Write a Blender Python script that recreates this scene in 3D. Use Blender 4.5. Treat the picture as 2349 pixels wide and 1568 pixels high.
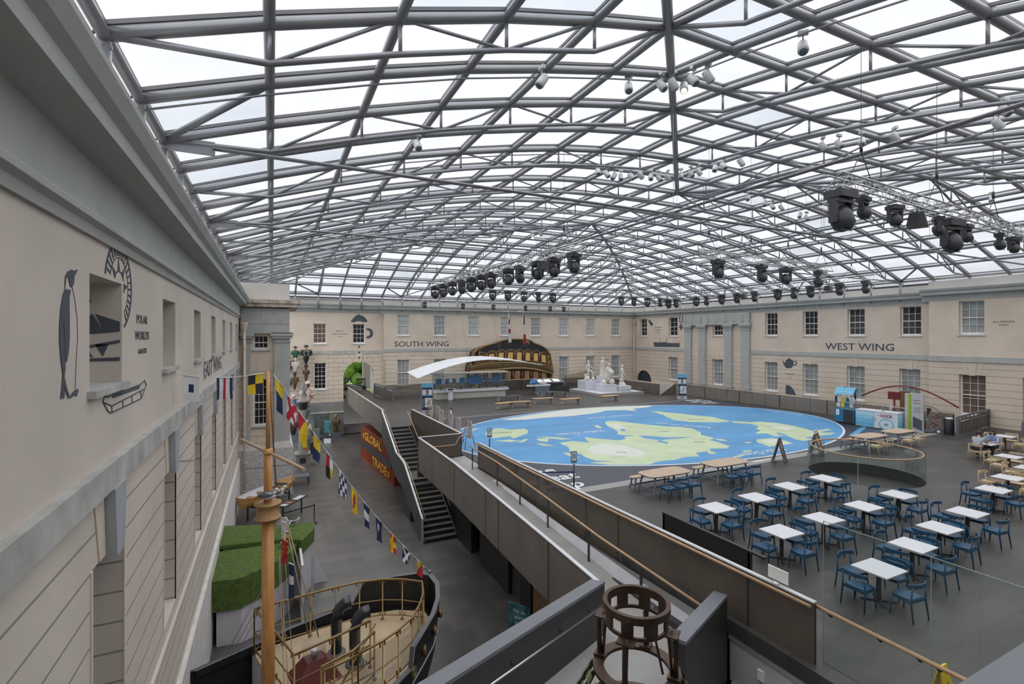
import bpy, math, random
from mathutils import Vector, Matrix
random.seed(7)
R=math.radians; PI=math.pi
sc=bpy.context.scene
for o in list(bpy.data.objects): bpy.data.objects.remove(o)
COL=sc.collection
# ---------------- camera ----------------
F_,CX,CY,YAW,H=1134.,1174.5,772.,R(25.9),5.9
cd=bpy.data.cameras.new('camera'); cam=bpy.data.objects.new('camera',cd); COL.objects.link(cam)
cd.sensor_width=36; cd.lens=F_/2349*36; cd.shift_y=-12/2349; cd.clip_start=.05; cd.clip_end=400
cam.location=(0,0,H); cam.rotation_euler=(R(90),0,-YAW); sc.camera=cam
# ---------------- overcast sky ----------------
W=bpy.data.worlds.new('sky'); sc.world=W; W.use_nodes=True
nt=W.node_tree; nt.nodes.clear()
out=nt.nodes.new('ShaderNodeOutputWorld'); bg=nt.nodes.new('ShaderNodeBackground'); bg.inputs[1].default_value=1.0
tc=nt.nodes.new('ShaderNodeTexCoord'); nz=nt.nodes.new('ShaderNodeTexNoise'); nz.inputs['Scale'].default_value=2.2; nz.inputs['Detail'].default_value=5
cr=nt.nodes.new('ShaderNodeValToRGB'); cr.color_ramp.elements[0].position=.3; cr.color_ramp.elements[1].position=.72
cr.color_ramp.elements[0].color=(.84,.87,.93,1); cr.color_ramp.elements[1].color=(1.0,1.0,1.02,1)
sp_=nt.nodes.new('ShaderNodeSeparateXYZ'); nt.links.new(tc.outputs['Generated'],sp_.inputs[0])
gr=nt.nodes.new('ShaderNodeMapRange'); gr.inputs['From Min'].default_value=0; gr.inputs['From Max'].default_value=1; gr.inputs['To Min'].default_value=.56; gr.inputs['To Max'].default_value=.94
nt.links.new(sp_.outputs[2],gr.inputs[0]); nt.links.new(gr.outputs[0],bg.inputs[1])
nt.links.new(tc.outputs['Generated'],nz.inputs['Vector']); nt.links.new(nz.outputs[0],cr.inputs[0]); nt.links.new(cr.outputs[0],bg.inputs[0]); nt.links.new(bg.outputs[0],out.inputs[0])
sd=bpy.data.lights.new('sun','SUN'); sd.energy=4.1; sd.angle=R(150); sd.color=(1,.98,.95)
so=bpy.data.objects.new('sun',sd); so.rotation_euler=(R(12),R(-8),0); COL.objects.link(so)
sc.view_settings.view_transform='Standard'; sc.view_settings.look='None'; sc.view_settings.gamma=1; sc.view_settings.use_curve_mapping=False
sc.view_settings.exposure=0.38
# ---------------- helpers ----------------
_S,_C=math.sin(YAW),math.cos(YAW)
def at(px,py,x=None,y=None,z=None):
    r=px-CX; d=Vector((F_*_S+r*_C,F_*_C-r*_S,CY-py))
    t=x/d.x if x is not None else (y/d.y if y is not None else (z-H)/d.z)
    return Vector((0,0,H))+d*t
def V(*a): return Vector(a)
MATS={}
def mat(name,col,rough=.6,metal=0,var=.06,scale=3.,bump=.0,bscale=40.,spec=.5,emit=None,alpha=1,sx=(1,1,1)):
    if name in MATS: return MATS[name]
    m=bpy.data.materials.new(name); m.use_nodes=True; t=m.node_tree; b=t.nodes['Principled BSDF']
    b.inputs['Roughness'].default_value=rough; b.inputs['Metallic'].default_value=metal; b.inputs['Specular IOR Level'].default_value=spec
    b.inputs['Alpha'].default_value=alpha
    tc=t.nodes.new('ShaderNodeTexCoord'); mp=t.nodes.new('ShaderNodeMapping'); mp.inputs['Scale'].default_value=sx
    n=t.nodes.new('ShaderNodeTexNoise'); n.inputs['Scale'].default_value=scale; n.inputs['Detail'].default_value=6
    r=t.nodes.new('ShaderNodeMapRange'); r.inputs['From Min'].default_value=.3; r.inputs['From Max'].default_value=.7
    r.inputs['To Min'].default_value=1-var; r.inputs['To Max'].default_value=1+var
    mx=t.nodes.new('ShaderNodeVectorMath'); mx.operation='SCALE'; mx.inputs[0].default_value=col[:3]
    L=t.links.new; L(tc.outputs['Object'],mp.inputs[0]); L(mp.outputs[0],n.inputs['Vector']); L(n.outputs[0],r.inputs[0]); L(r.outputs[0],mx.inputs['Scale']); L(mx.outputs[0],b.inputs['Base Color'])
    if bump:
        n2=t.nodes.new('ShaderNodeTexNoise'); n2.inputs['Scale'].default_value=bscale; bp=t.nodes.new('ShaderNodeBump'); bp.inputs['Strength'].default_value=bump; bp.inputs['Distance'].default_value=.02
        L(mp.outputs[0],n2.inputs['Vector']); L(n2.outputs[0],bp.inputs['Height']); L(bp.outputs[0],b.inputs['Normal'])
    if emit: b.inputs['Emission Color'].default_value=(*emit[:3],1); b.inputs['Emission Strength'].default_value=emit[3]
    MATS[name]=m; return m
def glassmat(name,tint,opac,col=(.5,.55,.55),rough=.03):
    if name in MATS: return MATS[name]
    m=bpy.data.materials.new(name); m.use_nodes=True; t=m.node_tree; t.nodes.clear(); L=t.links.new
    o=t.nodes.new('ShaderNodeOutputMaterial'); tr=t.nodes.new('ShaderNodeBsdfTransparent'); tr.inputs[0].default_value=(*tint,1)
    d=t.nodes.new('ShaderNodeBsdfDiffuse'); d.inputs[0].default_value=(*col,1)
    g=t.nodes.new('ShaderNodeBsdfGlossy'); g.inputs['Roughness'].default_value=rough
    n=t.nodes.new('ShaderNodeTexNoise'); n.inputs['Scale'].default_value=4
    f=t.nodes.new('ShaderNodeFresnel'); f.inputs[0].default_value=1.45
    m1=t.nodes.new('ShaderNodeMixShader'); m2=t.nodes.new('ShaderNodeMixShader')
    mu=t.nodes.new('ShaderNodeMath'); mu.operation='MULTIPLY'; mu.inputs[1].default_value=2*opac; L(n.outputs[0],mu.inputs[0]); L(mu.outputs[0],m1.inputs[0])
    L(tr.outputs[0],m1.inputs[1]); L(d.outputs[0],m1.inputs[2]); fm=t.nodes.new('ShaderNodeMath'); fm.operation='MULTIPLY'; fm.inputs[1].default_value=.35; L(f.outputs[0],fm.inputs[0]); L(fm.outputs[0],m2.inputs[0]); L(m1.outputs[0],m2.inputs[1]); L(g.outputs[0],m2.inputs[2]); L(m2.outputs[0],o.inputs[0])
    MATS[name]=m; return m
def tag(o,label=None,cat=None,group=None,kind=None):
    if label: o['label']=label
    if cat: o['category']=cat
    if group: o['group']=group
    if kind: o['kind']=kind
    return o
def thing(name,label,cat,loc=(0,0,0),rz=0,group=None):
    o=bpy.data.objects.new(name,None); COL.objects.link(o); o.location=loc; o.rotation_euler=(0,0,rz); o.empty_display_size=.1
    return tag(o,label,cat,group)
class MB:
    def __init__(s): s.v=[];s.f=[];s.m=[];s.sm=[];s.mi=0
    def add(s,vs,fs,smooth=False,M=None,mi=None):
        b=len(s.v); s.v+=[tuple(M@Vector(v)) if M else tuple(v) for v in vs]
        for f in fs: s.f.append([b+i for i in f]); s.m.append(s.mi if mi is None else mi); s.sm.append(smooth)
        return s
    def box(s,c,d,rz=0,M=None,mi=None):
        x,y,z=d[0]/2,d[1]/2,d[2]/2; T=Matrix.Translation(c)@Matrix.Rotation(rz,4,'Z')
        if M: T=M@T
        return s.add([(-x,-y,-z),(x,-y,-z),(x,y,-z),(-x,y,-z),(-x,-y,z),(x,-y,z),(x,y,z),(-x,y,z)],[(0,3,2,1),(4,5,6,7),(0,1,5,4),(1,2,6,5),(2,3,7,6),(3,0,4,7)],M=T,mi=mi)
    def bb(s,a,b,mi=None): return s.box([(a[i]+b[i])/2 for i in range(3)],[abs(b[i]-a[i]) for i in range(3)],mi=mi)
    def tube(s,pts,r,n=8,mi=None,caps=True,closed=False,flat=None):
        pts=[Vector(p) for p in pts]; k=len(pts); rs=r if isinstance(r,(list,tuple)) else [r]*k; b=len(s.v)
        for i,p in enumerate(pts):
            if closed: d=(pts[(i+1)%k]-pts[i-1])
            else: d=pts[min(i+1,k-1)]-pts[max(i-1,0)]
            d.normalize(); up=Vector((0,0,1)) if abs(d.z)<.95 else Vector((0,1,0))
            u=d.cross(up).normalized(); w=u.cross(d)
            for j in range(n):
                a=2*PI*(j+.5)/n; s.v.append(tuple(p+(u*math.cos(a)+w*math.sin(a)*(flat or 1))*rs[i]))
        for i in range(k if closed else k-1):
            for j in range(n):
                a,c=b+i*n,b+((i+1)%k)*n; s.f.append([a+j,a+(j+1)%n,c+(j+1)%n,c+j]); s.m.append(s.mi if mi is None else mi); s.sm.append(n>4)
        if caps and not closed:
            s.f.append([b+j for j in range(n)][::-1]); s.f.append([b+(k-1)*n+j for j in range(n)])
            for _ in (0,1): s.m.append(s.mi if mi is None else mi); s.sm.append(False)
        return s
    def bar(s,a,b,w,h,mi=None):   # rectangular bar between points, w horizontal, h vertical
        a,b=Vector(a),Vector(b); d=(b-a).normalized(); up=Vector((0,0,1)) if abs(d.z)<.98 else Vector((0,1,0)); u=d.cross(up).normalized()*w/2; q=u.cross(d).normalized()*h/2
        vs=[a-u-q,a+u-q,a+u+q,a-u+q,b-u-q,b+u-q,b+u+q,b-u+q]
        return s.add(vs,[(0,1,2,3),(7,6,5,4),(0,4,5,1),(1,5,6,2),(2,6,7,3),(3,7,4,0)],mi=mi)
    def prism(s,poly,z0,z1,mi=None,M=None):
        n=len(poly); vs=[(p[0],p[1],z0) for p in poly]+[(p[0],p[1],z1) for p in poly]
        return s.add(vs,[tuple(range(n))[::-1],tuple(range(n,2*n))]+[(i,(i+1)%n,n+(i+1)%n,n+i) for i in range(n)],M=M,mi=mi)
    def lathe(s,prof,c=(0,0,0),n=20,mi=None,M=None,sx=1,sy=1):
        vs=[];k=len(prof)
        for r,z in prof:
            for j in range(n): a=2*PI*j/n; vs.append((c[0]+r*math.cos(a)*sx,c[1]+r*math.sin(a)*sy,c[2]+z))
        fs=[(i*n+j,i*n+(j+1)%n,(i+1)*n+(j+1)%n,(i+1)*n+j) for i in range(k-1) for j in range(n)]
        s.add(vs,fs,True,M,mi)
        return s.add(vs[:n],[tuple(range(n))[::-1]],False,M,mi).add(vs[-n:],[tuple(range(n))],False,M,mi)
    def quad(s,a,b,c,d,mi=None): return s.add([a,b,c,d],[(0,1,2,3)],mi=mi)
    def ell(s,c,r,n=12,mi=None,M=None):
        prof=[(math.sin(PI*i/8)*1.0,-math.cos(PI*i/8)) for i in range(9)]
        T=Matrix.Translation(c)@Matrix.Diagonal((*r,1)); 
        if M: T=M@T
        return s.lathe([(max(a,.01),b) for a,b in prof],n=n,mi=mi,M=T)
    def build(s,name,mats,parent=None,label=None,loc=None,bevel=0,norm=True):
        me=bpy.data.meshes.new(name); me.from_pydata(s.v,[],s.f)
        mats=mats if isinstance(mats,(list,tuple)) else [mats]
        for m in mats: me.materials.append(m)
        me.polygons.foreach_set('material_index',s.m); me.polygons.foreach_set('use_smooth',s.sm); me.update()
        if norm:
            import bmesh
            bm=bmesh.new(); bm.from_mesh(me); bmesh.ops.recalc_face_normals(bm,faces=bm.faces); bm.to_mesh(me); bm.free()
        o=bpy.data.objects.new(name,me); COL.objects.link(o)
        if parent: o.parent=parent
        if loc: o.location=loc
        if label: o['label']=label
        if bevel:
            b=o.modifiers.new('bevel','BEVEL'); b.width=bevel; b.segments=2; b.limit_method='ANGLE'
        return o
def copy_tree(o,parent=None):
    c=o.copy(); COL.objects.link(c)
    if parent: c.parent=parent
    for ch in list(o.children): copy_tree(ch,c)
    return c
_dg=[]
def text(s,name,size,m,M,parent=None,ext=.004,align='CENTER',xs=1,label=None,shear=0,space=1,bold=0):
    cu=bpy.data.curves.new(name,'FONT'); cu.body=s; cu.size=size; cu.extrude=ext; cu.align_x=align; cu.align_y='CENTER'; cu.space_character=space; cu.shear=shear; cu.offset=bold; cu.resolution_u=2
    to=bpy.data.objects.new(name,cu); COL.objects.link(to); bpy.context.view_layer.update()
    me=bpy.data.meshes.new_from_object(to.evaluated_get(bpy.context.evaluated_depsgraph_get())); bpy.data.objects.remove(to)
    me.transform(M@Matrix.Diagonal((xs,1,1,1))); me.materials.clear(); me.materials.append(m)
    o=bpy.data.objects.new(name,me); COL.objects.link(o)
    if parent: o.parent=parent
    if label: o['label']=label
    return o
def frame(o,u,v):  # matrix mapping x->u,y->v,z->u x v at origin o
    u=Vector(u).normalized(); v=Vector(v).normalized(); w=u.cross(v)
    return Matrix(((u.x,v.x,w.x,o[0]),(u.y,v.y,w.y,o[1]),(u.z,v.z,w.z,o[2]),(0,0,0,1)))
def flat(polys,M,th=.006):   # list of 2D polygons -> thin plates
    b=MB()
    for i,p in enumerate(polys): b.prism(p,0,th+.0008*(i%7),M=M)
    return b
# ---------------- materials ----------------
def plaster(name,col,courses=None,blocks=False,stain=.08):
    m=mat(name,col,.85,var=stain,scale=.6,bump=.15,bscale=60,spec=.2)
    if courses is None: return m
    t=m.node_tree; L=t.links.new; b=t.nodes['Principled BSDF']
    tc=t.nodes.new('ShaderNodeTexCoord'); sp=t.nodes.new('ShaderNodeSeparateXYZ'); L(tc.outputs['Object'],sp.inputs[0])
    def mth(op,a,bv):
        n=t.nodes.new('ShaderNodeMath'); n.operation=op
        for i,x in enumerate((a,bv)):
            if x is None: continue
            if isinstance(x,(int,float)): n.inputs[i].default_value=x
            else: L(x,n.inputs[i])
        return n.outputs[0]
    zz=mth('DIVIDE',mth('SUBTRACT',courses[0],sp.outputs[2]),courses[1]); fr=mth('FRACT',zz,None)
    groove=mth('LESS_THAN',mth('ABSOLUTE',mth('SUBTRACT',fr,.5),None),.465)   # 1 on the block face, 0 in the joint
    if blocks:
        row=mth('FLOOR',zz,None); off=mth('MULTIPLY',mth('MODULO',row,2),.5)
        s=mth('ADD',sp.outputs[0],sp.outputs[1]); f2=mth('FRACT',mth('ADD',mth('DIVIDE',s,.95),off),None)
        groove=mth('MULTIPLY',groove,mth('LESS_THAN',mth('ABSOLUTE',mth('SUBTRACT',f2,.5),None),.488))
    below=mth('LESS_THAN',sp.outputs[2],courses[0]-.02)
    groove=mth('MAXIMUM',groove,mth('SUBTRACT',1,below))
    bp=t.nodes.new('ShaderNodeBump'); bp.inputs['Distance'].default_value=.03; bp.inputs['Strength'].default_value=.9
    old=b.inputs['Normal'].links[0].from_socket; L(old,bp.inputs['Normal']); L(groove,bp.inputs['Height']); L(bp.outputs[0],b.inputs['Normal'])
    oc=b.inputs['Base Color'].links[0].from_socket; sc_=t.nodes.new('ShaderNodeVectorMath'); sc_.operation='SCALE'; L(oc,sc_.inputs[0])
    L(mth('ADD',mth('MULTIPLY',groove,.5),.5),sc_.inputs['Scale']); L(sc_.outputs[0],b.inputs['Base Color'])
    return m
CREAM=(.64,.55,.455)
M_e=plaster('plaster_east',(.60,.54,.48),(4.08,.40)); M_s=plaster('plaster_south',CREAM,(4.34,.44)); M_s2=plaster('plaster_blocks',CREAM,(4.19,.44),True)
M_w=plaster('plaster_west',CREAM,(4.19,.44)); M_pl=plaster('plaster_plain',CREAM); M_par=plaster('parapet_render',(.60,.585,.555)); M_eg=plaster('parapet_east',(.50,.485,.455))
M_grey=mat('grey_stone_paint',(.40,.415,.40),.8,var=.07,scale=1.5,bump=.1); M_str=mat('string_stone',(.42,.42,.40),.85,var=.22,scale=2.5,bump=.2)
M_verm=mat('vermiculated_stone',(.50,.50,.49),.9,var=.25,scale=9,bump=1.0,bscale=9)
M_white=mat('white_paint',(.78,.77,.74),.5); M_sill=mat('stone_sill',(.62,.60,.57),.8,var=.12)
M_steel=mat('roof_steel',(.225,.232,.25),.35,.35,var=.05,spec=.6); M_dark=mat('dark_frame',(.055,.055,.065),.5); M_gbar=mat('glazing_bar',(.12,.12,.13),.5)
M_floor=mat('dark_slate_floor',(.115,.11,.104),.32,var=.22,scale=.9,bump=.05,bscale=20,sx=(1,.25,1)); M_deckf=mat('deck_slate_floor',(.058,.056,.054),.42,var=.2,scale=1.1,bump=.05,bscale=25,sx=(.35,1,1))
M_blk=mat('black_metal',(.03,.03,.033),.45); M_char=mat('charcoal_panel',(.07,.07,.075),.5); M_cap=mat('pale_metal_cap',(.55,.56,.58),.35,.3); M_wood=mat('handrail_oak',(.42,.27,.15),.4,var=.15,scale=6,sx=(1,1,8))
M_greym=mat('grey_painted_steel',(.13,.145,.175),.4,.1,var=.04); M_conc=mat('pale_concrete',(.30,.29,.28),.6,var=.08,scale=2); M_ramp=mat('ramp_concrete',(.30,.29,.27),.5,var=.12,scale=2)
M_ink=mat('dark_blue_grey_wall_paint',(.075,.085,.105),.8,var=.05)
def tiles(m,w,h):
    t=m.node_tree; L=t.links.new; b=t.nodes['Principled BSDF']; tc=t.nodes.new('ShaderNodeTexCoord'); br=t.nodes.new('ShaderNodeTexBrick')
    br.inputs['Scale'].default_value=1; br.inputs['Brick Width'].default_value=w; br.inputs['Row Height'].default_value=h; br.inputs['Mortar Size'].default_value=.006
    br.inputs['Color1'].default_value=(.8,.8,.8,1); br.inputs['Color2'].default_value=(1.15,1.13,1.1,1); br.inputs['Mortar'].default_value=(.6,.6,.6,1); br.inputs['Bias'].default_value=0
    L(tc.outputs['Object'],br.inputs['Vector']); oc=b.inputs['Base Color'].links[0].from_socket
    mu=t.nodes.new('ShaderNodeVectorMath'); mu.operation='MULTIPLY'; L(oc,mu.inputs[0]); L(br.outputs[0],mu.inputs[1]); L(mu.outputs[0],b.inputs['Base Color'])
M_deckf.node_tree.nodes['Principled BSDF'].inputs['Specular IOR Level'].default_value=.35; M_floor.node_tree.nodes['Principled BSDF'].inputs['Specular IOR Level'].default_value=.4
tiles(M_floor,1.2,.6); tiles(M_deckf,1.2,.6)
def pane(name,col,rough=.1): return mat(name,col,rough,var=.25,scale=1.2,spec=.6)
G_blind=pane('window_blind_grey',(.30,.32,.32),.35); G_dark=pane('window_dark_glass',(.02,.022,.028),.06); G_net=pane('window_net_curtain',(.42,.44,.44),.4); G_room=pane('window_brown_room',(.16,.11,.085),.15)
# ---------------- roof ----------------
c_=2.04; RX,RY,NI,NJ=-1.018*c_,-.8*c_,22,26
TAB=[0,.35,.67,.96,1.2,1.41,1.59,1.72,1.81,1.855,1.875,1.885,1.885,1.885]
def rz_(d):
    d=max(0,min(11,d)); i=int(d); f=d-i; return H+c_*(2.035+TAB[i]*(1-f)+TAB[i+1]*f)
def dd(i,j): return min(i,NI-i,j,NJ-j)
def N(i,j,dz=0): return Vector((RX+i*c_,RY+j*c_,rz_(dd(i,j))+dz))
roof=thing('ceiling','arched glass and tubular steel roof over the whole courtyard','roof'); roof['kind']='structure'
def gl(name,k,col):
    m=bpy.data.materials.new(name); m.use_nodes=True; t=m.node_tree; t.nodes.clear(); L=t.links.new
    o=t.nodes.new('ShaderNodeOutputMaterial'); tr=t.nodes.new('ShaderNodeBsdfTransparent'); tr.inputs[0].default_value=(*col,1)
    tl=t.nodes.new('ShaderNodeBsdfTranslucent'); tl.inputs[0].default_value=(.56,.575,.61,1)
    tc=t.nodes.new('ShaderNodeTexCoord'); n=t.nodes.new('ShaderNodeTexNoise'); n.inputs['Scale'].default_value=.5; n.inputs['Detail'].default_value=3; L(tc.outputs['Object'],n.inputs['Vector'])
    mr=t.nodes.new('ShaderNodeMapRange'); mr.inputs['From Min'].default_value=.35; mr.inputs['From Max'].default_value=.65; mr.inputs['To Min'].default_value=k*.8; mr.inputs['To Max'].default_value=k*1.2; L(n.outputs[0],mr.inputs[0])
    mx=t.nodes.new('ShaderNodeMixShader'); L(mr.outputs[0],mx.inputs[0]); L(tr.outputs[0],mx.inputs[1]); L(tl.outputs[0],mx.inputs[2]); L(mx.outputs[0],o.inputs[0]); return m
GL=[gl('fritted_glass',.35,(.89,.90,.925)),gl('fritted_glass_soft',.42,(.84,.86,.89)),gl('clear_roof_glass',.25,(.70,.75,.80))]
vents={(11,10),(15,9),(11,18),(17,14),(7,20)}
g=MB()
for i in range(NI):
    for j in range(NJ):
        if (i,j) in vents: continue
        q=[N(i,j,.2),N(i+1,j,.2),N(i+1,j+1,.2),N(i,j+1,.2)]
        rr=random.random(); g.mi=2 if (rr<.06 or (i,j)==(8,6)) else (1 if rr<.35 else 0)
        hip1=(i==j and i<11) or (NI-1-i==NJ-1-j and NI-1-i<11); hip2=(NI-1-i==j and j<11) or (i==NJ-1-j and i<11)
        if hip2: g.add(q,[(0,1,3),(1,2,3)])
        else: g.add(q,[(0,1,2),(0,2,3)])
g.build('glazing',GL,roof,norm=False)
b=MB()
for j in range(NJ+1):
    b.tube([N(i,j,.16) for i in range(NI+1)],.045,4,caps=False)
for i in range(NI+1):
    b.tube([N(i,j,.16) for j in range(NJ+1)],.045,4,caps=False)
b.build('glazing_bars',M_gbar,roof)
for j in range(NJ+1):
    MB().tube([N(i,j) for i in range(NI+1)],.10,10).build('cross_rib',M_steel,roof)
for i in range(NI+1):
    MB().tube([N(i,j) for j in range(NJ+1)],.09,10).build('long_rib',M_steel,roof)
for (i0,j0,si,sj) in ((0,0,1,1),(NI,0,-1,1),(0,NJ,1,-1),(NI,NJ,-1,-1)):
    MB().tube([N(i0+si*k,j0+sj*k) for k in range(12)],.115,10).build('hip_rib',M_steel,roof)
def lower(nodes,name):  # lattice hung under a rib: nodes from the eave to the hip
    t=MB(); n=len(nodes); 
    if n<4: return
    low=[nodes[0]]+[p+Vector((0,0,-.62)) for p in nodes[1:-1]]+[nodes[-1]]
    t.tube(low,.052,8)
    for k in range(1,n-1):
        t.tube([nodes[k],low[k]],.036,6)
        if k%2==0:
            if k>1: t.tube([nodes[k],low[k-1]],.036,6)
            if k<n-2: t.tube([nodes[k],low[k+1]],.036,6)
    t.build(name,M_steel,roof)
for j in range(1,NJ,2):
    e=min(j,NJ-j,11)
    lower([N(i,j) for i in range(e+1)],'lower_chord'); lower([N(NI-i,j) for i in range(e+1)],'lower_chord')
    if 10<=j<=16: pass
for i in range(1,NI,2):
    e=min(i,NI-i,11)
    lower([N(i,j) for j in range(e+1)],'lower_chord'); lower([N(i,NJ-j) for j in range(e+1)],'lower_chord')
# diagonal wind braces by the eaves
for j in range(3,NJ-1,4):
    for (a,bb_) in (((0,j),(1,j-1)),((NI,j),(NI-1,j-1))):
        MB().tube([N(*a),N(*bb_)],.07,8).build('eave_brace',M_steel,roof)
for i in range(3,NI-1,4):
    for (a,bb_) in (((i,0),(i-1,1)),((i,NJ),(i-1,NJ-1))):
        MB().tube([N(*a),N(*bb_)],.07,8).build('eave_brace',M_steel,roof)
zt=rz_(0)
for j in (7,11,15,19):
    t=MB(); y=RY+j*c_
    for s in (-.05,.05): t.tube([(RX+.9,y+s,zt-.02),(RX+NI*c_-.9,y+s,zt-.02)],.032,6)
    for x in (RX+.45,RX+NI*c_-.45): t.box((x,y,zt-.03),(1.0,.05,.3))
    for i in (7,11,15): t.box((RX+i*c_,y,zt-.02),(.55,.34,.09))
    t.build('tie_rod',M_steel,roof)
for i in (7,11,15):
    t=MB(); x=RX+i*c_
    for s in (-.05,.05): t.tube([(x+s,RY+.9,zt+.05),(x+s,RY+NJ*c_-.9,zt+.05)],.032,6)
    t.build('tie_rod',M_steel,roof)
for i in (7,11,15):
    for j in (7,11,15,19):
        MB().tube([(RX+i*c_,RY+j*c_,zt),N(i,j)],.008,4).build('hanger',M_steel,roof)
edge=[(i,0) for i in range(NI+1)]+[(i,NJ) for i in range(NI+1)]+[(0,j) for j in range(1,NJ)]+[(NI,j) for j in range(1,NJ)]
po=None
for (i,j) in edge:
    if po is None:
        po=MB(); po.tube([(0,0,-.16),(0,0,-1.5)],.085,12); po.box((0,0,-.14),(.16,.06,.26)); po.tube([(-.09,0,-.16),(.09,0,-.16)],.035,8); po=po.build('post',M_steel,roof); po.location=N(i,j)
    else:
        p2=po.copy(); COL.objects.link(p2); p2.location=N(i,j); p2.rotation_euler=(0,0,PI/2 if j in (0,NJ) else 0)
gt=MB()
zg=rz_(0)-.02
gt.bar((RX-.45,RY-.4,zg-.28),(RX-.45,RY+NJ*c_+.4,zg-.28),.12,.14); gt.bar((RX+NI*c_+.45,RY-.4,zg-.28),(RX+NI*c_+.45,RY+NJ*c_+.4,zg-.28),.12,.14)
gt.bar((RX-.4,RY-.45,zg-.28),(RX+NI*c_+.4,RY-.45,zg-.28),.12,.14); gt.bar((RX-.4,RY+NJ*c_+.45,zg-.28),(RX+NI*c_+.4,RY+NJ*c_+.45,zg-.28),.12,.14)
for (i,j) in edge:
    p=N(i,j); q=p+Vector((-.45 if i==0 else .45 if i==NI else 0,-.45 if j==0 else .45 if j==NJ else 0,-.25)); gt.tube([p+Vector((0,0,.1)),q],.025,5)
gt.build('gutter',M_dark,roof)
# opened roof hatches
for (i,j) in sorted(vents):
    q=[N(i,j,.22),N(i+1,j,.22),N(i+1,j+1,.22),N(i,j+1,.22)]; t=MB()
    for k in range(4): t.bar(q[k],q[(k+1)%4],.1,.14)
    t.build('hatch_frame',M_gbar,roof)
    up=Vector((0,0,.95)); r=[q[0],q[1],q[2]+up,q[3]+up]; t=MB(); t.mi=0
    for k in range(4): t.bar(r[k],r[(k+1)%4],.07,.08)
    t.add(r,[(0,1,2,3)],mi=1); t.tube([q[2],r[2]],.02,5); t.tube([q[3],r[3]],.02,5)
    t.build('open_hatch',[M_gbar,GL[2]],roof,norm=False)
# cable trunking slung under two ribs
for kk,pts in enumerate(([N(i,6,-.2) for i in range(0,7)],[N(6,j,-.2) for j in range(0,7)],[N(i,9,-.2) for i in range(2,10)],[N(i,16,-.2) for i in range(3,12)])):
    MB().tube(pts,.022,5).build('lighting_track',M_steel,roof)
# ---------------- walls ----------------
def wall(name,O,U,Nn,z0,z1,L,holes,depth,m,parent=None,label=None,mats=None):
    """plane wall from O along U for L metres, Nn = outward normal into the court, holes=(u0,u1,z0,z1)"""
    O,U,Nn=Vector(O),Vector(U),Vector(Nn); us=sorted({0,L,*[h[0] for h in holes],*[h[1] for h in holes]}); zs=sorted({z0,z1,*[h[2] for h in holes],*[h[3] for h in holes]})
    P=lambda u,z,d=0: O+U*u+Vector((0,0,z))-Nn*d
    b=MB()
    for i in range(len(us)-1):
        for k in range(len(zs)-1):
            um,zm=(us[i]+us[i+1])/2,(zs[k]+zs[k+1])/2
            if any(h[0]<um<h[1] and h[2]<zm<h[3] for h in holes): continue
            b.quad(P(us[i],zs[k]),P(us[i+1],zs[k]),P(us[i+1],zs[k+1]),P(us[i],zs[k+1]))
    for h in holes:
        for (a,c,d,e) in ((P(h[0],h[2]),P(h[0],h[3]),P(h[0],h[3],depth),P(h[0],h[2],depth)),(P(h[1],h[2]),P(h[1],h[3]),P(h[1],h[3],depth),P(h[1],h[2],depth)),
            (P(h[0],h[3]),P(h[1],h[3]),P(h[1],h[3],depth),P(h[0],h[3],depth)),(P(h[0],h[2]),P(h[1],h[2]),P(h[1],h[2],depth),P(h[0],h[2],depth))): b.quad(a,c,d,e)
    D=depth+.35
    b.quad(P(0,z1),P(L,z1),P(L,z1,D),P(0,z1,D)); b.quad(P(0,z0),P(0,z1),P(0,z1,D),P(0,z0,D)); b.quad(P(L,z0),P(L,z1),P(L,z1,D),P(L,z0,D))
    o=b.build(name,m,parent,label,norm=False)
    if not parent: o['kind']='structure'
    return o
def band(name,O,U,Nn,L,z0,z1,proj,m,parent,ends=0):
    O,U,Nn=Vector(O),Vector(U),Vector(Nn); a=O-U*ends; e=O+U*(L+ends)
    b=MB(); c=Nn*(proj/2); b.bar(a+c+Vector((0,0,(z0+z1)/2)),e+c+Vector((0,0,(z0+z1)/2)),proj,z1-z0); return b.build(name,m,parent)
def cornice(name,O,U,Nn,L,prof,m,parent,ends=0):
    """prof: list of (projection,z)"""
    O,U,Nn=Vector(O),Vector(U),Vector(Nn); b=MB(); n=len(prof)
    A=[O-U*ends+Nn*p+Vector((0,0,z)) for p,z in prof]; B=[O+U*(L+ends)+Nn*p+Vector((0,0,z)) for p,z in prof]
    b.add(A+B,[(i,i+1,n+i+1,n+i) for i in range(n-1)]+[(n-1,0,n,2*n-1)]); b.add(A,[tuple(range(n))]); b.add(B,[tuple(range(n))]); return b.build(name,m,parent)
wn=[0]
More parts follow.
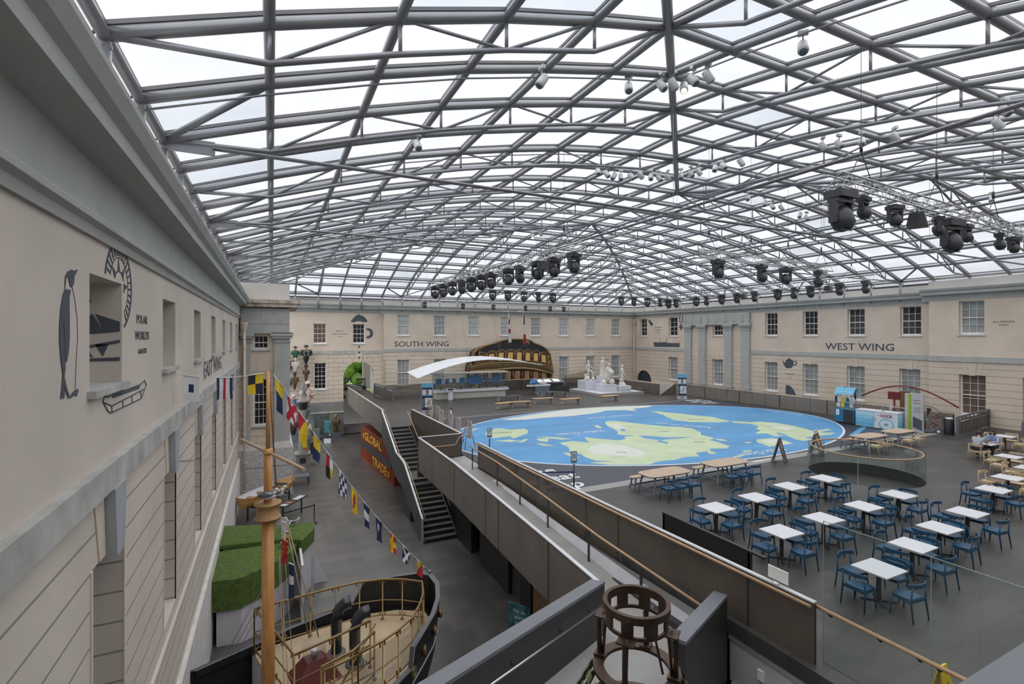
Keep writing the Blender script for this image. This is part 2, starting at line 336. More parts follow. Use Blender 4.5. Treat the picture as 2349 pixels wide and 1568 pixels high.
def window(O,U,Nn,u0,u1,z0,z1,depth,rows,cols,gm,sill=True,key=None,keym=None,keyproj=.03,wallo=None,mid=True,label=None):
    O,U,Nn=Vector(O),Vector(U),Vector(Nn); P=lambda u,z,d=0: O+U*u+Vector((0,0,z))-Nn*d
    wn[0]+=1; w=thing('window_%d'%wn[0],label or 'white sash window','window'); w['kind']='structure'; w.location=P((u0+u1)/2,z0,depth)
    l0=w.location.copy(); Q=lambda u,z,d=0: P(u,z,d)-l0
    f=MB(); fw=.075; dd_=depth-.06
    f.bar(Q(u0+fw/2,z0,dd_),Q(u0+fw/2,z1,dd_),.1,fw) if abs(U.x)>.5 else f.bar(Q(u0+fw/2,z0,dd_),Q(u0+fw/2,z1,dd_),fw,.1)
    f.bar(Q(u1-fw/2,z0,dd_),Q(u1-fw/2,z1,dd_),.1,fw) if abs(U.x)>.5 else f.bar(Q(u1-fw/2,z0,dd_),Q(u1-fw/2,z1,dd_),fw,.1)
    f.bar(Q(u0,z1-.03,dd_),Q(u1,z1-.03,dd_),.1,.06); f.bar(Q(u0,z0+.07,dd_),Q(u1,z0+.07,dd_),.1,.14)
    if mid: f.bar(Q(u0,(z0+z1)/2,dd_),Q(u1,(z0+z1)/2,dd_),.08,.06)
    f.build('window_frame',M_white,w)
    f=MB(); a0,a1=u0+fw,u1-fw; b0,b1=z0+.14,z1-.06
    for k in range(1,cols): 
        u=a0+(a1-a0)*k/cols; f.tube([Q(u,b0,dd_),Q(u,b1,dd_)],.018,4)
    for k in range(1,rows):
        z=b0+(b1-b0)*k/rows
        if not(mid and abs(z-(z0+z1)/2)<.1): f.tube([Q(a0,z,dd_),Q(a1,z,dd_)],.018,4)
    f.build('glazing_bars',M_white,w)
    MB().quad(Q(u0,z0,depth-.02),Q(u1,z0,depth-.02),Q(u1,z1,depth-.02),Q(u0,z1,depth-.02)).build('pane',gm,w,norm=False)
    if sill:
        f=MB(); f.bar(Q(u0-.08,z0-.035,depth*.5-.03),Q(u1+.08,z0-.035,depth*.5-.03),depth+.1,.08) ; f.build('window_sill',M_sill if abs(O.x-EX)>.1 else M_str,w)
    if key is not None and wallo:
        zk=key; um=(u0+u1)/2
        def wedge(ua,ub,uc,ud,pr,nm,mm):   # bottom ua-ub, top uc-ud
            f=MB(); a=[P(ua,z1,0.05),P(ub,z1,.05),P(ud,zk,.05),P(uc,zk,.05)]; e=[P(ua,z1-(.05 if pr>.025 else 0),-pr),P(ub,z1-(.05 if pr>.025 else 0),-pr),P(ud,zk,-pr),P(uc,zk,-pr)]
            f.add(a+e,[(3,2,1,0),(4,5,6,7),(0,1,5,4),(1,2,6,5),(2,3,7,6),(3,0,4,7)]); f.build(nm,mm,wallo)
        wedge(um-.17,um+.17,um-.25,um+.25,keyproj,'keystone',keym or M_pl)
        wedge(um-.42,um-.19,um-.62,um-.28,.014,'voussoir',M_pl); wedge(um+.19,um+.42,um+.28,um+.62,.014,'voussoir',M_pl)
    return w
# --- east wall (left of the camera) ---
EX=-1.8; ZF=-3.9
O,U,Nn=(EX,-2.2,0),(0,1,0),(1,0,0); eh=[];L=36.3
for k in range(9):
    y=2.9+4.05*k-(.0 if k<1 else .05); u=y+2.2
    if k<8: eh.append((u,u+1.3,5.3,6.6)); eh.append((u+.08,u+1.38,.45,3.3))
we=wall('wall_east',O,U,Nn,ZF,9.0,L,eh,.5,M_e,label='pale plaster wall with cut joints low down')
M_ekey=mat('grey_keystone_paint',(.36,.39,.41),.6)
for k,h in enumerate(eh):
    up=k%2==0
    window(O,U,Nn,*h,.5,4,3,G_dark if up else G_blind,sill=up,key=None if up else 4.08,keym=M_ekey,keyproj=.12,wallo=we,label='deep white sash window in the left wall, %s row'%('upper' if up else 'lower'))
    if not up:
        zz=2.9
        f=MB(); 
        for (a,bq) in ((h[0]-.06,h[0]),(h[1],h[1]+.06)):
            f.bb((EX-.02,a-2.2,h[2]),(EX+.012,bq-2.2,h[3]))
        f.build('rebate_strip',M_pl,we)
band('string_course',O,U,Nn,L,4.08,4.4,.10,M_str,we)
cornice('cornice',O,U,Nn,L,[(0,7.0),(.04,7.0),(.06,7.1),(.12,7.14),(.12,7.2),(.08,7.24),(.08,7.75),(.3,7.8),(.42,7.82),(.42,7.98),(.5,8.05),(.56,8.18),(.56,8.24),(0,8.3)],M_grey,we)
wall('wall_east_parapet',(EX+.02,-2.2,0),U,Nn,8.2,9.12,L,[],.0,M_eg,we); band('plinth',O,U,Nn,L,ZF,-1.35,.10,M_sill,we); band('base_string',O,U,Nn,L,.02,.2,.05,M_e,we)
# --- corner pavilion beside the east wall ---
PY=34.1; PX1=.97
O,U,Nn=(EX,PY,0),(1,0,0),(0,-1,0); Lp=PX1-EX
pv=thing('wall_pavilion','grey pilastered corner bay with a stone base','wall'); pv['kind']='structure'
ph=[(.77,1.63,5.1,5.98),(.77,1.63,.4,3.3)]
wall('bay_front',O,U,Nn,ZF,9.15,Lp,ph,.25,M_s2,pv)
wall('bay_side',(PX1,PY,0),(0,1,0),(1,0,0),ZF,9.15,5.0,[],.1,M_s2,pv)
for h in ph: window(O,U,Nn,*h,.25,2 if h[2]>4 else 6,3,G_dark,label='sash window in the corner bay, %s'%('upper' if h[2]>4 else 'lower'))
b=MB(); b.bb((PX1-.85,PY-.22,-.62),(PX1+.05,PY,6.1)); b.build('pilaster',M_grey,pv); b=MB(); b.bb((EX+.25,PY-.2,-.62),(EX+.62,PY,6.1)); b.build('pilaster',M_grey,pv)
b=MB(); 
for (x0,x1) in ((PX1-.9,PX1+.1),(EX+.2,EX+.68)):
    b.bb((x0,PY-.27,5.55),(x1,PY,5.62)); b.bb((x0-.08,PY-.34,5.8),(x1+.08,PY,5.95)); b.bb((x0-.15,PY-.4,5.95),(x1+.15,PY,6.1))
b.build('capital',M_grey,pv)
b=MB(); b.bb((EX+.1,PY-.22,6.1),(PX1+.02,PY+5,7.65)); b.build('entablature',M_grey,pv)
b=MB(); b.bb((PX1-1.0,PY-.35,6.1),(PX1+.2,PY-.15,6.16)); b.build('dark_ledge',M_dark,pv)
b=MB()
for x in (-.35,.45):
    for k in range(3): b.bb((x-.14+k*.11,PY-.25,6.85),(x-.07+k*.11,PY-.2,7.4))
b.bb((EX+.1,PY-.25,6.72),(PX1+.03,PY-.2,6.8)); b.build('triglyph',mat('grey_stone_light',(.45,.465,.45),.8),pv)
b=MB(); b.bb((EX+.0,PY-.6,7.95),(PX1+.62,PY+5,8.16)); b.bb((EX,PY-.5,7.72),(PX1+.52,PY+5,7.95)); b.build('cornice',mat('stained_cornice',(.46,.40,.33),.9,var=.45,scale=3),pv)
b=MB(); b.bb((EX,PY-.03,8.16),(PX1+.03,PY+5,9.2)); b.build('parapet_block',M_par,pv)
b=MB(); b.bb((PX1-.95,PY-.45,-.95),(PX1+.18,PY+5.05,-.85)); b.bb((PX1-.9,PY-.38,-.85),(PX1+.12,PY+5.03,-.72)); b.bb((PX1-.88,PY-.32,-.72),(PX1+.08,PY+5.0,-.6)); b.bb((EX,PY-.3,-.95),(EX+.75,PY,-.6)); b.build('pilaster_base',M_sill,pv)
b=MB(); b.bb((EX,PY-.5,-2.0),(PX1+.22,PY+5.1,-.95)); b.bb((EX,PY-.44,-2.12),(PX1+.16,PY+5.1,-2.0)); b.bb((EX,PY-.5,ZF),(PX1+.22,PY+5.1,-2.12)); b.build('rough_stone_base',M_verm,pv)
# drain pipes
def pipe(x,y,z1,z0,label):
    b=MB(); b.tube([(0,0,z0),(0,0,z1-.5)],.075,12); 
    z=z0+.6
    while z<z1-.8: b.tube([(0,0,z),(0,0,z+.06)],.095,12); z+=1.7
    o=thing('drain_pipe',label,'pipe',(x,y,0)); b.build('pipe',M_pl,o)
    MB().lathe([(.09,z1-.55),(.14,z1-.35),(.2,z1-.1),(.22,z1),(.0,z1)],n=12).build('hopper',M_pl,o)
pipe(EX+.33,PY-.75,6.75,ZF,'cream drain pipe with a hopper in the corner left of the grey bay')
pipe(42.55,51.1,7.9,ZF,'cream drain pipe with a hopper in the far corner of the courtyard')
# --- south wall ---
SY=51.4; WX=42.8
O,U,Nn=(0,SY,0),(1,0,0),(0,-1,0)
xs=[(11.7,13.05),(15.62,16.97),(19.56,20.91),(23.5,24.85),(27.44,28.79),(31.3,32.65),(35.25,36.55),(39.15,40.5)]
sh=[(a,b_,6.0,8.18) for a,b_ in xs]+[(a,b_,.75,3.52) for a,b_ in xs]
ws=wall('wall_south',(10.3,SY,0),U,Nn,ZF,9.6,WX-10.3,[(h[0]-10.3,h[1]-10.3,h[2],h[3]) for h in sh],.22,M_s)
for k,h in enumerate(sh):
    up=h[2]>5; window(O,U,Nn,*h,.22,4,3,[G_net,G_blind,G_net][k%3] if up else G_blind,key=None if up else 4.34,wallo=ws,label='sash window in the far wall, %s row'%('upper' if up else 'lower'))
COR=[(0,0),(.03,0),(.03,.36),(.1,.4),(.34,.42),(.34,.6),(.42,.68),(.46,.82),(0,.86)]
band('string_course',(10.3,SY,0),U,Nn,WX-10.3,4.34,4.66,.07,M_grey,ws); cornice('cornice',(10.3,SY,0),U,Nn,WX-10.3,[(p,z+8.3) for p,z in COR],M_grey,ws,.3)
band('parapet',(10.3,SY,0),U,Nn,WX-10.3,9.1,9.62,.04,M_par,ws); band('plinth',(10.3,SY,0),U,Nn,WX-10.3,ZF,.2,.12,M_sill,ws)
RY2=51.95
sr=[(3.62,4.86,5.2,7.2),(7.33,8.55,5.2,7.2),(3.68,4.84,.7,3.34),(6.45,9.48,ZF,3.4)]
w2=wall('wall_south_recess',(PX1-.2,RY2,0),U,Nn,ZF,9.65,10.3-PX1+.2,[(h[0]-PX1+.2,h[1]-PX1+.2,h[2],h[3]) for h in sr],.3,M_s2); w2['kind']='structure'
for k,h in enumerate(sr[:3]): window((0,RY2,0),U,Nn,*h,.22,4 if k<2 else 6,3,[G_room,G_dark,G_dark][k],key=None if k<2 else 4.19,wallo=w2,label='sash window left of the arched passage, %s'%(('upper left','upper right, under the painted hat','lower')[k]))
band('string_course',(PX1,RY2,0),U,Nn,10.3-PX1,4.19,4.5,.07,M_str,w2); cornice('cornice',(PX1,RY2,0),U,Nn,10.3-PX1,[(p,z+8.3) for p,z in COR],M_grey,w2)
band('parapet',(PX1,RY2,0),U,Nn,10.3-PX1,9.1,9.66,.04,M_par,w2); band('plinth',(PX1,RY2,0),U,Nn,6.45-PX1,ZF,-.55,.14,mat('grey_render',(.26,.26,.255),.8),w2); band('plinth_ledge',(PX1,RY2,0),U,Nn,6.45-PX1,-1.62,-1.5,.24,M_sill,w2)
b=MB(); b.bb((10.3,SY,ZF),(10.5,RY2,9.6)); b.build('return',M_s,w2)
# arch spandrels + keystone with vault behind
def archfill(O,U,Nn,u0,u1,zs,zt,m,parent,th=.35,n=14):
    O,U,Nn=Vector(O),Vector(U),Vector(Nn); P=lambda u,z,d: O+U*u+Vector((0,0,z))-Nn*d
    r=(u1-u0)/2; um=(u0+u1)/2; hh=zt-zs; arc=[(um-r*math.cos(PI*k/n),zs+hh*math.sin(PI*k/n)) for k in range(n+1)]; b=MB()
    for d in (0.0,th):
        for k in range(n): 
            (a,z),(a2,z2)=arc[k],arc[k+1]; b.quad(P(a,z,d),P(a2,z2,d),P(a2,zt+.001,d),P(a,zt+.001,d))
    for k in range(n): b.quad(P(*arc[k],0),P(*arc[k+1],0),P(*arc[k+1],th),P(*arc[k],th))
    b.build('arch',m,parent,norm=False)
archfill((0,RY2,0),U,Nn,6.45,9.48,1.9,3.4,M_s2,w2)
b=MB(); b.add([(7.75,RY2-.09,3.3),(8.18,RY2-.09,3.3),(8.3,RY2-.09,4.19),(7.63,RY2-.09,4.19),(7.75,RY2,3.3),(8.18,RY2,3.3),(8.3,RY2,4.19),(7.63,RY2,4.19)],[(0,1,2,3),(0,4,5,1),(1,5,6,2),(3,2,6,7),(0,3,7,4)]); b.build('keystone',M_pl,w2)
vs=MB()
for k in range(1,8):
    a=PI*k/8
    if k==4: continue
    p=Vector((7.965-1.56*math.cos(a),RY2-.012,1.9+1.56*math.sin(a))); q=Vector((7.965-2.35*math.cos(a),RY2-.012,1.9+2.2*math.sin(a))); vs.tube([p,q],.012,4)
vs.build('arch_joints',mat('joint_dark_line',(.30,.255,.21),.9),w2)  # voussoir joints as thin lines darker than the plaster
# passage behind the arch: side walls, steps, wooden gate, garden
pa=thing('wall_passage','pale vaulted passage behind the arch','wall'); pa['kind']='structure'
b=MB(); b.bb((9.48,RY2+.3,ZF),(9.8,54.4,3.6)); b.bb((9.25,57.6,0),(13,58,4.2)); b.bb((6.1,RY2+.3,ZF),(6.45,54.4,3.6)); b.bb((6.2,RY2+.3,3.4),(9.8,54.4,3.7)); b.build('passage_walls',M_par,pa)
# --- west wall ---
O,U,Nn=(WX,SY,0),(0,-1,0),(-1,0,0); Y=lambda y: SY-y
wh=[(50.27,48.95,5.95,8.2),(45.12,43.7,5.95,8.2),(38.54,37.22,5.99,7.14),(32.24,30.94,5.98,8.17),(28.46,27.14,5.98,8.17),(24.65,23.33,5.98,8.17),(20.84,19.5,5.98,8.17),
 (45.12,43.7,.75,3.5),(38.6,37.2,.75,3.5),(32.27,30.94,.72,3.5),(28.48,27.12,.72,3.5),(24.7,23.33,.72,3.5),(20.9,19.55,.72,3.5)]
ar=(50.95,48.15,ZF,1.6)
ww=wall('wall_west',O,U,Nn,ZF,9.62,SY-18.75,[(Y(h[0]),Y(h[1]),h[2],h[3]) for h in wh+[ar]],.3,M_w)
for k,h in enumerate(wh):
    up=h[2]>5; window(O,U,Nn,Y(h[0]),Y(h[1]),h[2],h[3],.3,(2 if k==2 else 4) if up else 6,2 if k<2 else 3,G_dark if up else G_blind,key=None if up else 4.19,wallo=ww,mid=True,label='sash window in the right hand wall, %s row'%('upper' if up else 'lower'))
archfill(O,U,Nn,Y(50.95),Y(48.15),.2,1.6,M_w,ww)
b=MB(); b.bb((WX+.25,48.1,ZF),(WX+.4,51,1.7)); b.build('arch_glass',pane('arch_dark_glass',(.015,.03,.045),.1),ww)
band('string_course',O,U,Nn,SY-42.5,4.2,4.55,.07,M_grey,ww); band('string_course',(WX,33.8,0),U,Nn,33.8-18.75,4.2,4.55,.07,M_grey,ww)
cornice('cornice',O,U,Nn,SY-18.75,[(p,z+8.3) for p,z in COR],M_grey,ww); band('parapet',O,U,Nn,SY-18.75,9.1,9.64,.04,M_par,ww); band('plinth',O,U,Nn,SY-18.75,ZF,.25,.12,M_sill,ww)
b=MB(); b.bb((WX-.3,33.8,7.25),(WX,42.45,8.35)); b.bb((WX-.36,33.74,7.18),(WX,42.5,7.27)); b.build('entablature',M_grey,ww)
b=MB()
for k in range(8):
    y=34.35+k*1.1
    for q in range(3): b.bb((WX-.34,y+q*.12,7.5),(WX-.3,y+q*.12+.08,8.2))
    b.bb((WX-.35,y-.02,7.42),(WX-.3,y+.34,7.47))
b.build('triglyph',MATS['grey_stone_light'],ww)
for (y0,y1) in ((41.45,42.4),(39.4,40.35),(35.95,36.85),(33.85,34.8)):
    b=MB(); b.bb((WX-.22,y0,.85),(WX,y1,7.0)); b.bb((WX-.27,y0-.05,6.55),(WX,y1+.05,6.62)); b.bb((WX-.33,y0-.12,6.85),(WX,y1+.12,7.0)); b.bb((WX-.4,y0-.18,7.0),(WX,y1+.18,7.18)); b.bb((WX-.32,y0-.1,.6),(WX,y1+.1,.85)); b.build('pilaster',M_grey,ww)
# projecting bay of the west wing at the right
VX=42.2
O,U,Nn=(VX,18.75,0),(0,-1,0),(-1,0,0)
vh=[(1.7,3.05,6.05,8.32),(1.72,3.12,.6,3.34),(5.6,7.0,6.05,8.32),(4.9,6.3,.0,3.34),(9.6,11,6.05,8.32),(9.6,11,.6,3.34)]
wv=wall('wall_west_bay',O,U,Nn,ZF,9.8,21,vh,.35,M_w); wv['kind']='structure'
for k,h in enumerate(vh): window(O,U,Nn,*h,.35,4 if k!=1 else 5,3,[G_blind,G_room,G_blind,G_dark,G_blind,G_blind][k],sill=k!=3,key=None if h[2]>5 else 4.19,wallo=wv,label='tall sash window in the projecting bay at the right, %s'%('upper' if h[2]>5 else 'lower'))
band('string_course',O,U,Nn,21,4.19,4.56,.08,M_grey,wv,.05); cornice('cornice',O,U,Nn,21,[(p,z+8.42) for p,z in COR],M_grey,wv,.4); band('parapet',O,U,Nn,21,9.25,9.82,.05,M_par,wv)
# --- north wall behind the camera ---
wall('wall_north',(WX,-2.1,0),(-1,0,0),(0,1,0),ZF,9.6,WX+2,[],.2,M_w)
# slate roofs of the wings behind the parapets
M_slate=mat('slate_roof',(.22,.235,.26),.7,var=.12,scale=2,sx=(1,6,6))
rf=thing('trim_roofs','grey slate roof slopes behind the parapets','roof'); rf['kind']='structure'
for q in ([(WX+.6,-3,9.5),(WX+.6,53,9.5),(WX+6,53,14.2),(WX+6,-3,14.2)],[(-3,SY+1.2,9.5),(WX+6,SY+1.2,9.5),(WX+6,SY+7,12.6),(-3,SY+7,12.6)],[(-2.6,-3,8.9),(-2.6,53,8.9),(-8,53,11.5),(-8,-3,11.5)],[(-3,-2.6,9.5),(WX,-2.6,9.5),(WX,-8,12.5),(-3,-8,12.5)]):
    MB().quad(*q).build('roof_slope',M_slate,rf)
# ---------------- floors ----------------
def fl(name,rects,z,m,th=.3,extra=None):
    b=MB()
    for (x0,y0,x1,y1) in rects: b.bb((x0,y0,z-th),(x1,y1,z))
    if extra: extra(b)
    o=b.build(name,m); o['kind']='structure'; return o
f0=fl('floor',[(-2.4,-2.4,WX+.5,53)],ZF,M_floor); tag(f0,'dark slate floor of the lower level')
WCX,WCY,WR=22.9,12.5,2.05
def ring(b):
    n=48; q=2.4
    pr=lambda a: (WCX+WR*math.cos(a),WCY+WR*math.sin(a))
    def sqp(a):
        c,s=math.cos(a),math.sin(a); k=q/max(abs(c),abs(s)); return (WCX+c*k,WCY+s*k)
    for k in range(n):
        a,e=2*PI*k/n,2*PI*(k+1)/n; p,r,s,t=pr(a),pr(e),sqp(e),sqp(a)
        b.quad((*p,0),(*r,0),(*s,0),(*t,0)); b.quad((*p,-.3),(*r,-.3),(*s,-.3),(*t,-.3))
x0,x1,y0,y1=WCX-2.4,WCX+2.4,WCY-2.4,WCY+2.4
dk=fl('floor_deck',[(8.6,-2,x0,32.4),(x0,-2,x1,y0),(x0,y1,x1,32.4),(x1,-2,38,32.4),(38,-2,VX,15.4),(6.5,32.4,35.3,49.4),(35.3,32.4,37.6,38.4),(6.6,49.4,9.4,52.3),(35.2,38.4,35.3,49.4)],0,M_deckf,.3,ring); tag(dk,'raised deck of grey slate carrying the map and the café')
b=MB(); b.lathe([(WR+.001,-.02),(WR+.001,-.42)],(WCX,WCY,0),n=48); b.f=b.f[:-2]; b.m=b.m[:-2]; b.sm=b.sm[:-2]
b.build('well_edge',M_blk,dk,norm=False)
b=MB(); b.lathe([(WR+.35,-.42),(WR+.35,ZF)],(WCX,WCY,0),n=48); b.f=b.f[:-2]; b.m=b.m[:-2]; b.sm=b.sm[:-2]
b.build('well_wall',M_conc,dk,norm=False)
MB().lathe([(WR+.35,ZF+.01),(.01,ZF+.02)],(WCX,WCY,0),n=48).build('well_floor',M_conc,dk)
# ---------------- deck edges, stairs, ramp, glass ----------------
def meshmat(name,col,op,pitch=.035,amp=.25):
    m=bpy.data.materials.new(name); m.use_nodes=True; t=m.node_tree; L=t.links.new; b=t.nodes['Principled BSDF']; b.inputs['Roughness'].default_value=.45; b.inputs['Base Color'].default_value=(*col,1)
    tc=t.nodes.new('ShaderNodeTexCoord'); sp=t.nodes.new('ShaderNodeSeparateXYZ'); L(tc.outputs['Object'],sp.inputs[0])
    a=t.nodes.new('ShaderNodeMath'); a.operation='MULTIPLY'; a.inputs[1].default_value=2*PI/pitch; L(sp.outputs[2],a.inputs[0])
    s=t.nodes.new('ShaderNodeMath'); s.operation='SINE'; L(a.outputs[0],s.inputs[0])
    c=t.nodes.new('ShaderNodeMath'); c.operation='MULTIPLY_ADD'; c.inputs[1].default_value=amp; c.inputs[2].default_value=op; L(s.outputs[0],c.inputs[0]); L(c.outputs[0],b.inputs['Alpha'])
    n=t.nodes.new('ShaderNodeTexNoise'); n.inputs['Scale'].default_value=1.2; L(tc.outputs['Object'],n.inputs['Vector']); cr=t.nodes.new('ShaderNodeValToRGB'); cr.color_ramp.elements[0].color=(col[0]*.7,col[1]*.7,col[2]*.75,1); cr.color_ramp.elements[1].color=(col[0]*1.4,col[1]*1.25,col[2]*1.1,1); L(n.outputs[0],cr.inputs[0]); L(cr.outputs[0],b.inputs['Base Color'])
    MATS[name]=m; return m
M_mesh=meshmat('woven_metal_mesh',(.115,.10,.082),.80,.04,.18); M_mesh2=meshmat('woven_metal_mesh_open',(.11,.10,.085),.55,.04,.2); M_mesh3=meshmat('woven_metal_mesh_pale',(.17,.16,.145),.93,.05,.07)
M_clear=glassmat('clear_glass',(.95,.975,.965),.006); M_green=glassmat('green_tinted_glass',(.88,.94,.92),.03,(.35,.42,.38))
def panelrail(name,label,pts,lo=-.42,mm=None,cap=True,rail='in',side=0,step=1.0,group=None,wood=True,th=.05,rz=0,post=None):
    """pts: (x,y,ztop).  mesh infill, mullions, pale cap and an oak handrail offset sideways"""
    mm=mm or M_mesh; r=thing(name,label,'balustrade',(pts[0][0],pts[0][1],0),group=group); o=Vector((pts[0][0],pts[0][1],0))
    b=MB(); P=[Vector(p)-o for p in pts]; hs=lo if isinstance(lo,(list,tuple)) else [lo]*len(P)
    for i in range(len(P)-1):
        a,e=P[i],P[i+1]; u=(e-a); u.z=0; u.normalize(); nn=Vector((-u.y,u.x,0))*th/2
        a0,e0=Vector((a.x,a.y,hs[i])),Vector((e.x,e.y,hs[i+1]))
        b.add([a0-nn,e0-nn,e-nn,a-nn,a0+nn,e0+nn,e+nn,a+nn],[(0,1,2,3),(7,6,5,4),(0,4,5,1),(3,2,6,7),(0,3,7,4),(1,5,6,2)])
    b.build('mesh_panel',mm,r,norm=False)
    for i in range(len(P)-1):
        a,e=P[i],P[i+1]; Ln=(e-a).length; n=max(1,int(Ln/step))
        for k in range(n+(i==len(P)-2)):
            t=k/n; p=a.lerp(e,t); zl=hs[i]*(1-t)+hs[i+1]*t
            big=(k%3==0); w=.05 if big else .02; MB().tube([(p.x,p.y,zl),(p.x,p.y,p.z-.01)],w*.75,4).build('mullion',post or M_blk,r)
    if cap:
        b=MB()
        for i in range(len(P)-1): b.bar(P[i]+V(0,0,.015),P[i+1]+V(0,0,.015),th+.05,.03)
        b.build('cap',M_cap,r)
    if wood:
        q=[]
        for i,p in enumerate(P):
            a=P[max(i-1,0)]; e=P[min(i+1,len(P)-1)]; u=e-a; u.z=0; u.normalize(); q.append(p+Vector((-u.y,u.x,0))*side+V(0,0,.05 if side==0 else -.02))
        MB().tube(q,.032,10).build('handrail',M_wood,r)
        if side:
            b=MB()
            for i in range(len(P)-1):
                n=max(1,int((P[i+1]-P[i]).length/1.5))
                for k in range(n): t=(k+.5)/n; b.tube([P[i].lerp(P[i+1],t)+V(0,0,-.08),q[i].lerp(q[i+1],t)+V(0,0,-.02)],.012,5)
            b.build('bracket',M_blk,r)
    return r
panelrail('balustrade','dark mesh balustrade with oak rail along the left edge of the deck above the container',[(6.5,49,1.1),(6.5,32.5,1.1)],-.5,M_mesh3,side=.12)
panelrail('balustrade','dark mesh balustrade with oak rail beside the top of the staircase and easels',[(8.3,32.2,1.1),(8.45,23.2,1.1)],-.45,side=.12)
panelrail('balustrade','long dark mesh balustrade with oak rail between ramp and café tables',[(8.4,20.75,1.1),(8.45,17,1.1),(8.62,11,1.1),(8.8,5.62,1.1)],-.3,side=-.14,step=1.3)
panelrail('balustrade','pale grey mesh balustrade with white cap on the left side of the ramp',[(6.27,23.05,1.1),(6.27,20.8,1.1),(6.3,18,1.05),(6.35,14,.85),(6.4,11,.66),(6.45,8.9,.5)],[-.45,-.45,-.5,-.72,-.9,-1.05],M_mesh3,wood=False)
panelrail('balustrade','short open mesh screen closing the end of the ramp by the stairs',[(6.3,23.12,1.1),(8.42,23.12,1.1)],.0,M_mesh2,wood=False,step=.7)
panelrail('balustrade','long dark mesh balustrade with oak rail in front of the right hand wall',[(37.35,38.5,1.1),(38.0,15.6,1.1)],-.05,M_mesh2,side=.0,step=1.25)
panelrail('balustrade','dark mesh balustrade with oak rail behind the statues in the far right corner',[(35.3,49.2,1.1),(35.25,38.45,1.1)],-.05,side=0,step=1.4)
panelrail('balustrade','sloping mesh balustrade beside the steps down at the far right',[(35.3,38.3,.12),(37.3,38.4,1.1)],[-.05,-.05],side=0,step=.9)
panelrail('balustrade','dark mesh balustrade with oak rail in front of the ship stern',[(10.0,49.3,1.1),(35.2,49.3,1.1)],-.05,M_mesh2,side=0,step=1.6)
b=MB(); 
# staircase
st=thing('staircase','dark staircase with a landing going down from the deck','staircase',(6.5,22.9,ZF))
X0,X1=.0,1.62
fl_=[]
ys,zs=[],[]
M_tr=mat('dark_stair_tread',(.10,.098,.09),.5,var=.15,scale=3); M_ri=mat('black_stair_riser',(.028,.027,.024),.6)
class TR:
    def bb(s,a,b): MB().bb(a,b).build('tread',M_tr,st)
class RI:
    def bb(s,a,b): MB().bb(a,b).build('riser',M_ri,st)
tr=TR();ri=RI()
def flight(y0,z0,y1,z1,n):  # from top down; n risers
    for k in range(n):
        za=z0+(z1-z0)*k/n; zb=z0+(z1-z0)*(k+1)/n; yk=y0+(y1-y0)*k/(n-1 if n>1 else 1)
        ri.bb((X0,yk-.02,zb),(X1,yk+.0,za-.03))
        yn=y0+(y1-y0)*(k+1)/(n-1)
        if k<n-1: tr.bb((X0,yn,zb-.035),(X1,yk+.02,zb))
T=22.9; 
flight(32.4-T,3.9,28.3-T,2.05,11); tr.bb((X0,26.5-T,2.0),(X1+.4,28.3-T,2.05)); flight(26.5-T,2.05,22.9-T,0,12)

b=MB(); prof=[(32.4-T,3.9),(28.3-T,2.05),(26.5-T,2.05),(22.9-T,.1)]
for x in (X0-.03,X1+.03):
    for (a,e) in zip(prof,prof[1:]): b.bar((x,a[0],a[1]-.18),(x,e[0],e[1]-.18),.06,.34)
b.build('stringer',M_char,st)
top=[(32.5-T,5.0),(28.4-T,3.15),(27.0-T,3.05),(26.4-T,2.95),(22.95-T,1.15)]; low=[(32.5-T,3.35),(28.6-T,1.75),(27.0-T,1.6),(26.4-T,1.5),(23.0-T,.02)]
b=MB(); 
for (a,e,c,d) in zip(top,top[1:],low,low[1:]):
    for x in (-.10,-.05): b.quad((x,a[0],a[1]),(x,e[0],e[1]),(x,d[0],d[1]),(x,c[0],c[1]))
b.build('side_panel',M_char,st,norm=False)
b=MB()
for a,e in zip(top,top[1:]): b.bar((-.075,a[0],a[1]),(-.075,e[0],e[1]),.09,.04)
b.bar((-.075,top[-1][0],top[-1][1]),(-.075,top[-1][0],0),.09,.05); b.build('white_cap',M_cap,st)
MB().tube([(.1,p[0],p[1]-.12) for p in top],.03,10).build('handrail',M_wood,st); MB().tube([(X1-.1,32.2-T,4.9),(X1-.1,28.4-T,3.05)],.03,10).build('handrail',M_wood,st)
MB().tube([(X1-.1,25.5-T,2.45),(X1-.1,23.6-T,1.35)],.03,10).build('handrail',M_wood,st)
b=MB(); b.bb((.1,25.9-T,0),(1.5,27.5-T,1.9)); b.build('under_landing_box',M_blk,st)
# ramp
rp=thing('floor_ramp','grey ramp going down towards the camera',None) if False else thing('floor_ramp','grey concrete ramp beside the long balustrade','ramp'); rp['kind']='structure'
def rzr(y): return 0 if y>18 else -.068*(18-y)
b=MB()
pts=[23.1,18,14,11,7.3]
for y0,y1 in zip(pts,pts[1:]):
    xr=8.25; z0,z1=rzr(y0),rzr(y1); yl0,yl1=y0,(y1 if y1>7.5 else 8.9)
    xl=lambda y:6.34+.15*max(0,18-y)/9.1; vs=[(xl(y0),y0,z0),(xr,y0,z0),(xr+.1,y1,z1),(xl(yl1),yl1,rzr(yl1))]; b.add(vs+[(x,y,z-.3) for x,y,z in vs],[(0,1,2,3),(7,6,5,4),(0,4,5,1),(1,5,6,2),(2,6,7,3),(3,7,4,0)])
b.bb((8.2,20.75,-.3),(8.65,23.1,0)); b.build('ramp_slab',M_ramp,rp)
b=MB(); b.bb((8.0,20.8,.002),(8.5,23.0,.006)); b.build('tactile_strip',M_conc,rp)
b=MB(); kb=MB(); n=8
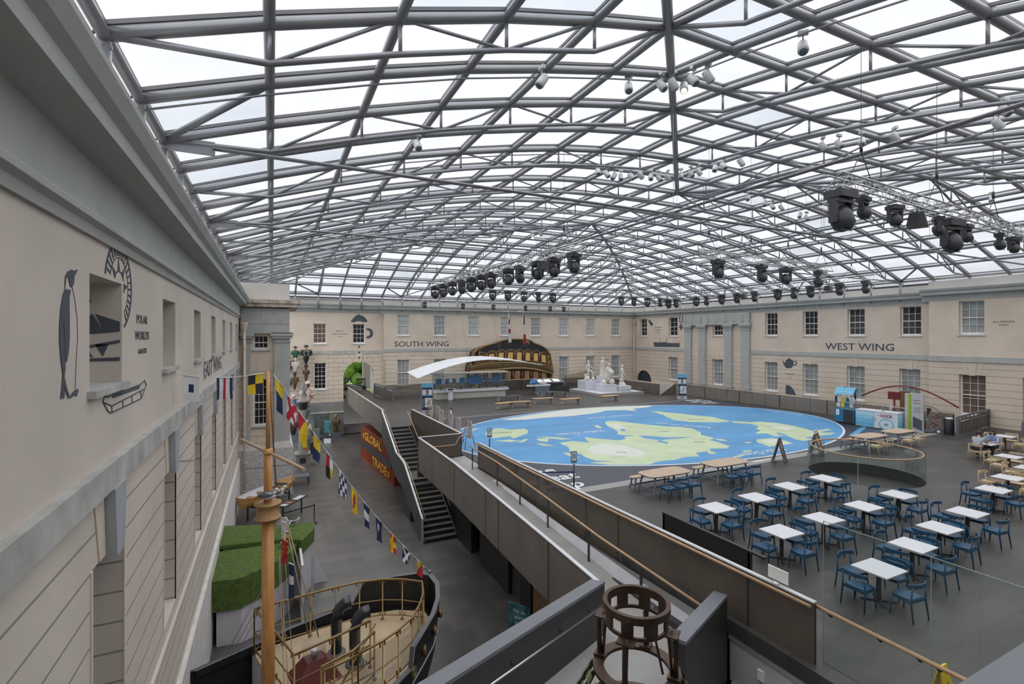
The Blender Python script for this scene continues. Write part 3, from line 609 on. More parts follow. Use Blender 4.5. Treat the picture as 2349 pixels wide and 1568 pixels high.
for k in range(n):
    y0=18.6-(18.6-7.4)*k/n; y1=18.6-(18.6-7.4)*(k+1)/n; f=lambda y:(18.6-y)/11.2
    xa=lambda y:8.14+.06*f(y); xb=lambda y:8.30+.10*f(y); zb=lambda y:rzr(y)+.012+.34*f(y); xc=lambda y:8.40+.22*f(y)
    b.quad((xa(y0),y0,rzr(y0)+.006),(xa(y1),y1,rzr(y1)+.006),(xb(y1),y1,zb(y1)),(xb(y0),y0,zb(y0)))
    kb.quad((xb(y0),y0,zb(y0)),(xb(y1),y1,zb(y1)),(xc(y1),y1,-.27),(xc(y0),y0,-.27 if k else -.05))
b.build('white_upstand',mat('white_plaster',(.50,.50,.52),.7),rp,norm=False); kb.build('kerb',mat('dark_concrete_kerb',(.16,.155,.145),.7),rp,norm=False)
b=MB(); b.bb((6.2,22.95,-.75),(8.4,23.1,-.0)); b.build('ramp_end',M_char,rp)
# inner handrail of the ramp
hr=thing('handrail','oak handrail on dark flat posts along the ramp','handrail',(8.1,22,0))
hp=[(8.05,21.0,.95),(8.05,18,.92),(8.0,14,.70),(7.95,11,.50),(8.15,7.5,.22)]
MB().tube([(x-8.1,y-22,z) for x,y,z in hp],.032,10).build('rail',M_wood,hr)
for y in (20.6,17.9,15.9,13.9,11.6,9.4):
    x=8.02; z1=.92+rzr(y)*1.02; MB().box((x-8.1+.02,y-22,(z1+rzr(y))/2-.02),(.02,.09,z1-rzr(y)-.02)).build('post',M_blk,hr)
b=MB(); b.tube([(-.0,23.0-22,.95),(.05,22.6-22,.95)],.03,8)
h2=thing('handrail','oak handrail crossing the mesh screen at the end of the ramp','handrail',(6.5,22.95,.0)); MB().tube([(0,0,.62),(1.55,0,.62),(1.8,0,1.0),(2.1,.0,1.05)],.03,10).build('rail',M_wood,h2)
b=MB(); b.tube([(0,0,.62),(0,.14,.62)],.012,5); b.tube([(1.5,0,.62),(1.5,.14,.62)],.012,5); b.build('bracket',M_blk,h2)
# rooms below the deck
un=thing('wall_undercroft','black walls of the rooms below the deck','wall'); un['kind']='structure'
b=MB()
for (y0,y1) in ((22.9,20.9),(19.9,17.0),(16.0,15.2),(13.9,7.6)): b.bb((8.1,y1,ZF),(8.4,y0,-.5))
for (y0,y1) in ((20.9,19.9),(17.0,16.0),(15.2,13.9)): b.bb((8.1,y1,-1.3),(8.4,y0,-.5))
b.bb((9.1,32.5,ZF),(9.3,49.3,-.3)); b.bb((8.4,23,ZF),(8.6,32.6,-.3)); b.bb((8.6,7.6,ZF),(8.7,23,-.3)); b.bb((8.6,-2,ZF),(8.7,7.6,-1.6)); b.build('black_walls',M_blk,un)
b=MB(); b.bb((8.25,15.9,ZF),(8.3,17.1,-1.3)); b.build('recess',M_char,un)
d=MB(); d.bb((8.16,13.95,ZF+.25),(8.2,15.15,-1.3)); dd_o=d.build('door_1',mat('oak_door',(.33,.19,.09),.5,var=.2,scale=5,sx=(1,6,1))); dd_o['kind']='structure'
d=MB(); d.bb((8.15,13.95,ZF),(8.19,15.15,ZF+.25)); d.build('kick_plate',M_greym,dd_o)
t=MB(); t.box((0,0,0),(.012,.3,.45)); t=t.build('notice',M_sill); t.location=(8.09,18.8,-2.2); tag(t,'small white notice on the black wall under the ramp','notice')
t=MB(); t.box((0,0,0),(.012,.16,.22)); t=t.build('notice',mat('blue_sign',(.25,.38,.6),.5)); t.location=(8.09,20.5-.75,-1.9); tag(t,'tiny blue sign on the black wall beside the dark doorway','sign')
# landing with the two sloping parapets
ld=thing('floor_landing','grey landing with the sloping parapets','floor'); ld['kind']='structure'
b=MB(); dx,dy=-.9,-.44
A,B_=(6.5,8.9),(8.5,7.35)
b.add([(A[0],A[1],-.62),(B_[0],B_[1],-.74),(B_[0]+dx*6,B_[1]+dy*6,-.2),(A[0]+dx*6,A[1]+dy*6,-.1),(A[0],A[1],-.9),(B_[0],B_[1],-1.),(B_[0]+dx*6,B_[1]+dy*6,-.5),(A[0]+dx*6,A[1]+dy*6,-.4)],[(0,1,2,3),(7,6,5,4),(0,4,5,1),(1,5,6,2),(2,6,7,3),(3,7,4,0)])
b.prism([(8.7,7.3),(1.5,3.7),(1.5,-2),(8.7,-2)],-1.55,-1.27); b.build('landing_slab',M_conc,ld)
b=MB(); b.bb((8.66,-2,-1.3),(8.72,7.35,-.35)); b.build('white_wall',mat('white_plaster',(.50,.50,.52),.7),ld); b=MB(); b.bb((8.62,-2,-.42),(8.8,7.35,-.28)); b.build('grey_ledge',M_conc,ld)
b=MB(); b.box((8.64,6.6,-.75),(.05,.13,.2)); b.build('wall_fitting',M_white,ld)
def slopewall(A,n,z0,z1,h,nm,lab,hand):
    r=thing(nm,lab,'parapet',(A[0],A[1],0)); u=Vector((dx,dy,0)).normalized(); e=u*n; w=Vector((-u.y,u.x,0))
    b=MB(); b.bar((0,0,z0),(e.x,e.y,z1),.28,.06); b.build('coping',mat('blue_grey_coping',(.15,.155,.175),.4),r)
    b=MB(); vs=[]
    for s in (-.13,.13):
        for (p,z) in (((0,0,0),z0-.03),(tuple(e),z1-.03),(tuple(e),z1-h),((0,0,0),z0-h)): q=Vector(p)+w*s; vs.append((q.x,q.y,z))
    b.add(vs,[(0,1,2,3),(7,6,5,4),(0,4,5,1),(1,5,6,2),(2,6,7,3),(3,7,4,0)]); b.build('panel',mat('charcoal_steel',(.03,.03,.033),.45),r)
    if hand:
        q=w*hand; MB().tube([Vector((0,0,z0-.32))+q+u*.2,Vector((e.x,e.y,z1-.32))+q],.02,8).build('handrail',mat('brushed_steel',(.6,.58,.56),.25,.9),r)
        b=MB()
        for t in (.12,.3,.55,.8): p=Vector((e.x*t,e.y*t,z0+(z1-z0)*t-.36)); b.tube([p+w*.1,p+q],.012,5); b.tube([p+w*.13,p+w*.15],.035,8)
        b.build('bracket',M_blk,r)
slopewall((6.52,9.0),6.0,.5,1.05,1.5,'stair_parapet','long sloping grey metal parapet with a steel handrail left of the bronze lens frame',.27)
slopewall((8.47,7.42),2.55,.5,.76,2.0,'stair_parapet','short sloping grey metal parapet right of the bronze lens frame',0)
# tall glass screen and rail at the near right
gs=thing('glass_screen','tall clear glass screen with an oak rail at the near right of the café','glass screen',(9.0,5.6,0))
for k,(a,e) in enumerate(((0,-1.62),(-1.64,-3.9),(-3.92,-7.2))):
    b=MB(); b.bb((-.008,e,0.0),(.008,a,2.56)); b.build('glass_pane',M_clear,gs)
b=MB()
for y in (0,-1.63,-3.91): b.tube([(0,y,0),(0,y,2.56)],.007,4)
b.tube([(0,0,2.56),(0,-7.2,2.56)],.007,4); b.build('glass_edge',mat('glass_edge',(.30,.38,.35),.2),gs)
MB().tube([(-.12,.25,1.02),(-.12,-7.2,1.0)],.035,12).build('handrail',M_wood,gs)
for y in (-.15,-.95,-1.5,-1.75,-2.8): b=MB(); b.tube([(0,y,.93),(-.06,y,.93),(-.12,y,.98)],.012,6); b.tube([(-.02,y,.93),(-.035,y,.93)],.035,10); b.build('bracket',M_blk,gs)
# near balcony parapet at the lower right corner
b=MB(); b.bar((-1.0,.54,4.86),(6.5,.62,4.86),.3,.08); nb=b.build('parapet',mat('blue_grey_coping',(.15,.155,.175),.4)); tag(nb,'smooth grey balcony parapet at the lower right corner closest to the camera','parapet')
b=MB(); b.bb((-1,.62-.2,-1.27),(6.5,.56,4.82)); b.build('parapet_face',M_greym,nb)
# round glass balustrade round the well
wl=thing('glass_well','round green glass balustrade with an oak rail around the opening in the deck','balustrade',(WCX,WCY,0))
n=12
for q in range(4):
    b=MB(); 
    for k in range(n):
        a=2*PI*(q*n+k+.06)/48; e=2*PI*(q*n+k+.94+.06)/48
        r0=WR+.03; b.quad((r0*math.cos(a),r0*math.sin(a),-.3),(r0*math.cos(e),r0*math.sin(e),-.3),(r0*math.cos(e),r0*math.sin(e),1.15),(r0*math.cos(a),r0*math.sin(a),1.15))
    b.sm=[True]*len(b.sm); b.build('glass_pane',M_green,wl,norm=False)
    a=2*PI*(q*n)/48+.4; MB().tube([(r0*math.cos(a),r0*math.sin(a),-.3),(r0*math.cos(a),r0*math.sin(a),1.15)],.012,4).build('glass_joint',MATS['glass_edge'],wl)
MB().tube([((WR-.08)*math.cos(2*PI*k/48),(WR-.08)*math.sin(2*PI*k/48),1.1) for k in range(48)],.03,8,closed=True).build('handrail',M_wood,wl)
# west bridge fence and far passage rails
def barfence(name,label,A,B_,h,n,z=0):
    r=thing(name,label,'fence',(A[0],A[1],z)); e=Vector((B_[0]-A[0],B_[1]-A[1],0)); MB().bar((0,0,h),(e.x,e.y,h),.09,.1).build('top_rail',M_greym,r)
    for k in range(n+1):
        p=e*(k/n); w=.14 if k in (0,n) else .05; MB().box((p.x,p.y,h/2),(w,w,h)).build('post',M_greym,r)
    b=MB(); b.bar((0,0,.55),(e.x,e.y,.55),.02,.9); b.build('infill',M_mesh,r)
    MB().tube([(0,-.12,h*.8),(e.x,e.y-.12,h*.8)],.018,6).build('handrail',MATS['brushed_steel'],r); return r
barfence('bridge_fence','dark grey steel fence beside the door of the right hand bay',(36.4,14.75),(42.1,15.45),1.15,8)
barfence('bridge_fence','short end of a dark steel fence at the right edge of the picture',(37.9,12.4),(42.1,12.1),1.1,6)
barfence('bridge_fence','dark barred rail on the right of the arched passage',(9.35,51.2),(10.0,45.6),1.15,9)
barfence('bridge_fence','dark barred rail on the left of the arched passage',(6.9,51.8),(7.6,48.2),1.1,5)
# gate and steps behind the arch, garden beyond
gt_=thing('wooden_gate','dark wooden gate fence seen through the arch','gate',(7.0,55.5,.3))
for (x0,x1,y) in ((-.6,.9,1.4),(1.2,2.2,0)):
    b=MB(); b.bb((x0,y,.95),(x1,y+.06,1.05)); b.bb((x0,y,.15),(x1,y+.06,.25)); b.build('rail',M_blk,gt_)
    k=0
    while x0+k*.14<x1: MB().box((x0+k*.14,y+.03,.55),(.06,.03,1.1)).build('picket',M_blk,gt_); k+=1
b=MB(); b.bb((6.4,52.3,-.3),(9.48,57,0.02)); b.bb((6.4,57,0),(9.5,61,.3)); o=b.build('floor_passage',M_deckf); o['kind']='structure'
b=MB()
for k in range(4): b.bb((6.5,52.5+k*.45,ZF),(9.4,54.1,ZF+.17*(k+1)))
b.bb((6.45,56,ZF),(9.6,56.3,-.3)); o=b.build('steps',M_conc); tag(o,'low pale steps with an added end wall in the far passage under the deck','steps')  # first box is an end wall added to darken the bright passage
M_leaf=mat('garden_leaves',(.20,.36,.07),.7,var=.6,scale=9)
rnd=random.Random(4)
b=MB()
for k in range(200): 
    p=Vector((rnd.uniform(5,12),rnd.uniform(63,66),rnd.uniform(.3,7))); b.ell(p,(rnd.uniform(.4,.8),)*3,6)
o=b.build('shrubbery',M_leaf); tag(o,'sunlit green bushes seen through the arch','shrubs',kind='stuff')
b=MB(); b.bb((-4,60,-.4),(20,70,-.9)); o=b.build('garden_lawn',mat('lawn',(.28,.45,.06),.9,var=.3,scale=4)); tag(o,'bright green lawn outside the arch','lawn',kind='stuff')
# ---------------- café furniture ----------------
def chair(name,m,label,tone):
    t=thing(name,label,'chair')
    b=MB(); pts=[]
    for (x,y) in ((-.20,.17),(-.235,.0),(-.225,-.12),(-.17,-.20),(.17,-.20),(.225,-.12),(.235,.0),(.20,.17),(.1,.215),(-.1,.215)): pts.append((x,y))
    n=len(pts); c=[(x*.9,y*.9) for x,y in pts]
    vs=[(x,y,.43) for x,y in c]+[(x,y,.452) for x,y in pts]+[(x*.95,y*.95,.462) for x,y in pts]+[(x*.45,y*.45,.450) for x,y in pts]
    fs=[tuple(range(n))[::-1]]+[(k*n+i,k*n+(i+1)%n,(k+1)*n+(i+1)%n,(k+1)*n+i) for k in range(3) for i in range(n)]+[tuple(range(3*n,4*n))]
    b.add(vs,fs,True); b.build('seat',m,t)
    for s in (-1,1):
        MB().tube([(s*.20,.175,.44),(s*.225,.20,0)],[.021,.013],8).build('leg',m,t)
        MB().tube([(s*.245,-.27,0),(s*.232,-.215,.42),(s*.215,-.235,.74)],[.014,.021,.015],8).build('leg',m,t)
    b=MB(); b.bar((-.19,.16,.405),(.19,.16,.405),.022,.055); b.bar((-.225,-.2,.405),(.225,-.2,.405),.022,.055)
    for s in (-1,1): b.bar((s*.195,.16,.405),(s*.228,-.2,.405),.022,.055)
    b.build('seat_frame',m,t)
    b=MB(); q=[(-.25,-.155,.745),(-.235,-.215,.745),(-.13,-.262,.745),(0,-.275,.745),(.13,-.262,.745),(.235,-.215,.745),(.25,-.155,.745)]
    for a,e in zip(q,q[1:]): b.bar(a,e,.024,.085)
    b.build('backrest',m,t); return t
M_blue=mat('blue_stained_wood',(.012,.062,.125),.5,var=.12,scale=5); M_ash=mat('pale_ash_wood',(.50,.39,.25),.55,var=.1,scale=6)
def cafetable():
    t=thing('cafe_table','','table'); b=MB(); b.box((0,0,.728),(.82,.74,.018)); b.build('tabletop',mat('white_laminate',(.56,.57,.60),.4,var=.01),t)
    b=MB(); b.box((0,0,.711),(.816,.736,.016)); b.build('plywood_edge',mat('plywood',(.45,.36,.26),.6),t)
    b=MB(); b.bb((-.035,-.035,.03),(.035,.035,.70)); b.build('column',M_blk,t)
    b=MB(); 
    for a in (45,135): 
        c,s=math.cos(R(a))*.33,math.sin(R(a))*.33; b.bar((-c,-s,.022),(c,s,.022),.045,.02)
    b.bb((-.07,-.07,0.012),(.07,.07,.045)); 
    for a in (45,135,225,315): b.lathe([(.025,0),(.03,.012),(.02,.014)],(math.cos(R(a))*.32,math.sin(R(a))*.32,0),n=8)
    b.build('base',M_blk,t); return t
proto=cafetable(); chp=chair('dining_chair',M_blue,'','blue'); cha=chair('dining_chair',M_ash,'','pale')
first={'t':1,'b':1,'a':1}
def place(p,key,x,y,rz,label,group=None,z=0):
    o=p if first[key] else copy_tree(p); first[key]=0; o.location=(x,y,z); o.rotation_euler=(0,0,R(rz)); o['label']=label
    if group: o['group']=group
    return o
rows=[('front row',[(12.21,6.36),(14.3,6.7),(16.3,7.0),(18.45,7.25),(22.0,7.95)]),('middle row',[(12.2,8.7),(14.15,8.8),(16.27,8.9),(18.48,9.05)]),('back row',[(12.12,10.78),(14.05,10.9),(16.15,11.2),(18.2,11.25)])]
nth=['first','second','third','fourth','fifth']
cr_=random.Random(11)
# chair sides: (dx,dy,heading) heading = direction the sitter faces;  +x side backs to +x
SD=[('left',-.60,.04,-90),('far',.03,.55,180),('right',.52,.0,90),('near',-.08,-.58,0)]
for ri_,(rn,tb) in enumerate(rows):
    for k,(x,y) in enumerate(tb):
        a=cr_.uniform(-2,2); place(proto,'t',x,y,a,'white café table ringed by blue chairs, %s from the left in the %s'%(nth[k],rn),'white café tables')
        for (nm,dx,dy,hd) in SD:
            place(chp,'b',x+dx+cr_.uniform(-.04,.04),y+dy+cr_.uniform(-.04,.04),hd+cr_.uniform(-7,7),'blue chair at the %s of the %s white café table, %s'%({'left':'near-left','far':'far-left','right':'far-right','near':'near-right'}[nm],nth[k],rn),'blue café chairs')
ash=[('beside the short dark fence',(34.35,11.95)),('where the two people sit',(31.15,11.55)),('second behind the seated couple',(28.7,9.85)),('cut by the picture edge',(26.85,8.6)),('closest to the blue chairs',(24.35,8.38))]
for k,(nm,(x,y)) in enumerate(ash):
    place(proto,'t',x,y,0,'white café table with pale chairs, '+nm,'white café tables')
    for (sn,dx,dy,hd) in SD:
        if k==1 and sn in('far','near'): continue
        ddx,ddy=(dx*1.25,dy) 
        place(cha,'a',x+ddx,y+ddy,hd+cr_.uniform(-6,6),'pale chair, %s side of white table %s'%({'left':'near-left','far':'far-left','right':'far-right','near':'near-right'}[sn],nm),'pale wooden chairs')
def picnic(x,y,L_,Wd,label,rz=0):
    t=thing('picnic_table',label,'table',(x,y,0),R(rz),'oak topped long tables'); n=24; pl=[]
    for k in range(n):
        a=2*PI*k/n; c,s=math.cos(a),math.sin(a); e=.42; pl.append((L_/2*math.copysign(abs(c)**e,c),Wd/2*math.copysign(abs(s)**e,s)))
    MB().prism(pl,.725,.75).build('tabletop',mat('oak_veneer',(.40,.30,.22),.5,var=.12,scale=5,sx=(1,6,1)),t)
    MB().prism([(a*.97,b_*.95) for a,b_ in pl],.695,.7249).build('underframe',M_greym,t)
    for sx in (-1,1):
        for sy in (-1,1): MB().bar((sx*(L_/2-.28),sy*(Wd/2-.14),.7),(sx*(L_/2-.14),sy*(Wd/2-.04),0),.07,.06).build('leg',M_greym,t)
        MB().bar((sx*(L_/2-.19),-Wd/2+.07,.22),(sx*(L_/2-.19),Wd/2-.07,.22),.04,.07).build('stretcher',M_greym,t)
    MB().bar((-L_/2+.2,0,.22),(L_/2-.2,0,.22),.05,.07).build('stretcher',M_greym,t)
def lowbench(x,y,L_,label,rz=0):
    t=thing('bench',label,'bench',(x,y,0),R(rz)); n=16; pl=[]
    for k in range(n):
        a=2*PI*k/n; c,s=math.cos(a),math.sin(a); pl.append((L_/2*math.copysign(abs(c)**.35,c),.17*math.copysign(abs(s)**.5,s)))
    MB().prism(pl,.43,.455).build('seat',MATS['oak_veneer'],t)
    for sx in (-1,1):
        for sy in (-1,1): MB().bar((sx*(L_/2-.2),sy*.1,.43),(sx*(L_/2-.1),sy*.15,0),.05,.045).build('leg',M_greym,t)
        MB().bar((sx*(L_/2-.14),-.12,.16),(sx*(L_/2-.14),.12,.16),.035,.05).build('stretcher',M_greym,t)
    MB().bar((-L_/2+.15,0,.16),(L_/2-.15,0,.16),.04,.05).build('stretcher',M_greym,t)
picnic(13.5,14.45,2.1,.95,'long oak topped table nearest the white lettering on the map'); picnic(16.8,14.5,2.1,.95,'long oak topped table with blue chairs, nearer the sandwich boards')
picnic(28.1,15.1,2.1,.95,'long oak topped table with pale chairs behind the round glass well'); picnic(30.9,15.15,2.0,.95,'long oak topped table with pale chairs in front of the information desk')
lowbench(13.5,15.25,2.0,'oak bench behind the long table nearest the white map lettering'); lowbench(16.75,15.2,2.0,'oak bench behind the long table nearer the sandwich boards'); lowbench(28.0,15.85,1.9,'oak bench behind the long table beyond the glass well')
for k,x in enumerate((12.9,13.45,14.05)): place(chp,'b',x,13.62,cr_.uniform(-5,5),'blue chair at the long table nearest the white map lettering, %s from the left'%nth[k],'blue café chairs')
for k,x in enumerate((16.2,16.78,17.38)): place(chp,'b',x,13.68,cr_.uniform(-5,5),'blue chair at the long table nearer the sandwich boards, %s from the left'%nth[k],'blue café chairs')
for k,(x,y,n_) in enumerate(((27.25,14.35,'left chair at the long table beyond the glass well'),(28.1,14.35,'right chair at the long table beyond the glass well'),(30.3,14.4,'left chair at the long table by the information desk'),(31.2,14.4,'right chair at the long table by the information desk'))): place(cha,'a',x,y,cr_.uniform(-5,5),'pale ash '+n_,'pale wooden chairs')
# black service counter below the long balustrade
b=MB(); b.add([(0,0,0),(0,0,1.1),(0,-2.75,1.1),(0,-2.75,0),(.06,0,0),(.06,0,1.1),(.06,-2.75,1.1),(.06,-2.75,0)],[(0,1,2,3),(7,6,5,4),(0,4,5,1),(1,5,6,2),(2,6,7,3),(3,7,4,0)])
sc_=thing('screen','black mesh screen standing on the deck behind the long balustrade','screen',(9.55,10.3,0)); b.build('panel',meshmat('black_mesh',(.03,.03,.03),.97,.05,.03),sc_); MB().bar((.03,0,1.12),(.03,-3.1,1.12),.08,.05).build('cap',M_blk,sc_)
for y in (-.05,-2.7): MB().bb((0,y-.03,0),(.07,y+.03,1.1)).build('post',M_blk,sc_)
# small folded sign by the rail, wet floor sign
t=thing('table_sign','small white notice clipped to the long oak rail','notice',(8.75,6.4,1.15)); MB().box((.12,0,.12),(.02,.42,.24)).build('board',M_white,t); MB().box((.135,0,.12),(.01,.34,.15)).build('print',M_conc,t); MB().tube([(.0,-.1,-.02),(.0,.02,-.02)],.045,10).build('clip',M_cap,t)
wf=thing('wet_floor_sign','yellow folding wet floor sign behind the glass screen at the bottom right','sign',(9.73,4.15,0)); M_y=mat('yellow_plastic',(.75,.55,.02),.4)
b=MB(); b.prism([(-.16,0),(.16,0),(.10,.62),(-.10,.62)],0,.02,M=frame((0,-.14,0),(1,0,0),(0,.22,1))); b.build('panel',M_y,wf); b=MB(); b.prism([(-.16,0),(.16,0),(.10,.62),(-.10,.62)],0,.02,M=frame((0,.14,0),(1,0,0),(0,-.22,1))); b.build('panel',M_y,wf)
b=MB(); b.prism([(-.05,.15),(.05,.15),(0,.4)],.021,.026,M=frame((0,-.14,0),(1,0,0),(0,.22,1))); b.build('black_mark',M_blk,wf)
# ---------------- the floor map ----------------
mp_=thing('floor_map','huge oval world map printed in blue and pale green on the deck','floor map',(0,0,0))
MX,MY,MRX,MRY=22.74,25.22,14.0,8.88
M_navy=mat('navy_vinyl',(.032,.038,.054),.4,var=.12,scale=2); M_sea=mat('sea_blue_vinyl',(.062,.235,.45),.5,var=.16,scale=.35,sx=(.6,2,1)); M_land=mat('pale_green_land',(.44,.52,.34),.4,var=.1,scale=.8)
M_ice=mat('pale_ice_land',(.53,.56,.50),.45,var=.05); M_lt=mat('white_vinyl',(.62,.64,.67),.4); M_kerbf=mat('pale_stone_border',(.25,.245,.235),.5)
b=MB(); b.bb((8.75,16.2,.0005),(36.9,34.15,.004)); b.build('navy_ground',M_navy,mp_); MB().bb((8.75,15.65,.0005),(37.0,16.2,.006)).build('border',M_kerbf,mp_); MB().bb((8.75,34.15,.0005),(36.9,34.3,.005)).build('border',M_kerbf,mp_)
el=lambda k,n,a=0: (MX+(MRX-a)*math.cos(2*PI*k/n),MY+(MRY-a)*math.sin(2*PI*k/n))
b=MB(); b.prism([el(k,96) for k in range(96)],.004,.006); b.build('white_rim',M_lt,mp_); b=MB(); b.prism([el(k,96,.13) for k in range(96)],.006,.0085); b.build('sea',M_sea,mp_)
Z=lambda x,y: at(1040+x/2.553,880+y/2.553,z=0)
rj=random.Random(5)
def rough(pts,n=3,amp=.022):
    P=[Vector((p.x,p.y)) for p in (Z(*q) for q in pts)]
    for _ in range(n):
        o=[]
        for i,p in enumerate(P):
            q=P[(i+1)%len(P)]; d=(q-p); L=d.length; o.append(p)
            if L>.12: o.append(p+d*.5+Vector((-d.y,d.x))*rj.uniform(-amp,amp)*2.2)
        P=o
    r=[]
    for p in P:
        v=Vector(((p.x-MX)/(MRX-.2),(p.y-MY)/(MRY-.2)))
        if v.length>1: v.normalize()
        r.append((MX+v.x*(MRX-.2),MY+v.y*(MRY-.2)))
    return r
def landmass(nm,pts,m,z=.0085,h=.0015,n=3,amp=.022,label=None):
    b=MB(); b.prism(rough(pts,n,amp),z,z+h); return b.build(nm,m,mp_,label)
landmass('ice_shelf',[(285,207),(400,190),(600,162),(800,138),(1000,124),(1180,125),(1120,140),(1050,148),(1078,158),(1000,154),(900,157),(800,176),(700,188),(560,197),(430,210),(330,213)],M_ice)
L_=[[(185,295),(200,280),(235,270),(240,262),(290,262),(330,270),(370,265),(415,262),(440,275),(435,290),(400,303),(370,315),(350,320),(335,308),(290,312),(240,318),(205,312)],
[(825,245),(845,242),(868,252),(865,262),(840,258)],
[(887,230),(895,220),(940,217),(1000,222),(1100,235),(1170,243),(1250,250),(1330,252),(1400,262),(1450,285),(1450,300),(1400,310),(1330,313),(1250,314),(1200,310),(1130,305),(1050,303),(1000,302),(960,295),(965,280),(930,260),(900,245)],
[(625,345),(700,335),(800,345),(770,312),(830,320),(900,325),(960,332),(1010,322),(1000,310),(1080,300),(1130,322),(1220,330),(1300,322),(1350,318),(1450,300),(1530,318),(1500,330),(1560,345),(1620,365),(1600,380),(1500,380),(1510,395),(1420,405),(1440,425),(1350,430),(1300,445),(1200,455),(1130,475),(1050,490),(900,489),(950,478),(870,470),(790,463),(850,458),(950,455),(830,450),(770,430),(740,410),(680,395),(670,370),(640,358)],
[(240,335),(330,326),(400,335),(330,341)],[(490,320),(560,320),(550,340),(500,335)],[(480,350),(530,350),(595,366),(520,362)],[(640,405),(670,403),(740,432),(700,430)],[(480,310),(600,312),(700,324),(640,328),(560,320)],[(375,342),(420,322),(440,325),(400,345)],
[(1150,163),(1210,162),(1290,172),(1400,183),(1520,195),(1600,213),(1622,222),(1540,227),(1400,225),(1290,213),(1250,195),(1220,180),(1190,170)],
[(1620,218),(1700,222),(1740,225),(1800,222),(1900,230),(1960,240),(2040,258),(2100,275),(2190,262),(2220,270),(2150,285),(2240,287),(2210,300),(2130,305),(2060,315),(2110,325),(2050,335),(2000,325),(1940,300),(1890,310),(1830,290),(1770,292),(1800,275),(1770,262),(1790,250),(1740,235),(1640,228)],
[(1780,325),(1870,318),(1950,335),(1990,350),(1900,360),(1850,370),(1820,355),(1780,345)],[(1530,325),(1570,322),(1610,335),(1570,335)],[(1705,342),(1745,340),(1740,348),(1710,348)],[(1450,380),(1530,400),(1545,408),(1500,412)],[(95,272),(130,262),(160,258),(110,277)],[(1690,395),(1740,388),(1750,396),(1700,402)],[(1640,425),(1700,415),(1690,428),(1640,432)]]
for i,p in enumerate(L_): landmass('land',p,M_land,z=.0085+.0001*i)
for p in ([(780,385),(860,350),(960,355),(1040,372),(1120,395),(1100,430),(1000,425),(900,420),(820,410)],[(905,232),(960,235),(1020,262),(990,275),(940,255)],[(1830,238),(1900,240),(2010,262),(1960,275),(1870,258)],[(1800,330),(1900,325),(1935,340),(1860,355)]): landmass('highland',p,M_ice,z=.0115,amp=.06)
for p in ([(1205,330),(1260,345),(1250,352),(1190,338)],[(985,262),(1012,270),(1000,280),(975,270)],[(1890,285),(1930,292),(1960,300),(1900,298)]): landmass('inland_sea',p,M_sea,z=.0125,n=2)
for (s,a,e,sz) in (('Indian Ocean',(880,275),(610,300),.9),('Southern Ocean',(1045,182),(785,204),.75),('Atlantic Ocean',(1525,258),(1185,230),.8),('Pacific Ocean',(2050,185),(1815,152),.7),('Arctic Ocean',(1945,380),(1680,420),.8),('AFRICA',(1265,280),(1190,280),.3),('ASIA',(1015,403),(950,400),.35),('AUSTRALIA',(345,283),(230,290),.35),('EUROPE',(1470,342),(1410,340),.3),('SOUTH AMERICA',(1460,208),(1370,210),.3),('NORTH AMERICA',(1900,250),(1830,248),.3)):
    A,B_=Z(*a),Z(*e); u=(B_-A); Ln=u.length; u.normalize(); v=Vector((0,0,1)).cross(u); o=(A+B_)/2; o.z=.0145
    t=text(s,'lettering',sz,M_ink if s.isupper() else M_lt,frame(o,u,v),mp_,ext=.0008,shear=0 if s.isupper() else .25); w=t.dimensions.length
    me=t.data; xs_=[(vv.co-o).dot(u) for vv in me.vertices]; k=Ln/(max(xs_)-min(xs_))
    for vv in me.vertices: d=(vv.co-o).dot(u); vv.co=vv.co+u*(d*k-d)
def lab(lines,o,u,sz):
    u=Vector(u).normalized(); v=Vector((0,0,1)).cross(u)
    for i,s in enumerate(lines): text(s,'lettering',sz,M_lt,frame(Vector(o)-v*sz*.95*i,u,v),mp_,ext=.0008,shear=.2,bold=.02)
lab(['The','Great','Map'],(10.3,18.9,.006),(1,-.02,0),1.15); lab(['The','Great','Map'],(35.2,32.0,.006),(-1,0,0),1.0)
lab(['The','Great','Map'],(9.7,22.6,.006),(0,1,0),.001+.5)
for (x,y) in ((20.4,15.95),(30.3,16.6),(33.6,17.2)): b=MB(); b.bb((x,y,.006),(x+1.2,y+.12,.0075)); b.build('pale_print',M_lt,mp_)
b=MB(); b.add([(31.2,17.5,.007),(35.2,19.0,.007),(35.1,19.25,.007),(31.0,17.8,.007)],[(0,1,2,3)]); b.build('blue_stripe',M_sea,mp_)
# small pole signs for the map edge
for (x,y,s) in ((9.0,20.9,'P'),(9.95,15.3,'B')):
    t=thing('pole_sign','slim post with a small sign, '+('start of the long balustrade' if s=='P' else 'with a blue belt by the white map lettering'),'sign',(x,y,0))
    MB().tube([(0,0,0),(0,0,1.25)],.03,8).build('post',M_blk,t); MB().lathe([(.17,0),(.17,.02),(.03,.05)],n=16).build('base',M_blk,t); b=MB(); b.box((0,0,1.5),(.22,.02,.42),rz=R(-20)); b.build('sign_plate',M_greym,t)
    b=MB(); b.box((-.006,-.016,1.52),(.17,.006,.32),rz=R(-20)); b.build('print',M_lt,t); text(s,'symbol',.22,M_sea,frame((-.008,-.025,1.54),(math.cos(R(-20)),math.sin(R(-20)),0),(0,0,1)),t,ext=.002)
    if s=='B': MB().bar((0,0,.95),(-1.3,.75,.9),.01,.05).build('belt',mat('belt_blue',(.02,.06,.2),.6),t)
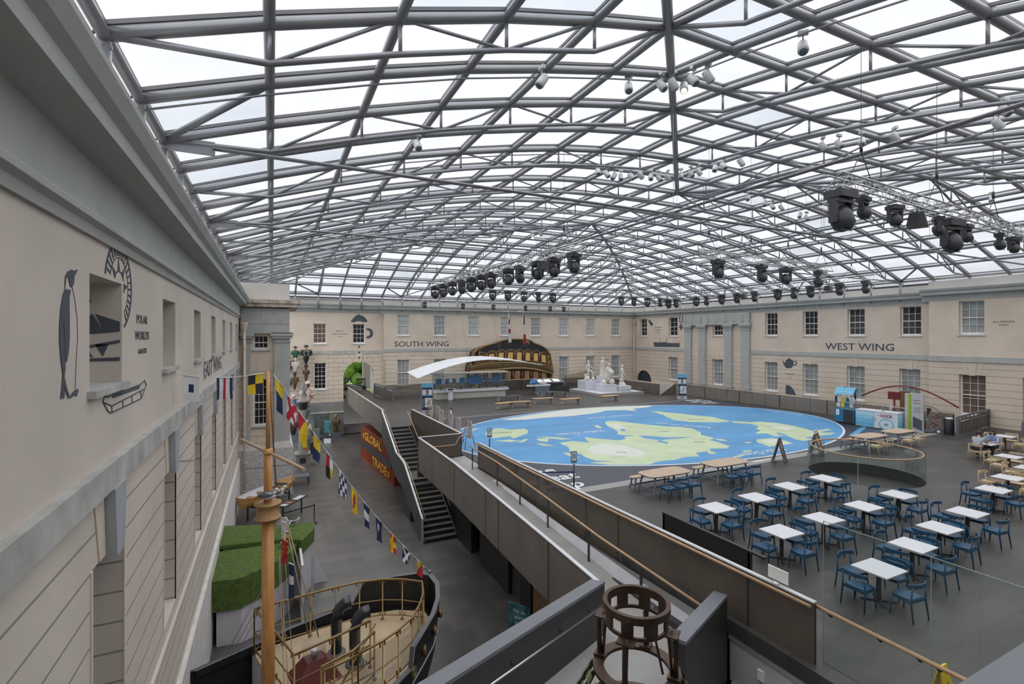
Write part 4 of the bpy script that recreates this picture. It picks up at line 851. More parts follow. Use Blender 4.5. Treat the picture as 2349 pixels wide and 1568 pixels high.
# sandwich boards
for (x,y,rz,lb) in ((21.5,15.45,28,'black sandwich board with white lettering near the glass well'),(24.4,15.55,20,'wooden sandwich board with a dark panel just behind the glass well')):
    t=thing('sandwich_board',lb,'sign',(x,y,0),R(rz))
    for s in (-1,1):
        Mx=frame((0,s*-.28,0),(1,0,0),(0,s*.26,1)); b=MB()
        for (p,q) in (((-.33,0),(-.33,1.12)),((.33,0),(.33,1.12)),((-.33,1.1),(.33,1.1)),((-.33,.12),(.33,.12))): b.bar(Mx@Vector((*p,0)),Mx@Vector((*q,0)),.05,.05)
        b.build('wooden_frame',mat('dark_oak',(.14,.08,.045),.5),t); b=MB(); b.prism([(-.3,.13),(.3,.13),(.3,1.08),(-.3,1.08)],-.006,.006,M=Mx); b.build('blackboard',M_ink if lb[0]=='b' else mat('poster_brown',(.16,.12,.09),.5,var=.6,scale=5),t)
        if s==1:
            Mt=Mx@Matrix.Translation((0,0,.012))
            if lb[0]=='b':
                for i,w in enumerate(('What did you','think today?','Tell us at','the desk')): text(w,'lettering',.085 if i<2 else .06,M_lt,Mt@Matrix.Translation((0,.85-.12*i,0)),t,ext=.002)
            else: 
                b=MB(); b.prism([(-.28,.55),(.28,.55),(.1,.8),(-.2,.95)],0,.003,M=Mt); b.prism([(-.2,.2),(.25,.25),(.2,.5),(-.15,.45)],0,.003,M=Mt); b.build('poster_shapes',mat('poster_orange',(.6,.33,.12),.5),t); b=MB(); b.prism([(-.32,1.12),(.32,1.12),(.32,1.3),(-.32,1.3)],-.01,.012,M=Mx); b.build('header',M_lt,t)
                text('GREAT MAP CAFE','lettering',.07,M_ink,Mx@Matrix.Translation((0,1.21,.014)),t,ext=.002)
# ---------------- things standing on the deck ----------------
def totem(name,label,x,y,rz,h=2.4,w=.85):
    t=thing(name,label,'sign',(x,y,0),R(rz)); MB().bb((-w/2,-.1,0),(w/2,.1,h)).build('body',M_cap,t)
    MB().bb((-w/2+.03,-.115,.32),(w/2-.02,-.1,h-.03)).build('navy_face',mat('navy_print',(.03,.045,.08),.4),t); MB().bb((-w/2+.03,-.12,h-.36),(w/2-.02,-.102,h-.03)).build('blue_header',mat('header_blue',(.10,.36,.55),.4),t)
    MB().bb((-w/2+.06,-.122,1.5),(-.06,-.103,1.88)).build('photo_print',M_lt,t); MB().bb((.06,-.122,1.5),(w/2-.06,-.103,1.88)).build('photo_print',M_lt,t); MB().bb((-.1,-.123,1.52),(.1,-.103,1.9)).build('photo_print',mat('photo_brown',(.25,.13,.10),.5,var=.7,scale=12),t)
    MB().bb((-w/2+.06,-.122,1.42),(w/2-.06,-.103,1.5)).build('blue_band',MATS['header_blue'],t); MB().bb((-.18,-.122,.55),(w/2-.06,-.103,1.25)).build('map_panel',M_lt,t)
    b=MB()
    for k in range(5): b.box((-.02+.06*k,-.125,.75+.09*k),(.3-.03*k,.004,.03),M=Matrix.Rotation(R(0),4,'Y')); b.box((.1,-.126,.7+.1*k),(.03,.004,.14))
    b.build('plan_lines',M_ink,t); b=MB(); 
    for k in range(4): b.box((-w/2+.12,-.123,.6+.17*k),(.07,.004,.07))
    b.build('icons',M_lt,t); text('1','numeral',.28,M_lt,frame((w/2-.14,-.124,h-.2),(1,0,0),(0,0,1)),t,ext=.002); text('The Great Map','lettering',.1,M_lt,frame((-.12,-.124,h-.24),(1,0,0),(0,0,1)),t,ext=.002)
    b=MB(); b.bb((-.12,-.11,.12),(.12,-.1,.2)); b.build('maker_plate',M_blk,t); return t
totem('information_totem','tall navy and blue information totem behind the row of easels',10.65,36.7,-20); totem('information_totem','tall navy and blue information totem before the far grey pilasters',34.9,35.05,-40)
pe=None
for k,(y,x,lb) in enumerate(((31.4,9.25,'farthest from the camera'),(30.6,9.45,'second from the far end'),(29.1,9.2,'third from the far end'),(27.5,9.25,'behind the narrow black sign'),(25.9,9.15,'second nearest to the camera'),(24.55,9.3,'nearest to the camera, on the map edge'))):
    lb='wooden tripod easel with a blank pale board, '+lb
    if pe is None:
        pe=thing('easel',lb,'easel',(x,y,0),group='easels along the map')
        for p in ((-.25,-.3),(-.25,.3),(.45,0)): MB().tube([(0,0,1.7),(p[0],p[1],0)],.018,6).build('leg',mat('easel_wood',(.22,.12,.06),.5),pe)
        MB().box((.16,.05,1.0),(.03,.62,.85)).build('board',mat('board_grey',(.50,.49,.49),.7),pe); MB().box((.06,0,.6),(.03,.5,.04)).build('ledge',MATS['easel_wood'],pe)
    else: t=copy_tree(pe); t.location=(x,y,0); t['label']=lb
t=thing('narrow_sign','narrow black floor sign between the easels','sign',(9.7,28.4,0),R(-25)); MB().box((0,0,.8),(.2,.05,1.6)).build('board',M_ink,t); MB().box((0,-.03,1.25),(.14,.01,.5)).build('print',M_lt,t)
def bench(label,pts,m,z=.45,legm=None):
    t=thing('bench',label,'bench',(pts[0][0],pts[0][1],0)); o=Vector((pts[0][0],pts[0][1],0)); P=[Vector((x,y,z))-o for x,y in pts]
    b=MB()
    for a,e in zip(P,P[1:]): b.bar(a,e,.45,.06)
    b.build('seat',m,t)
    u=(P[1]-P[0]).normalized()
    for i,p in enumerate(P):
        q=p+(u*.15 if i==0 else -u*.12 if i==len(P)-1 else V(0,0,0)); MB().box((q.x,q.y,z/2-.015),(.12,.38,z-.03),rz=math.atan2(u.y,u.x)).build('leg',legm or mat('bench_leg',(.30,.25,.21),.6),t)
    return t
M_bw=mat('bench_oak',(.50,.33,.18),.5,var=.15,scale=4)
bench('long V-shaped oak bench in front of the glass showcase',[(16.45,36.75),(18.0,37.2),(19.6,36.9)],M_bw); bench('black topped bench just behind the V-shaped oak bench',[(18.4,41.1),(20.7,40.9)],M_greym)
bench('oak bench between the V-shaped bench and the grey sofa',[(20.7,38.35),(22.6,38.2)],M_bw); bench('oak bench second from the right by the map',[(22.6,36.85),(24.6,36.9)],M_bw); bench('oak bench in front of the white statues',[(27.1,37.1),(28.9,37.1)],M_bw)
t=thing('sofa','angled dark grey two-part sofa in front of the globe stand','sofa',(23.6,42.4,0))
MB().bar((0,.1,.42),(1.6,.0,.42),.6,.1).build('seat',M_greym,t); MB().bar((1.6,0,.42),(2.6,-.9,.42),.6,.1).build('seat',M_greym,t); MB().bar((-.2,.4,.72),(1.3,.3,.72),.08,.6).build('backrest',M_greym,t); MB().bar((1.9,.0,.72),(2.9,-.8,.72),.08,.6).build('backrest',M_blk,t)
for p in ((.15,.1),(1.5,0),(2.5,-.8)): MB().box((p[0],p[1],.19),(.12,.5,.38)).build('leg',MATS['bench_leg'],t)
# glass showcase
CX0=13.75; t=thing('showcase','long glass showcase of ship instruments on a pale green base','showcase',(CX0,45.2,0)); Lc=7.6
MB().bb((.1,-.35,0),(Lc-.3,.45,.62)).build('base',mat('pale_green_paint',(.42,.44,.37),.6),t); MB().bb((-.05,-.5,.62),(Lc,.6,.86)).build('plinth_shelf',M_lt,t)
for (a,e) in (((0,-.48,.86),(Lc-.05,-.47,2.35)),((0,.55,.86),(Lc-.05,.56,2.35)),((-.01,-.48,.86),(.0,.56,2.35)),((Lc-.06,-.48,.86),(Lc-.05,.56,2.35))): MB().bb(a,e).build('glass_side',glassmat('case_glass',(.92,.95,.95),.02),t)
MB().bb((-.3,-.52,2.35),(Lc-.0,.62,2.45)).build('top',M_sill,t); 
rr=random.Random(3)
for (x,w,h0,h1) in ((.35,.55,1.35,1.85),(1.25,.4,1.35,1.85),(2.0,.35,1.4,1.85),(2.75,.5,1.4,1.9),(3.4,.35,1.4,1.9),(3.8,1.3,1.2,2.1),(5.4,.4,1.45,1.9),(6.2,.9,1.3,2.15)): MB().bb((x,.42,h0),(x+w,.46,h1)).build('blue_print',mat('case_blue',(.05,.16,.42),.5,var=.5,scale=5),t)
text('Discover navigation','heading',.14,M_ink,frame((1.0,.43,2.1),(1,0,0),(0,0,1)),t,ext=.002)
for k in range(22):
    x=.4+k*.32; bb2=MB(); h=rr.uniform(.12,.5)
    if k%4==0: bb2.tube([(0,0,0),(0,0,h)],.015,6); bb2.lathe([(.07,0),(.07,.03),(.01,.05)],n=10); bb2.ell((0,0,h),(.06,.06,.06),8)
    elif k%4==1: bb2.tube([(-.12,0,.05),(.15,0,.05+h)],.02,6); bb2.box((0,0,.03),(.2,.1,.06))
    elif k%4==2: bb2.tube([(.12*math.cos(q),0,.14+.12*math.sin(q)) for q in [PI*j/8 for j in range(17)]],.012,5); bb2.box((0,0,.01),(.16,.1,.02))
    else: bb2.box((0,0,.06),(.16,.12,.12)); bb2.ell((0,0,.16),(.07,.07,.05),8)
    o=bb2.build('instrument',mat(['brass','black_lacquer','steel_grey'][k%3],[(.35,.22,.07),(.04,.03,.03),(.35,.35,.35)][k%3],.35,.6),loc=(CX0+x,45.2+rr.uniform(-.25,.2),.862)); tag(o,'small old navigation instrument inside the long glass showcase','instrument','instruments inside the showcase')
    if k==12: o.data.materials[0]=M_y; o['label']='yellow instrument among the others in the showcase'; o.scale=(2.6,1,1.2)
t=thing('display_screen','tilted touch screen on a grey leg in front of the showcase','screen',(14.9,43.9,0)); MB().bar((0,0,0),(.1,.1,.85),.4,.25).build('leg',M_cap,t); MB().box((0,0,0),(.8,.5,.06),M=Matrix.Translation((.1,.1,.95))@Matrix.Rotation(R(25),4,'X')).build('frame',M_lt,t); MB().box((0,0,.035),(.6,.34,.01),M=Matrix.Translation((.1,.1,.95))@Matrix.Rotation(R(25),4,'X')).build('glass',M_blk,t)
# suspended white sail canopy
t=thing('canopy','curved white canopy hanging above the glass showcase','canopy',(0,0,0)); b=MB(); n=24; pts=[]
for k in range(n+1):
    f=k/n; x=11.3+13.4*f; z=2.50+1.55*math.sin(PI*f*.92)*(1-.35*f)+.25*f; w=2.4*(1-f)**.6+.12; pts.append((x,z,w))
vs=[]
for (x,z,w) in pts: vs+=[(x+.35,44.4-w*.5,z-.13*w),(x,44.4+w*.5,z+.03*w),(x,44.4+w*.5,z+.03*w+.05),(x+.35,44.4-w*.5,z-.13*w+.05)]
b.add(vs,[(4*k+i,4*k+(i+1)%4,4*k+4+(i+1)%4,4*k+4+i) for k in range(n) for i in range(4)]+[(3,2,1,0),(4*n,4*n+1,4*n+2,4*n+3)]); b.build('sail',M_lt,t)
for k in (5,10,16): x,z,w=pts[k]; MB().tube([(x,44.4,z),(x-1.5,44.4,rz_(5))],.008,4).build('wire',M_greym,t)
# globe stand, map counter
t=thing('globe_stand','white curved stand holding two blue globes','table',(24.8,44.7,0)); MB().bb((-.35,-.25,0),(.55,.25,.8)).build('pedestal',M_cap,t); MB().prism([(-1.5,-.1),(-1.2,-.4),(1.1,-.4),(1.4,0),(1.1,.4),(-1.2,.4)],.84,.95).build('tabletop',M_lt,t); MB().tube([(-.9,0,.95),(-.9,0,1.0)],.06,8).tube([(-.45,0,.95),(-.45,0,1.0)],.07,8).build('globe_foot',M_cap,t); MB().ell((.45,0,1.15),(.5,.22,.18),12).build('white_model',M_lt,t)
M_globe=mat('globe_print',(.05,.22,.55),.3,var=.25,scale=6)
for (x,r,lb) in ((-.45,.3,'larger blue globe with green land on the white stand'),(-.9,.2,'smaller pale blue globe on the white stand')):
    b=MB(); b.ell((0,0,0),(r,r,r),16); b.mi=1
    for a in range(5): b.ell((r*.72*math.cos(a*1.3),r*.72*math.sin(a*1.3),r*.3*math.sin(a*2)),(r*.36,r*.36,r*.3),8)
    o=b.build('globe',[M_globe,M_land],loc=(24.8+x,44.7,1.0+r)); tag(o,lb,'globe')
t=thing('display_counter','dark counter with tilted lit map panels by the far rail','counter',(27.2,47.0,0)); MB().bb((-1.6,-.35,0),(1.7,.4,.85)).build('body',M_blk,t)
MB().add([(-1.9,-.5,.85),(1.9,-.5,.85),(1.9,.5,1.2),(-1.9,.5,1.2),(-1.9,-.5,.95),(1.9,-.5,.95),(1.9,.5,1.3),(-1.9,.5,1.3)],[(0,1,2,3),(7,6,5,4),(0,4,5,1),(1,5,6,2),(2,6,7,3),(3,7,4,0)]).build('sloping_top',M_greym,t)
for x in (-1.5,-.5,.6): MB().add([(x,-.35,1.005),(x+.8,-.35,1.005),(x+.8,.3,1.235),(x,.3,1.235)],[(0,1,2,3)]).build('lit_panel',mat('lit_map_panel',(.6,.6,.55),.4,emit=(.8,.82,.8,.35)),t)
# ---------------- info desk corner ----------------
t=thing('information_desk','white and pale blue information desk reading THE DOCK with a compass rose','desk',(34.85,19.55,0),R(-85)); M_db=mat('desk_blue',(.22,.50,.62),.4); M_dw=mat('desk_white',(.68,.72,.76),.4)
MB().bb((0,0,0.05),(2.35,.85,1.08)).build('body',M_dw,t); MB().bb((-.03,-.03,1.08),(2.38,.88,1.12)).build('top',M_lt,t); MB().bb((.05,.04,0),(2.3,.8,.05)).build('kick',M_blk,t)
for k in range(4): MB().bb((0,-.006-.001*k,.08+k*.25),(1.1,0,.08+(k+1)*.25)).build('blue_stripe',mat('stripe_%s'%'abcd'[k],[(.13,.42,.62),(.20,.50,.68),(.30,.57,.71),(.42,.63,.74)][k],.4),t)
for k in range(4): MB().bb((2.35,0,.08+k*.25),(2.357,.85,.08+(k+1)*.25)).build('blue_stripe',MATS['stripe_%s'%'abcd'[k]],t)
FM=frame((1.75,-.01,.35),(1,0,0),(0,0,1)); b=MB(); b.prism([(.42*math.cos(2*PI*k/32),.36*math.sin(2*PI*k/32)-.02) for k in range(32)],0,.004,M=FM); b.build('compass_disc',M_db,t); b=MB(); b.prism([(.33*math.cos(2*PI*k/32),.28*math.sin(2*PI*k/32)-.02) for k in range(32)],.004,.007,M=FM); b.build('compass_face',M_dw,t)
b=MB()
for k in range(16): a=2*PI*k/16; l=.25 if k%2==0 else .16; b.prism([(-.02*math.sin(a)*1,.02*math.cos(a)-.02),(l*math.cos(a),l*.85*math.sin(a)-.02),(.02*math.sin(a),-.02*math.cos(a)-.02)],.007,.009,M=FM)
b.build('compass_points',M_db,t); M_mag=mat('magenta_print',(.28,.03,.12),.5); text('DOCK','lettering',.22,M_mag,frame((1.75,-.012,.87),(1,0,0),(0,0,1)),t,ext=.003,bold=.006); text('THE','lettering',.08,M_mag,frame((1.3,-.012,.86),(1,0,0),(0,0,1)),t,ext=.002); text('INFORMATION & TICKETS','lettering',.05,M_mag,frame((1.8,-.012,.74),(1,0,0),(0,0,1)),t,ext=.002); b=MB(); b.tube([(1.1+.1*math.cos(2*PI*k/20),-.012,.6+.1*math.sin(2*PI*k/20)) for k in range(20)],.008,4,closed=True); b.build('ring_print',M_mag,t)
t=thing('desk_fan','white desk fan on the information desk','fan',(35.35,17.75,1.12)); MB().lathe([(.1,0),(.1,.02),(.02,.04),(.018,.22)],n=12).build('stand',M_lt,t); b=MB(); b.tube([(0,.16*math.cos(2*PI*k/20),.36+.16*math.sin(2*PI*k/20)) for k in range(20)],.008,4,closed=True)
for k in range(10): b.tube([(.02,0,.36),(0,.16*math.cos(2*PI*k/10),.36+.16*math.sin(2*PI*k/10))],.004,4)
b.build('cage',M_lt,t); b=MB()
for k in range(3): a=2*PI*k/3; b.add([(0,0,.36),(0.02,.13*math.cos(a),.36+.13*math.sin(a)),(-.02,.13*math.cos(a+.8),.36+.13*math.sin(a+.8))],[(0,1,2)])
b.build('blades',M_lt,t,norm=False)
t=thing('glass_jug','small glass donation jar beside the desk fan','jar',(35.3,18.15,1.12)); MB().lathe([(.1,0),(.13,.1),(.12,.2),(.06,.26),(.07,.3)],n=14).build('jar',glassmat('jar_glass',(.8,.85,.88),.1),t)
t=thing('sales_cart','dark blue cart with a light blue awning, leaflets and hanging tote bags','cart',(34.9,20.95,0),R(-85)); M_cb=mat('cart_blue',(.02,.15,.27),.4)
MB().bb((0,0,.12),(1.2,.7,1.0)).build('body',M_cb,t); [MB().tube([(x,y-.02,.06),(x,y+.02,.06)],.06,10).build('castor',M_blk,t) for x in (.1,1.1) for y in (.08,.62)]; MB().bb((.55,-.01,.12),(1.15,0,.95)).build('mesh_door',M_blk,t); MB().bb((.1,-.015,.55),(.3,0,.95)).build('paper_sign',M_lt,t)
for x in (.03,1.17): MB().tube([(x,.35,1.0),(x,.35,2.35)],.02,6).build('post',M_cb,t)
b=MB(); b.add([(.0,-.15,2.0),(1.2,-.15,2.0),(1.2,.3,2.45),(0,.3,2.45),(0,.6,2.1),(1.2,.6,2.1)],[(0,1,2,3),(3,2,5,4)]); b.build('awning',MATS['header_blue'],t,norm=False); text('Map & merchandise','lettering',.13,M_lt,frame((.6,-.02,2.16),(1,0,0),(0,.7,.7)),t,ext=.003)
for k in range(9): MB().box((.15+.26*(k%4),.2+.02*k,1.25+.35*(k//4)),(.2,.02,.28)).build('leaflet',[M_lt,M_cap,M_cb,M_y][(k*7)%4],t)
for k,x in enumerate((-.05,.5,1.15)): MB().ell((x,.3,1.9-.3*(k==0)+.35*(k==1)),(.07,.06,.25),8).build('tote_bag',mat('navy_cloth',(.02,.03,.07),.8),t)
t=thing('information_totem','tall white and green information panel right of the desk','sign',(36.0,16.75,0),R(-75)); MB().bb((-.45,-.15,0),(.45,.15,2.35)).build('body',M_cap,t); MB().bb((-.28,-.158,0.02),(-.12,-.15,2.33)).build('green_stripe',mat('lime_print',(.28,.42,.03),.5),t); text('Meet &','lettering',.12,M_mag,frame((.15,-.16,1.95),(1,0,0),(0,0,1)),t,ext=.003); text('explore','lettering',.12,M_mag,frame((.15,-.16,1.8),(1,0,0),(0,0,1)),t,ext=.003)
for k in range(5): MB().bb((.0,-.155,1.2+.08*k),(.32,-.15,1.22+.08*k)).build('text_line',M_greym,t)
MB().add([(-.05,-.156,.3),(.4,-.156,.1),(.4,-.156,.75),(-.05,-.156,.95)],[(0,1,2,3)]).build('picture_print',M_ink,t)
# drum fan
t=thing('drum_fan','large grey drum fan on wheels with dark red blades','fan',(36.5,16.35,0),R(-62)); rf_=.78
b=MB(); 
for y in (-.2,.2): b.tube([(rf_*math.cos(2*PI*k/28),y,.83+rf_*math.sin(2*PI*k/28)) for k in range(28)],.02,6,closed=True)
for k in range(28):
    a,e=2*PI*k/28,2*PI*(k+1)/28; b.quad(*[(rf_*math.cos(q),y,.83+rf_*math.sin(q)) for q,y in ((a,-.2),(e,-.2),(e,.2),(a,.2))])
b.build('drum',M_greym,t,norm=False); b=MB()
for r in (.15,.3,.45,.6,.7): b.tube([(r*math.cos(2*PI*k/28),-.21,.83+r*math.sin(2*PI*k/28)) for k in range(28)],.005,3,closed=True)
for k in range(16): a=2*PI*k/16; b.tube([(0,-.23,.83),(rf_*math.cos(a),-.2,.83+rf_*math.sin(a))],.006,3)
b.build('guard',M_cap,t)
for k in range(6):
    a=2*PI*k/6+.3; MB().add([(.08*math.cos(a),-.05,.83+.08*math.sin(a)),(.66*math.cos(a-.22),-.1,.83+.66*math.sin(a-.22)),(.7*math.cos(a),-.06,.83+.7*math.sin(a)),(.66*math.cos(a+.22),.02,.83+.66*math.sin(a+.22))],[(0,1,2,3)]).build('blade',mat('dark_red_paint',(.10,.02,.02),.5),t,norm=False)
MB().tube([(0,-.1,.83),(0,.12,.83)],.12,12).build('hub',M_blk,t)
for x in (-.55,.55): MB().tube([(x,-.3,.14),(x,-.22,.14)],.14,14).build('wheel',M_blk,t); MB().tube([(x,-.31,.14),(x,-.30,.14)],.09,12).build('wheel_disc',M_lt,t)
t=thing('litter_bin','black cylindrical litter bin with a white opening beside the fence','bin',(36.85,15.35,0)); MB().lathe([(.24,0),(.25,.05),(.25,.9),(.22,.95)],n=18).build('body',M_blk,t); MB().lathe([(.18,.94),(.17,1.0),(.01,1.02)],n=18).build('liner',M_lt,t)
# red anchor-like engine piece behind the desk
t=thing('ships_wheel_arm','dark red curved iron beam behind the information desk','exhibit',(38.6,18.6,0)); MB().tube([(-.0,2.6-5.6*f,1.1+1.45*math.sin(PI*(.12+.8*f))) for f in [k/14 for k in range(15)]],.05,8).build('beam',mat('oxide_red',(.16,.015,.018),.5),t); MB().bb((-.1,.2,1.6),(.1,.9,2.1)).build('bracket',MATS['oxide_red'],t); MB().bb((-.12,-.35,.9),(.08,.15,2.2)).build('timber',mat('brown_timber',(.16,.07,.03),.6),t); MB().tube([(0,.55,-3.9),(0,.55,1.6)],.06,8).build('post',MATS['oxide_red'],t)
# corner columns of old timber in front of the far wall (bow carving)
t=thing('carved_bow','pale timber boat bow with gilt trim behind the statues','exhibit',(33.3,50.3,0)); b=MB(); b.add([(-1.6,0,1.3),(1.1,0,1.75),(1.25,0,1.2),(.9,0,.2),(-1.6,0,.4),(-1.6,.5,1.3),(1.1,.12,1.75),(1.25,.1,1.2),(.9,.2,.2),(-1.6,.5,.4)],[(0,1,2,3,4),(9,8,7,6,5),(0,5,6,1),(1,6,7,2),(2,7,8,3),(3,8,9,4),(4,9,5,0)]); b.build('hull',mat('weathered_timber',(.36,.31,.25),.8,var=.3),t); MB().tube([(1.1,-.02,1.75),(1.28,-.02,1.2),(.95,-.02,.2)],.06,6).build('gilt_edge',mat('gilt',(.35,.23,.04),.4,.5),t); MB().bb((-1.4,.05,-3.9),(.7,.4,.4)).build('support',M_blk,t)
# ---------------- ship stern ----------------
M_ob=mat('ship_ochre',(.17,.10,.035),.6,var=.35,scale=6); M_og=mat('ship_gold_brown',(.26,.17,.07),.5,var=.3,scale=9); M_bk=mat('ship_black',(.018,.018,.022),.5)
M_win=mat('lit_cabin_window',(.45,.30,.12),.3,var=.4,scale=6,emit=(.85,.50,.16,.30)); M_win2=mat('dim_cabin_window',(.15,.07,.03),.3,var=.8,scale=3,emit=(.6,.25,.07,.12))
sn=thing('ship_stern','black and gold carved ship stern with lit cabin windows against the far wall','ship stern',(0,0,0))
ZS=lambda x,y,Y: at(1070+x/11.19,770+y/11.19,y=Y)
out_=[(25,900),(60,760),(110,600),(170,420),(260,340),(400,280),(560,230),(700,195),(850,140),(1000,100),(1180,85),(1400,85),(1560,95),(1660,130),(1750,195),(1850,225),(1980,285),(2080,360),(2140,480),(2160,640),(2190,800),(2210,940),(2175,1000),(2180,1120)]
YS=50.45; P=[ZS(x,y,YS) for x,y in out_]; zb=-1.5
fr=MB(); n=len(P); base=[Vector((p.x,YS,zb)) for p in P]
holes=[(820,955,150,295),(1520,1612,125,290)]
for i in range(n-1):
    a,e=P[i],P[i+1]
    fr.quad(a,e,Vector((e.x,51.3,e.z)),Vector((a.x,51.3,a.z)))
# front face as columns so that the two gun ports stay open
import bisect
xs2=sorted({round(p.x,3) for p in P}|{round(ZS(h[k],h[2],YS).x,3) for h in holes for k in (0,1)})
def topz(x):
    best=None
    for i in range(n-1):
        a,e=P[i],P[i+1]
        if min(a.x,e.x)-1e-6<=x<=max(a.x,e.x)+1e-6 and abs(e.x-a.x)>1e-6:
            z=a.z+(e.z-a.z)*(x-a.x)/(e.x-a.x); best=z if best is None else max(best,z)
    return best
for x0,x1 in zip(xs2,xs2[1:]):
    z0,z1=topz(x0+1e-4),topz(x1-1e-4); xm=(x0+x1)/2
    if z0 is None or z1 is None: continue
    hh=[h for h in holes if ZS(h[0],h[2],YS).x-1e-3<xm<ZS(h[1],h[2],YS).x+1e-3]
    if hh:
        h=hh[0]; zt_,zl_=ZS(h[0],h[2],YS).z,ZS(h[0],h[3],YS).z
        fr.quad((x0,YS,zl_),(x1,YS,zl_),(x1,YS,zb),(x0,YS,zb)); 
        if min(z0,z1)>zt_: fr.quad((x0,YS,z0),(x1,YS,z1),(x1,YS,zt_),(x0,YS,zt_))
    else: fr.quad((x0,YS,z0),(x1,YS,z1),(x1,YS,zb),(x0,YS,zb))
fr.build('transom',M_bk,sn,norm=False)
MB().tube([p+V(0,-.05,0) for p in P],.11,8).build('carved_rim',M_og,sn); MB().tube([p+V(0,-.35,0) for p in P[:6]],.16,8).build('quarter_piece',M_ob,sn); MB().tube([p+V(-.12,-.15,0) for p in P[17:]],.17,8).build('quarter_piece',M_ob,sn)
bnd=lambda pts,Y,r,nm,m: MB().tube([ZS(x,y,Y) for x,y in pts],r,6).build(nm,m,sn)
UW=[[(300,490),(455,490),(430,630),(295,630)],[(575,460),(725,450),(700,630),(540,630)],[(820,430),(970,420),(945,635),(795,635)],[(1060,415),(1205,415),(1190,635),(1040,640)],[(1285,410),(1425,415),(1420,640),(1275,640)],[(1510,420),(1640,425),(1640,645),(1500,645)],[(1715,440),(1840,445),(1845,665),(1715,660)],[(1910,475),(2035,490),(2050,690),(1920,685)]]
LW=[[(60,930),(200,930),(190,1110),(60,1110)],[(300,920),(440,915),(430,1110),(290,1110)],[(540,910),(680,905),(670,1110),(530,1110)],[(780,900),(920,895),(910,1110),(770,1110)],[(1020,890),(1155,890),(1140,1110),(1010,1110)],[(1235,885),(1390,885),(1380,1110),(1220,1110)],[(1480,885),(1630,890),(1620,1110),(1470,1110)],[(1705,900),(1850,910),(1855,1090),(1700,1100)],[(1915,930),(2060,950),(2065,1080),(1920,1090)]]
# galleries: backing bands
b=MB(); tp=[(240,500),(500,430),(800,385),(1040,370),(1300,360),(1500,375),(1700,400),(2080,470)]; bt=[(150,890),(500,880),(800,850),(1040,830),(1300,820),(1500,825),(1700,850),(2190,960)]
for i in range(7): b.quad(ZS(*tp[i],50.3),ZS(*tp[i+1],50.3),ZS(*bt[i+1],50.3),ZS(*bt[i],50.3))
b.build('upper_gallery',M_ob,sn,norm=False)
b=MB()
for i in range(7): b.quad(ZS(*bt[i],50.2),ZS(*bt[i+1],50.2),ZS(bt[i+1][0],1330,50.2),ZS(bt[i][0],1330,50.2))
b.build('lower_gallery',M_bk,sn,norm=False)
for ws_,Y,mm,nc,nr in ((UW,50.24,M_win,4,5),(LW,50.12,M_win2,3,4)):
    for q in ws_:
        Q=[ZS(x,y,Y) for x,y in q]; w=MB().add([*Q],[(0,1,2,3)]).build('cabin_window',mm,sn,norm=False); f=MB()
        for k in range(4): f.tube([Q[k]+V(0,-.03,0),Q[(k+1)%4]+V(0,-.03,0)],.05,4)
        f.build('window_frame',M_bk,w); f=MB()
        for k in range(1,nc): f.tube([Q[0].lerp(Q[1],k/nc)+V(0,-.02,0),Q[3].lerp(Q[2],k/nc)+V(0,-.02,0)],.014,4)
        for k in range(1,nr): f.tube([Q[0].lerp(Q[3],k/nr)+V(0,-.02,0),Q[1].lerp(Q[2],k/nr)+V(0,-.02,0)],.014,4)
        f.build('glazing_bars',M_bk if mm is M_win else M_cap,w)
        if mm is M_win:
            c=(Q[0]+Q[1])/2; wd=(Q[1]-Q[0]).length/2+.1; MB().tube([c+V(wd*math.cos(a),-.05,.28*math.sin(a)+.02) for a in [PI*k/8 for k in range(9)]],.045,5).build('arched_head',M_og,sn)
for i,w in enumerate(UW[:-1]):
    a,b2=UW[i],UW[i+1]; x0=(a[1][0]+b2[0][0])/2; x1=(a[2][0]+b2[3][0])/2; MB().tube([ZS(x0,a[0][1]-20,50.15),ZS(x1,650,50.15)],[.09,.11],6).build('pilaster',M_ob,sn)
for i,w in enumerate(LW[:-1]):
    a,b2=LW[i],LW[i+1]; x0=(a[1][0]+b2[0][0])/2; MB().tube([ZS(x0,880,50.05),ZS(x0,1130,50.05)],.12,6).build('pilaster',M_ob,sn)
tr1=[(110,800),(300,755),(600,705),(900,685),(1200,680),(1500,685),(1800,700),(2160,765)]; tr2=[(100,920),(300,905),(600,885),(900,860),(1200,830),(1500,830),(1800,865),(2190,965)]
bnd(tr1,49.85,.07,'balcony_rail',M_og); bnd(tr2,49.85,.13,'balcony_foot',M_og); bnd([(x,y-45) for x,y in tr1],50.0,.06,'balcony_rail',M_ob)
def ip(tr,x):
    for a,e in zip(tr,tr[1:]):
        if a[0]<=x<=e[0]: return a[1]+(e[1]-a[1])*(x-a[0])/(e[0]-a[0])
for k in range(54):
    x=150+k*37.5; a,e=ZS(x+12,ip(tr1,min(x,2150)),49.85),ZS(x,ip(tr2,x),49.85); MB().tube([a,a.lerp(e,.25),a.lerp(e,.6),e],[.03,.06,.035,.055],6).build('baluster',M_og,sn)
b=MB()
for i in range(7): b.quad(ZS(*tr1[i],50.0),ZS(*tr1[i+1],50.0),ZS(*tr2[i+1],50.0),ZS(*tr2[i],50.0))
b.build('balcony_back',M_bk,sn,norm=False)
for (x,y,s) in ((215,600,.25),(330,450,.22),(120,820,.28),(2095,560,.2),(2110,700,.22),(2150,860,.24)):
    p=ZS(x,y,50.0); MB().ell(p,(s*.5,s*.5,s),8).ell(p+V(.05,-.05,s*1.2),(s*.4,s*.4,s*.4),8).tube([p+V(0,-.05,0),p+V(s,-.1,s*.6)],.05,5).build('carving',M_og,sn)
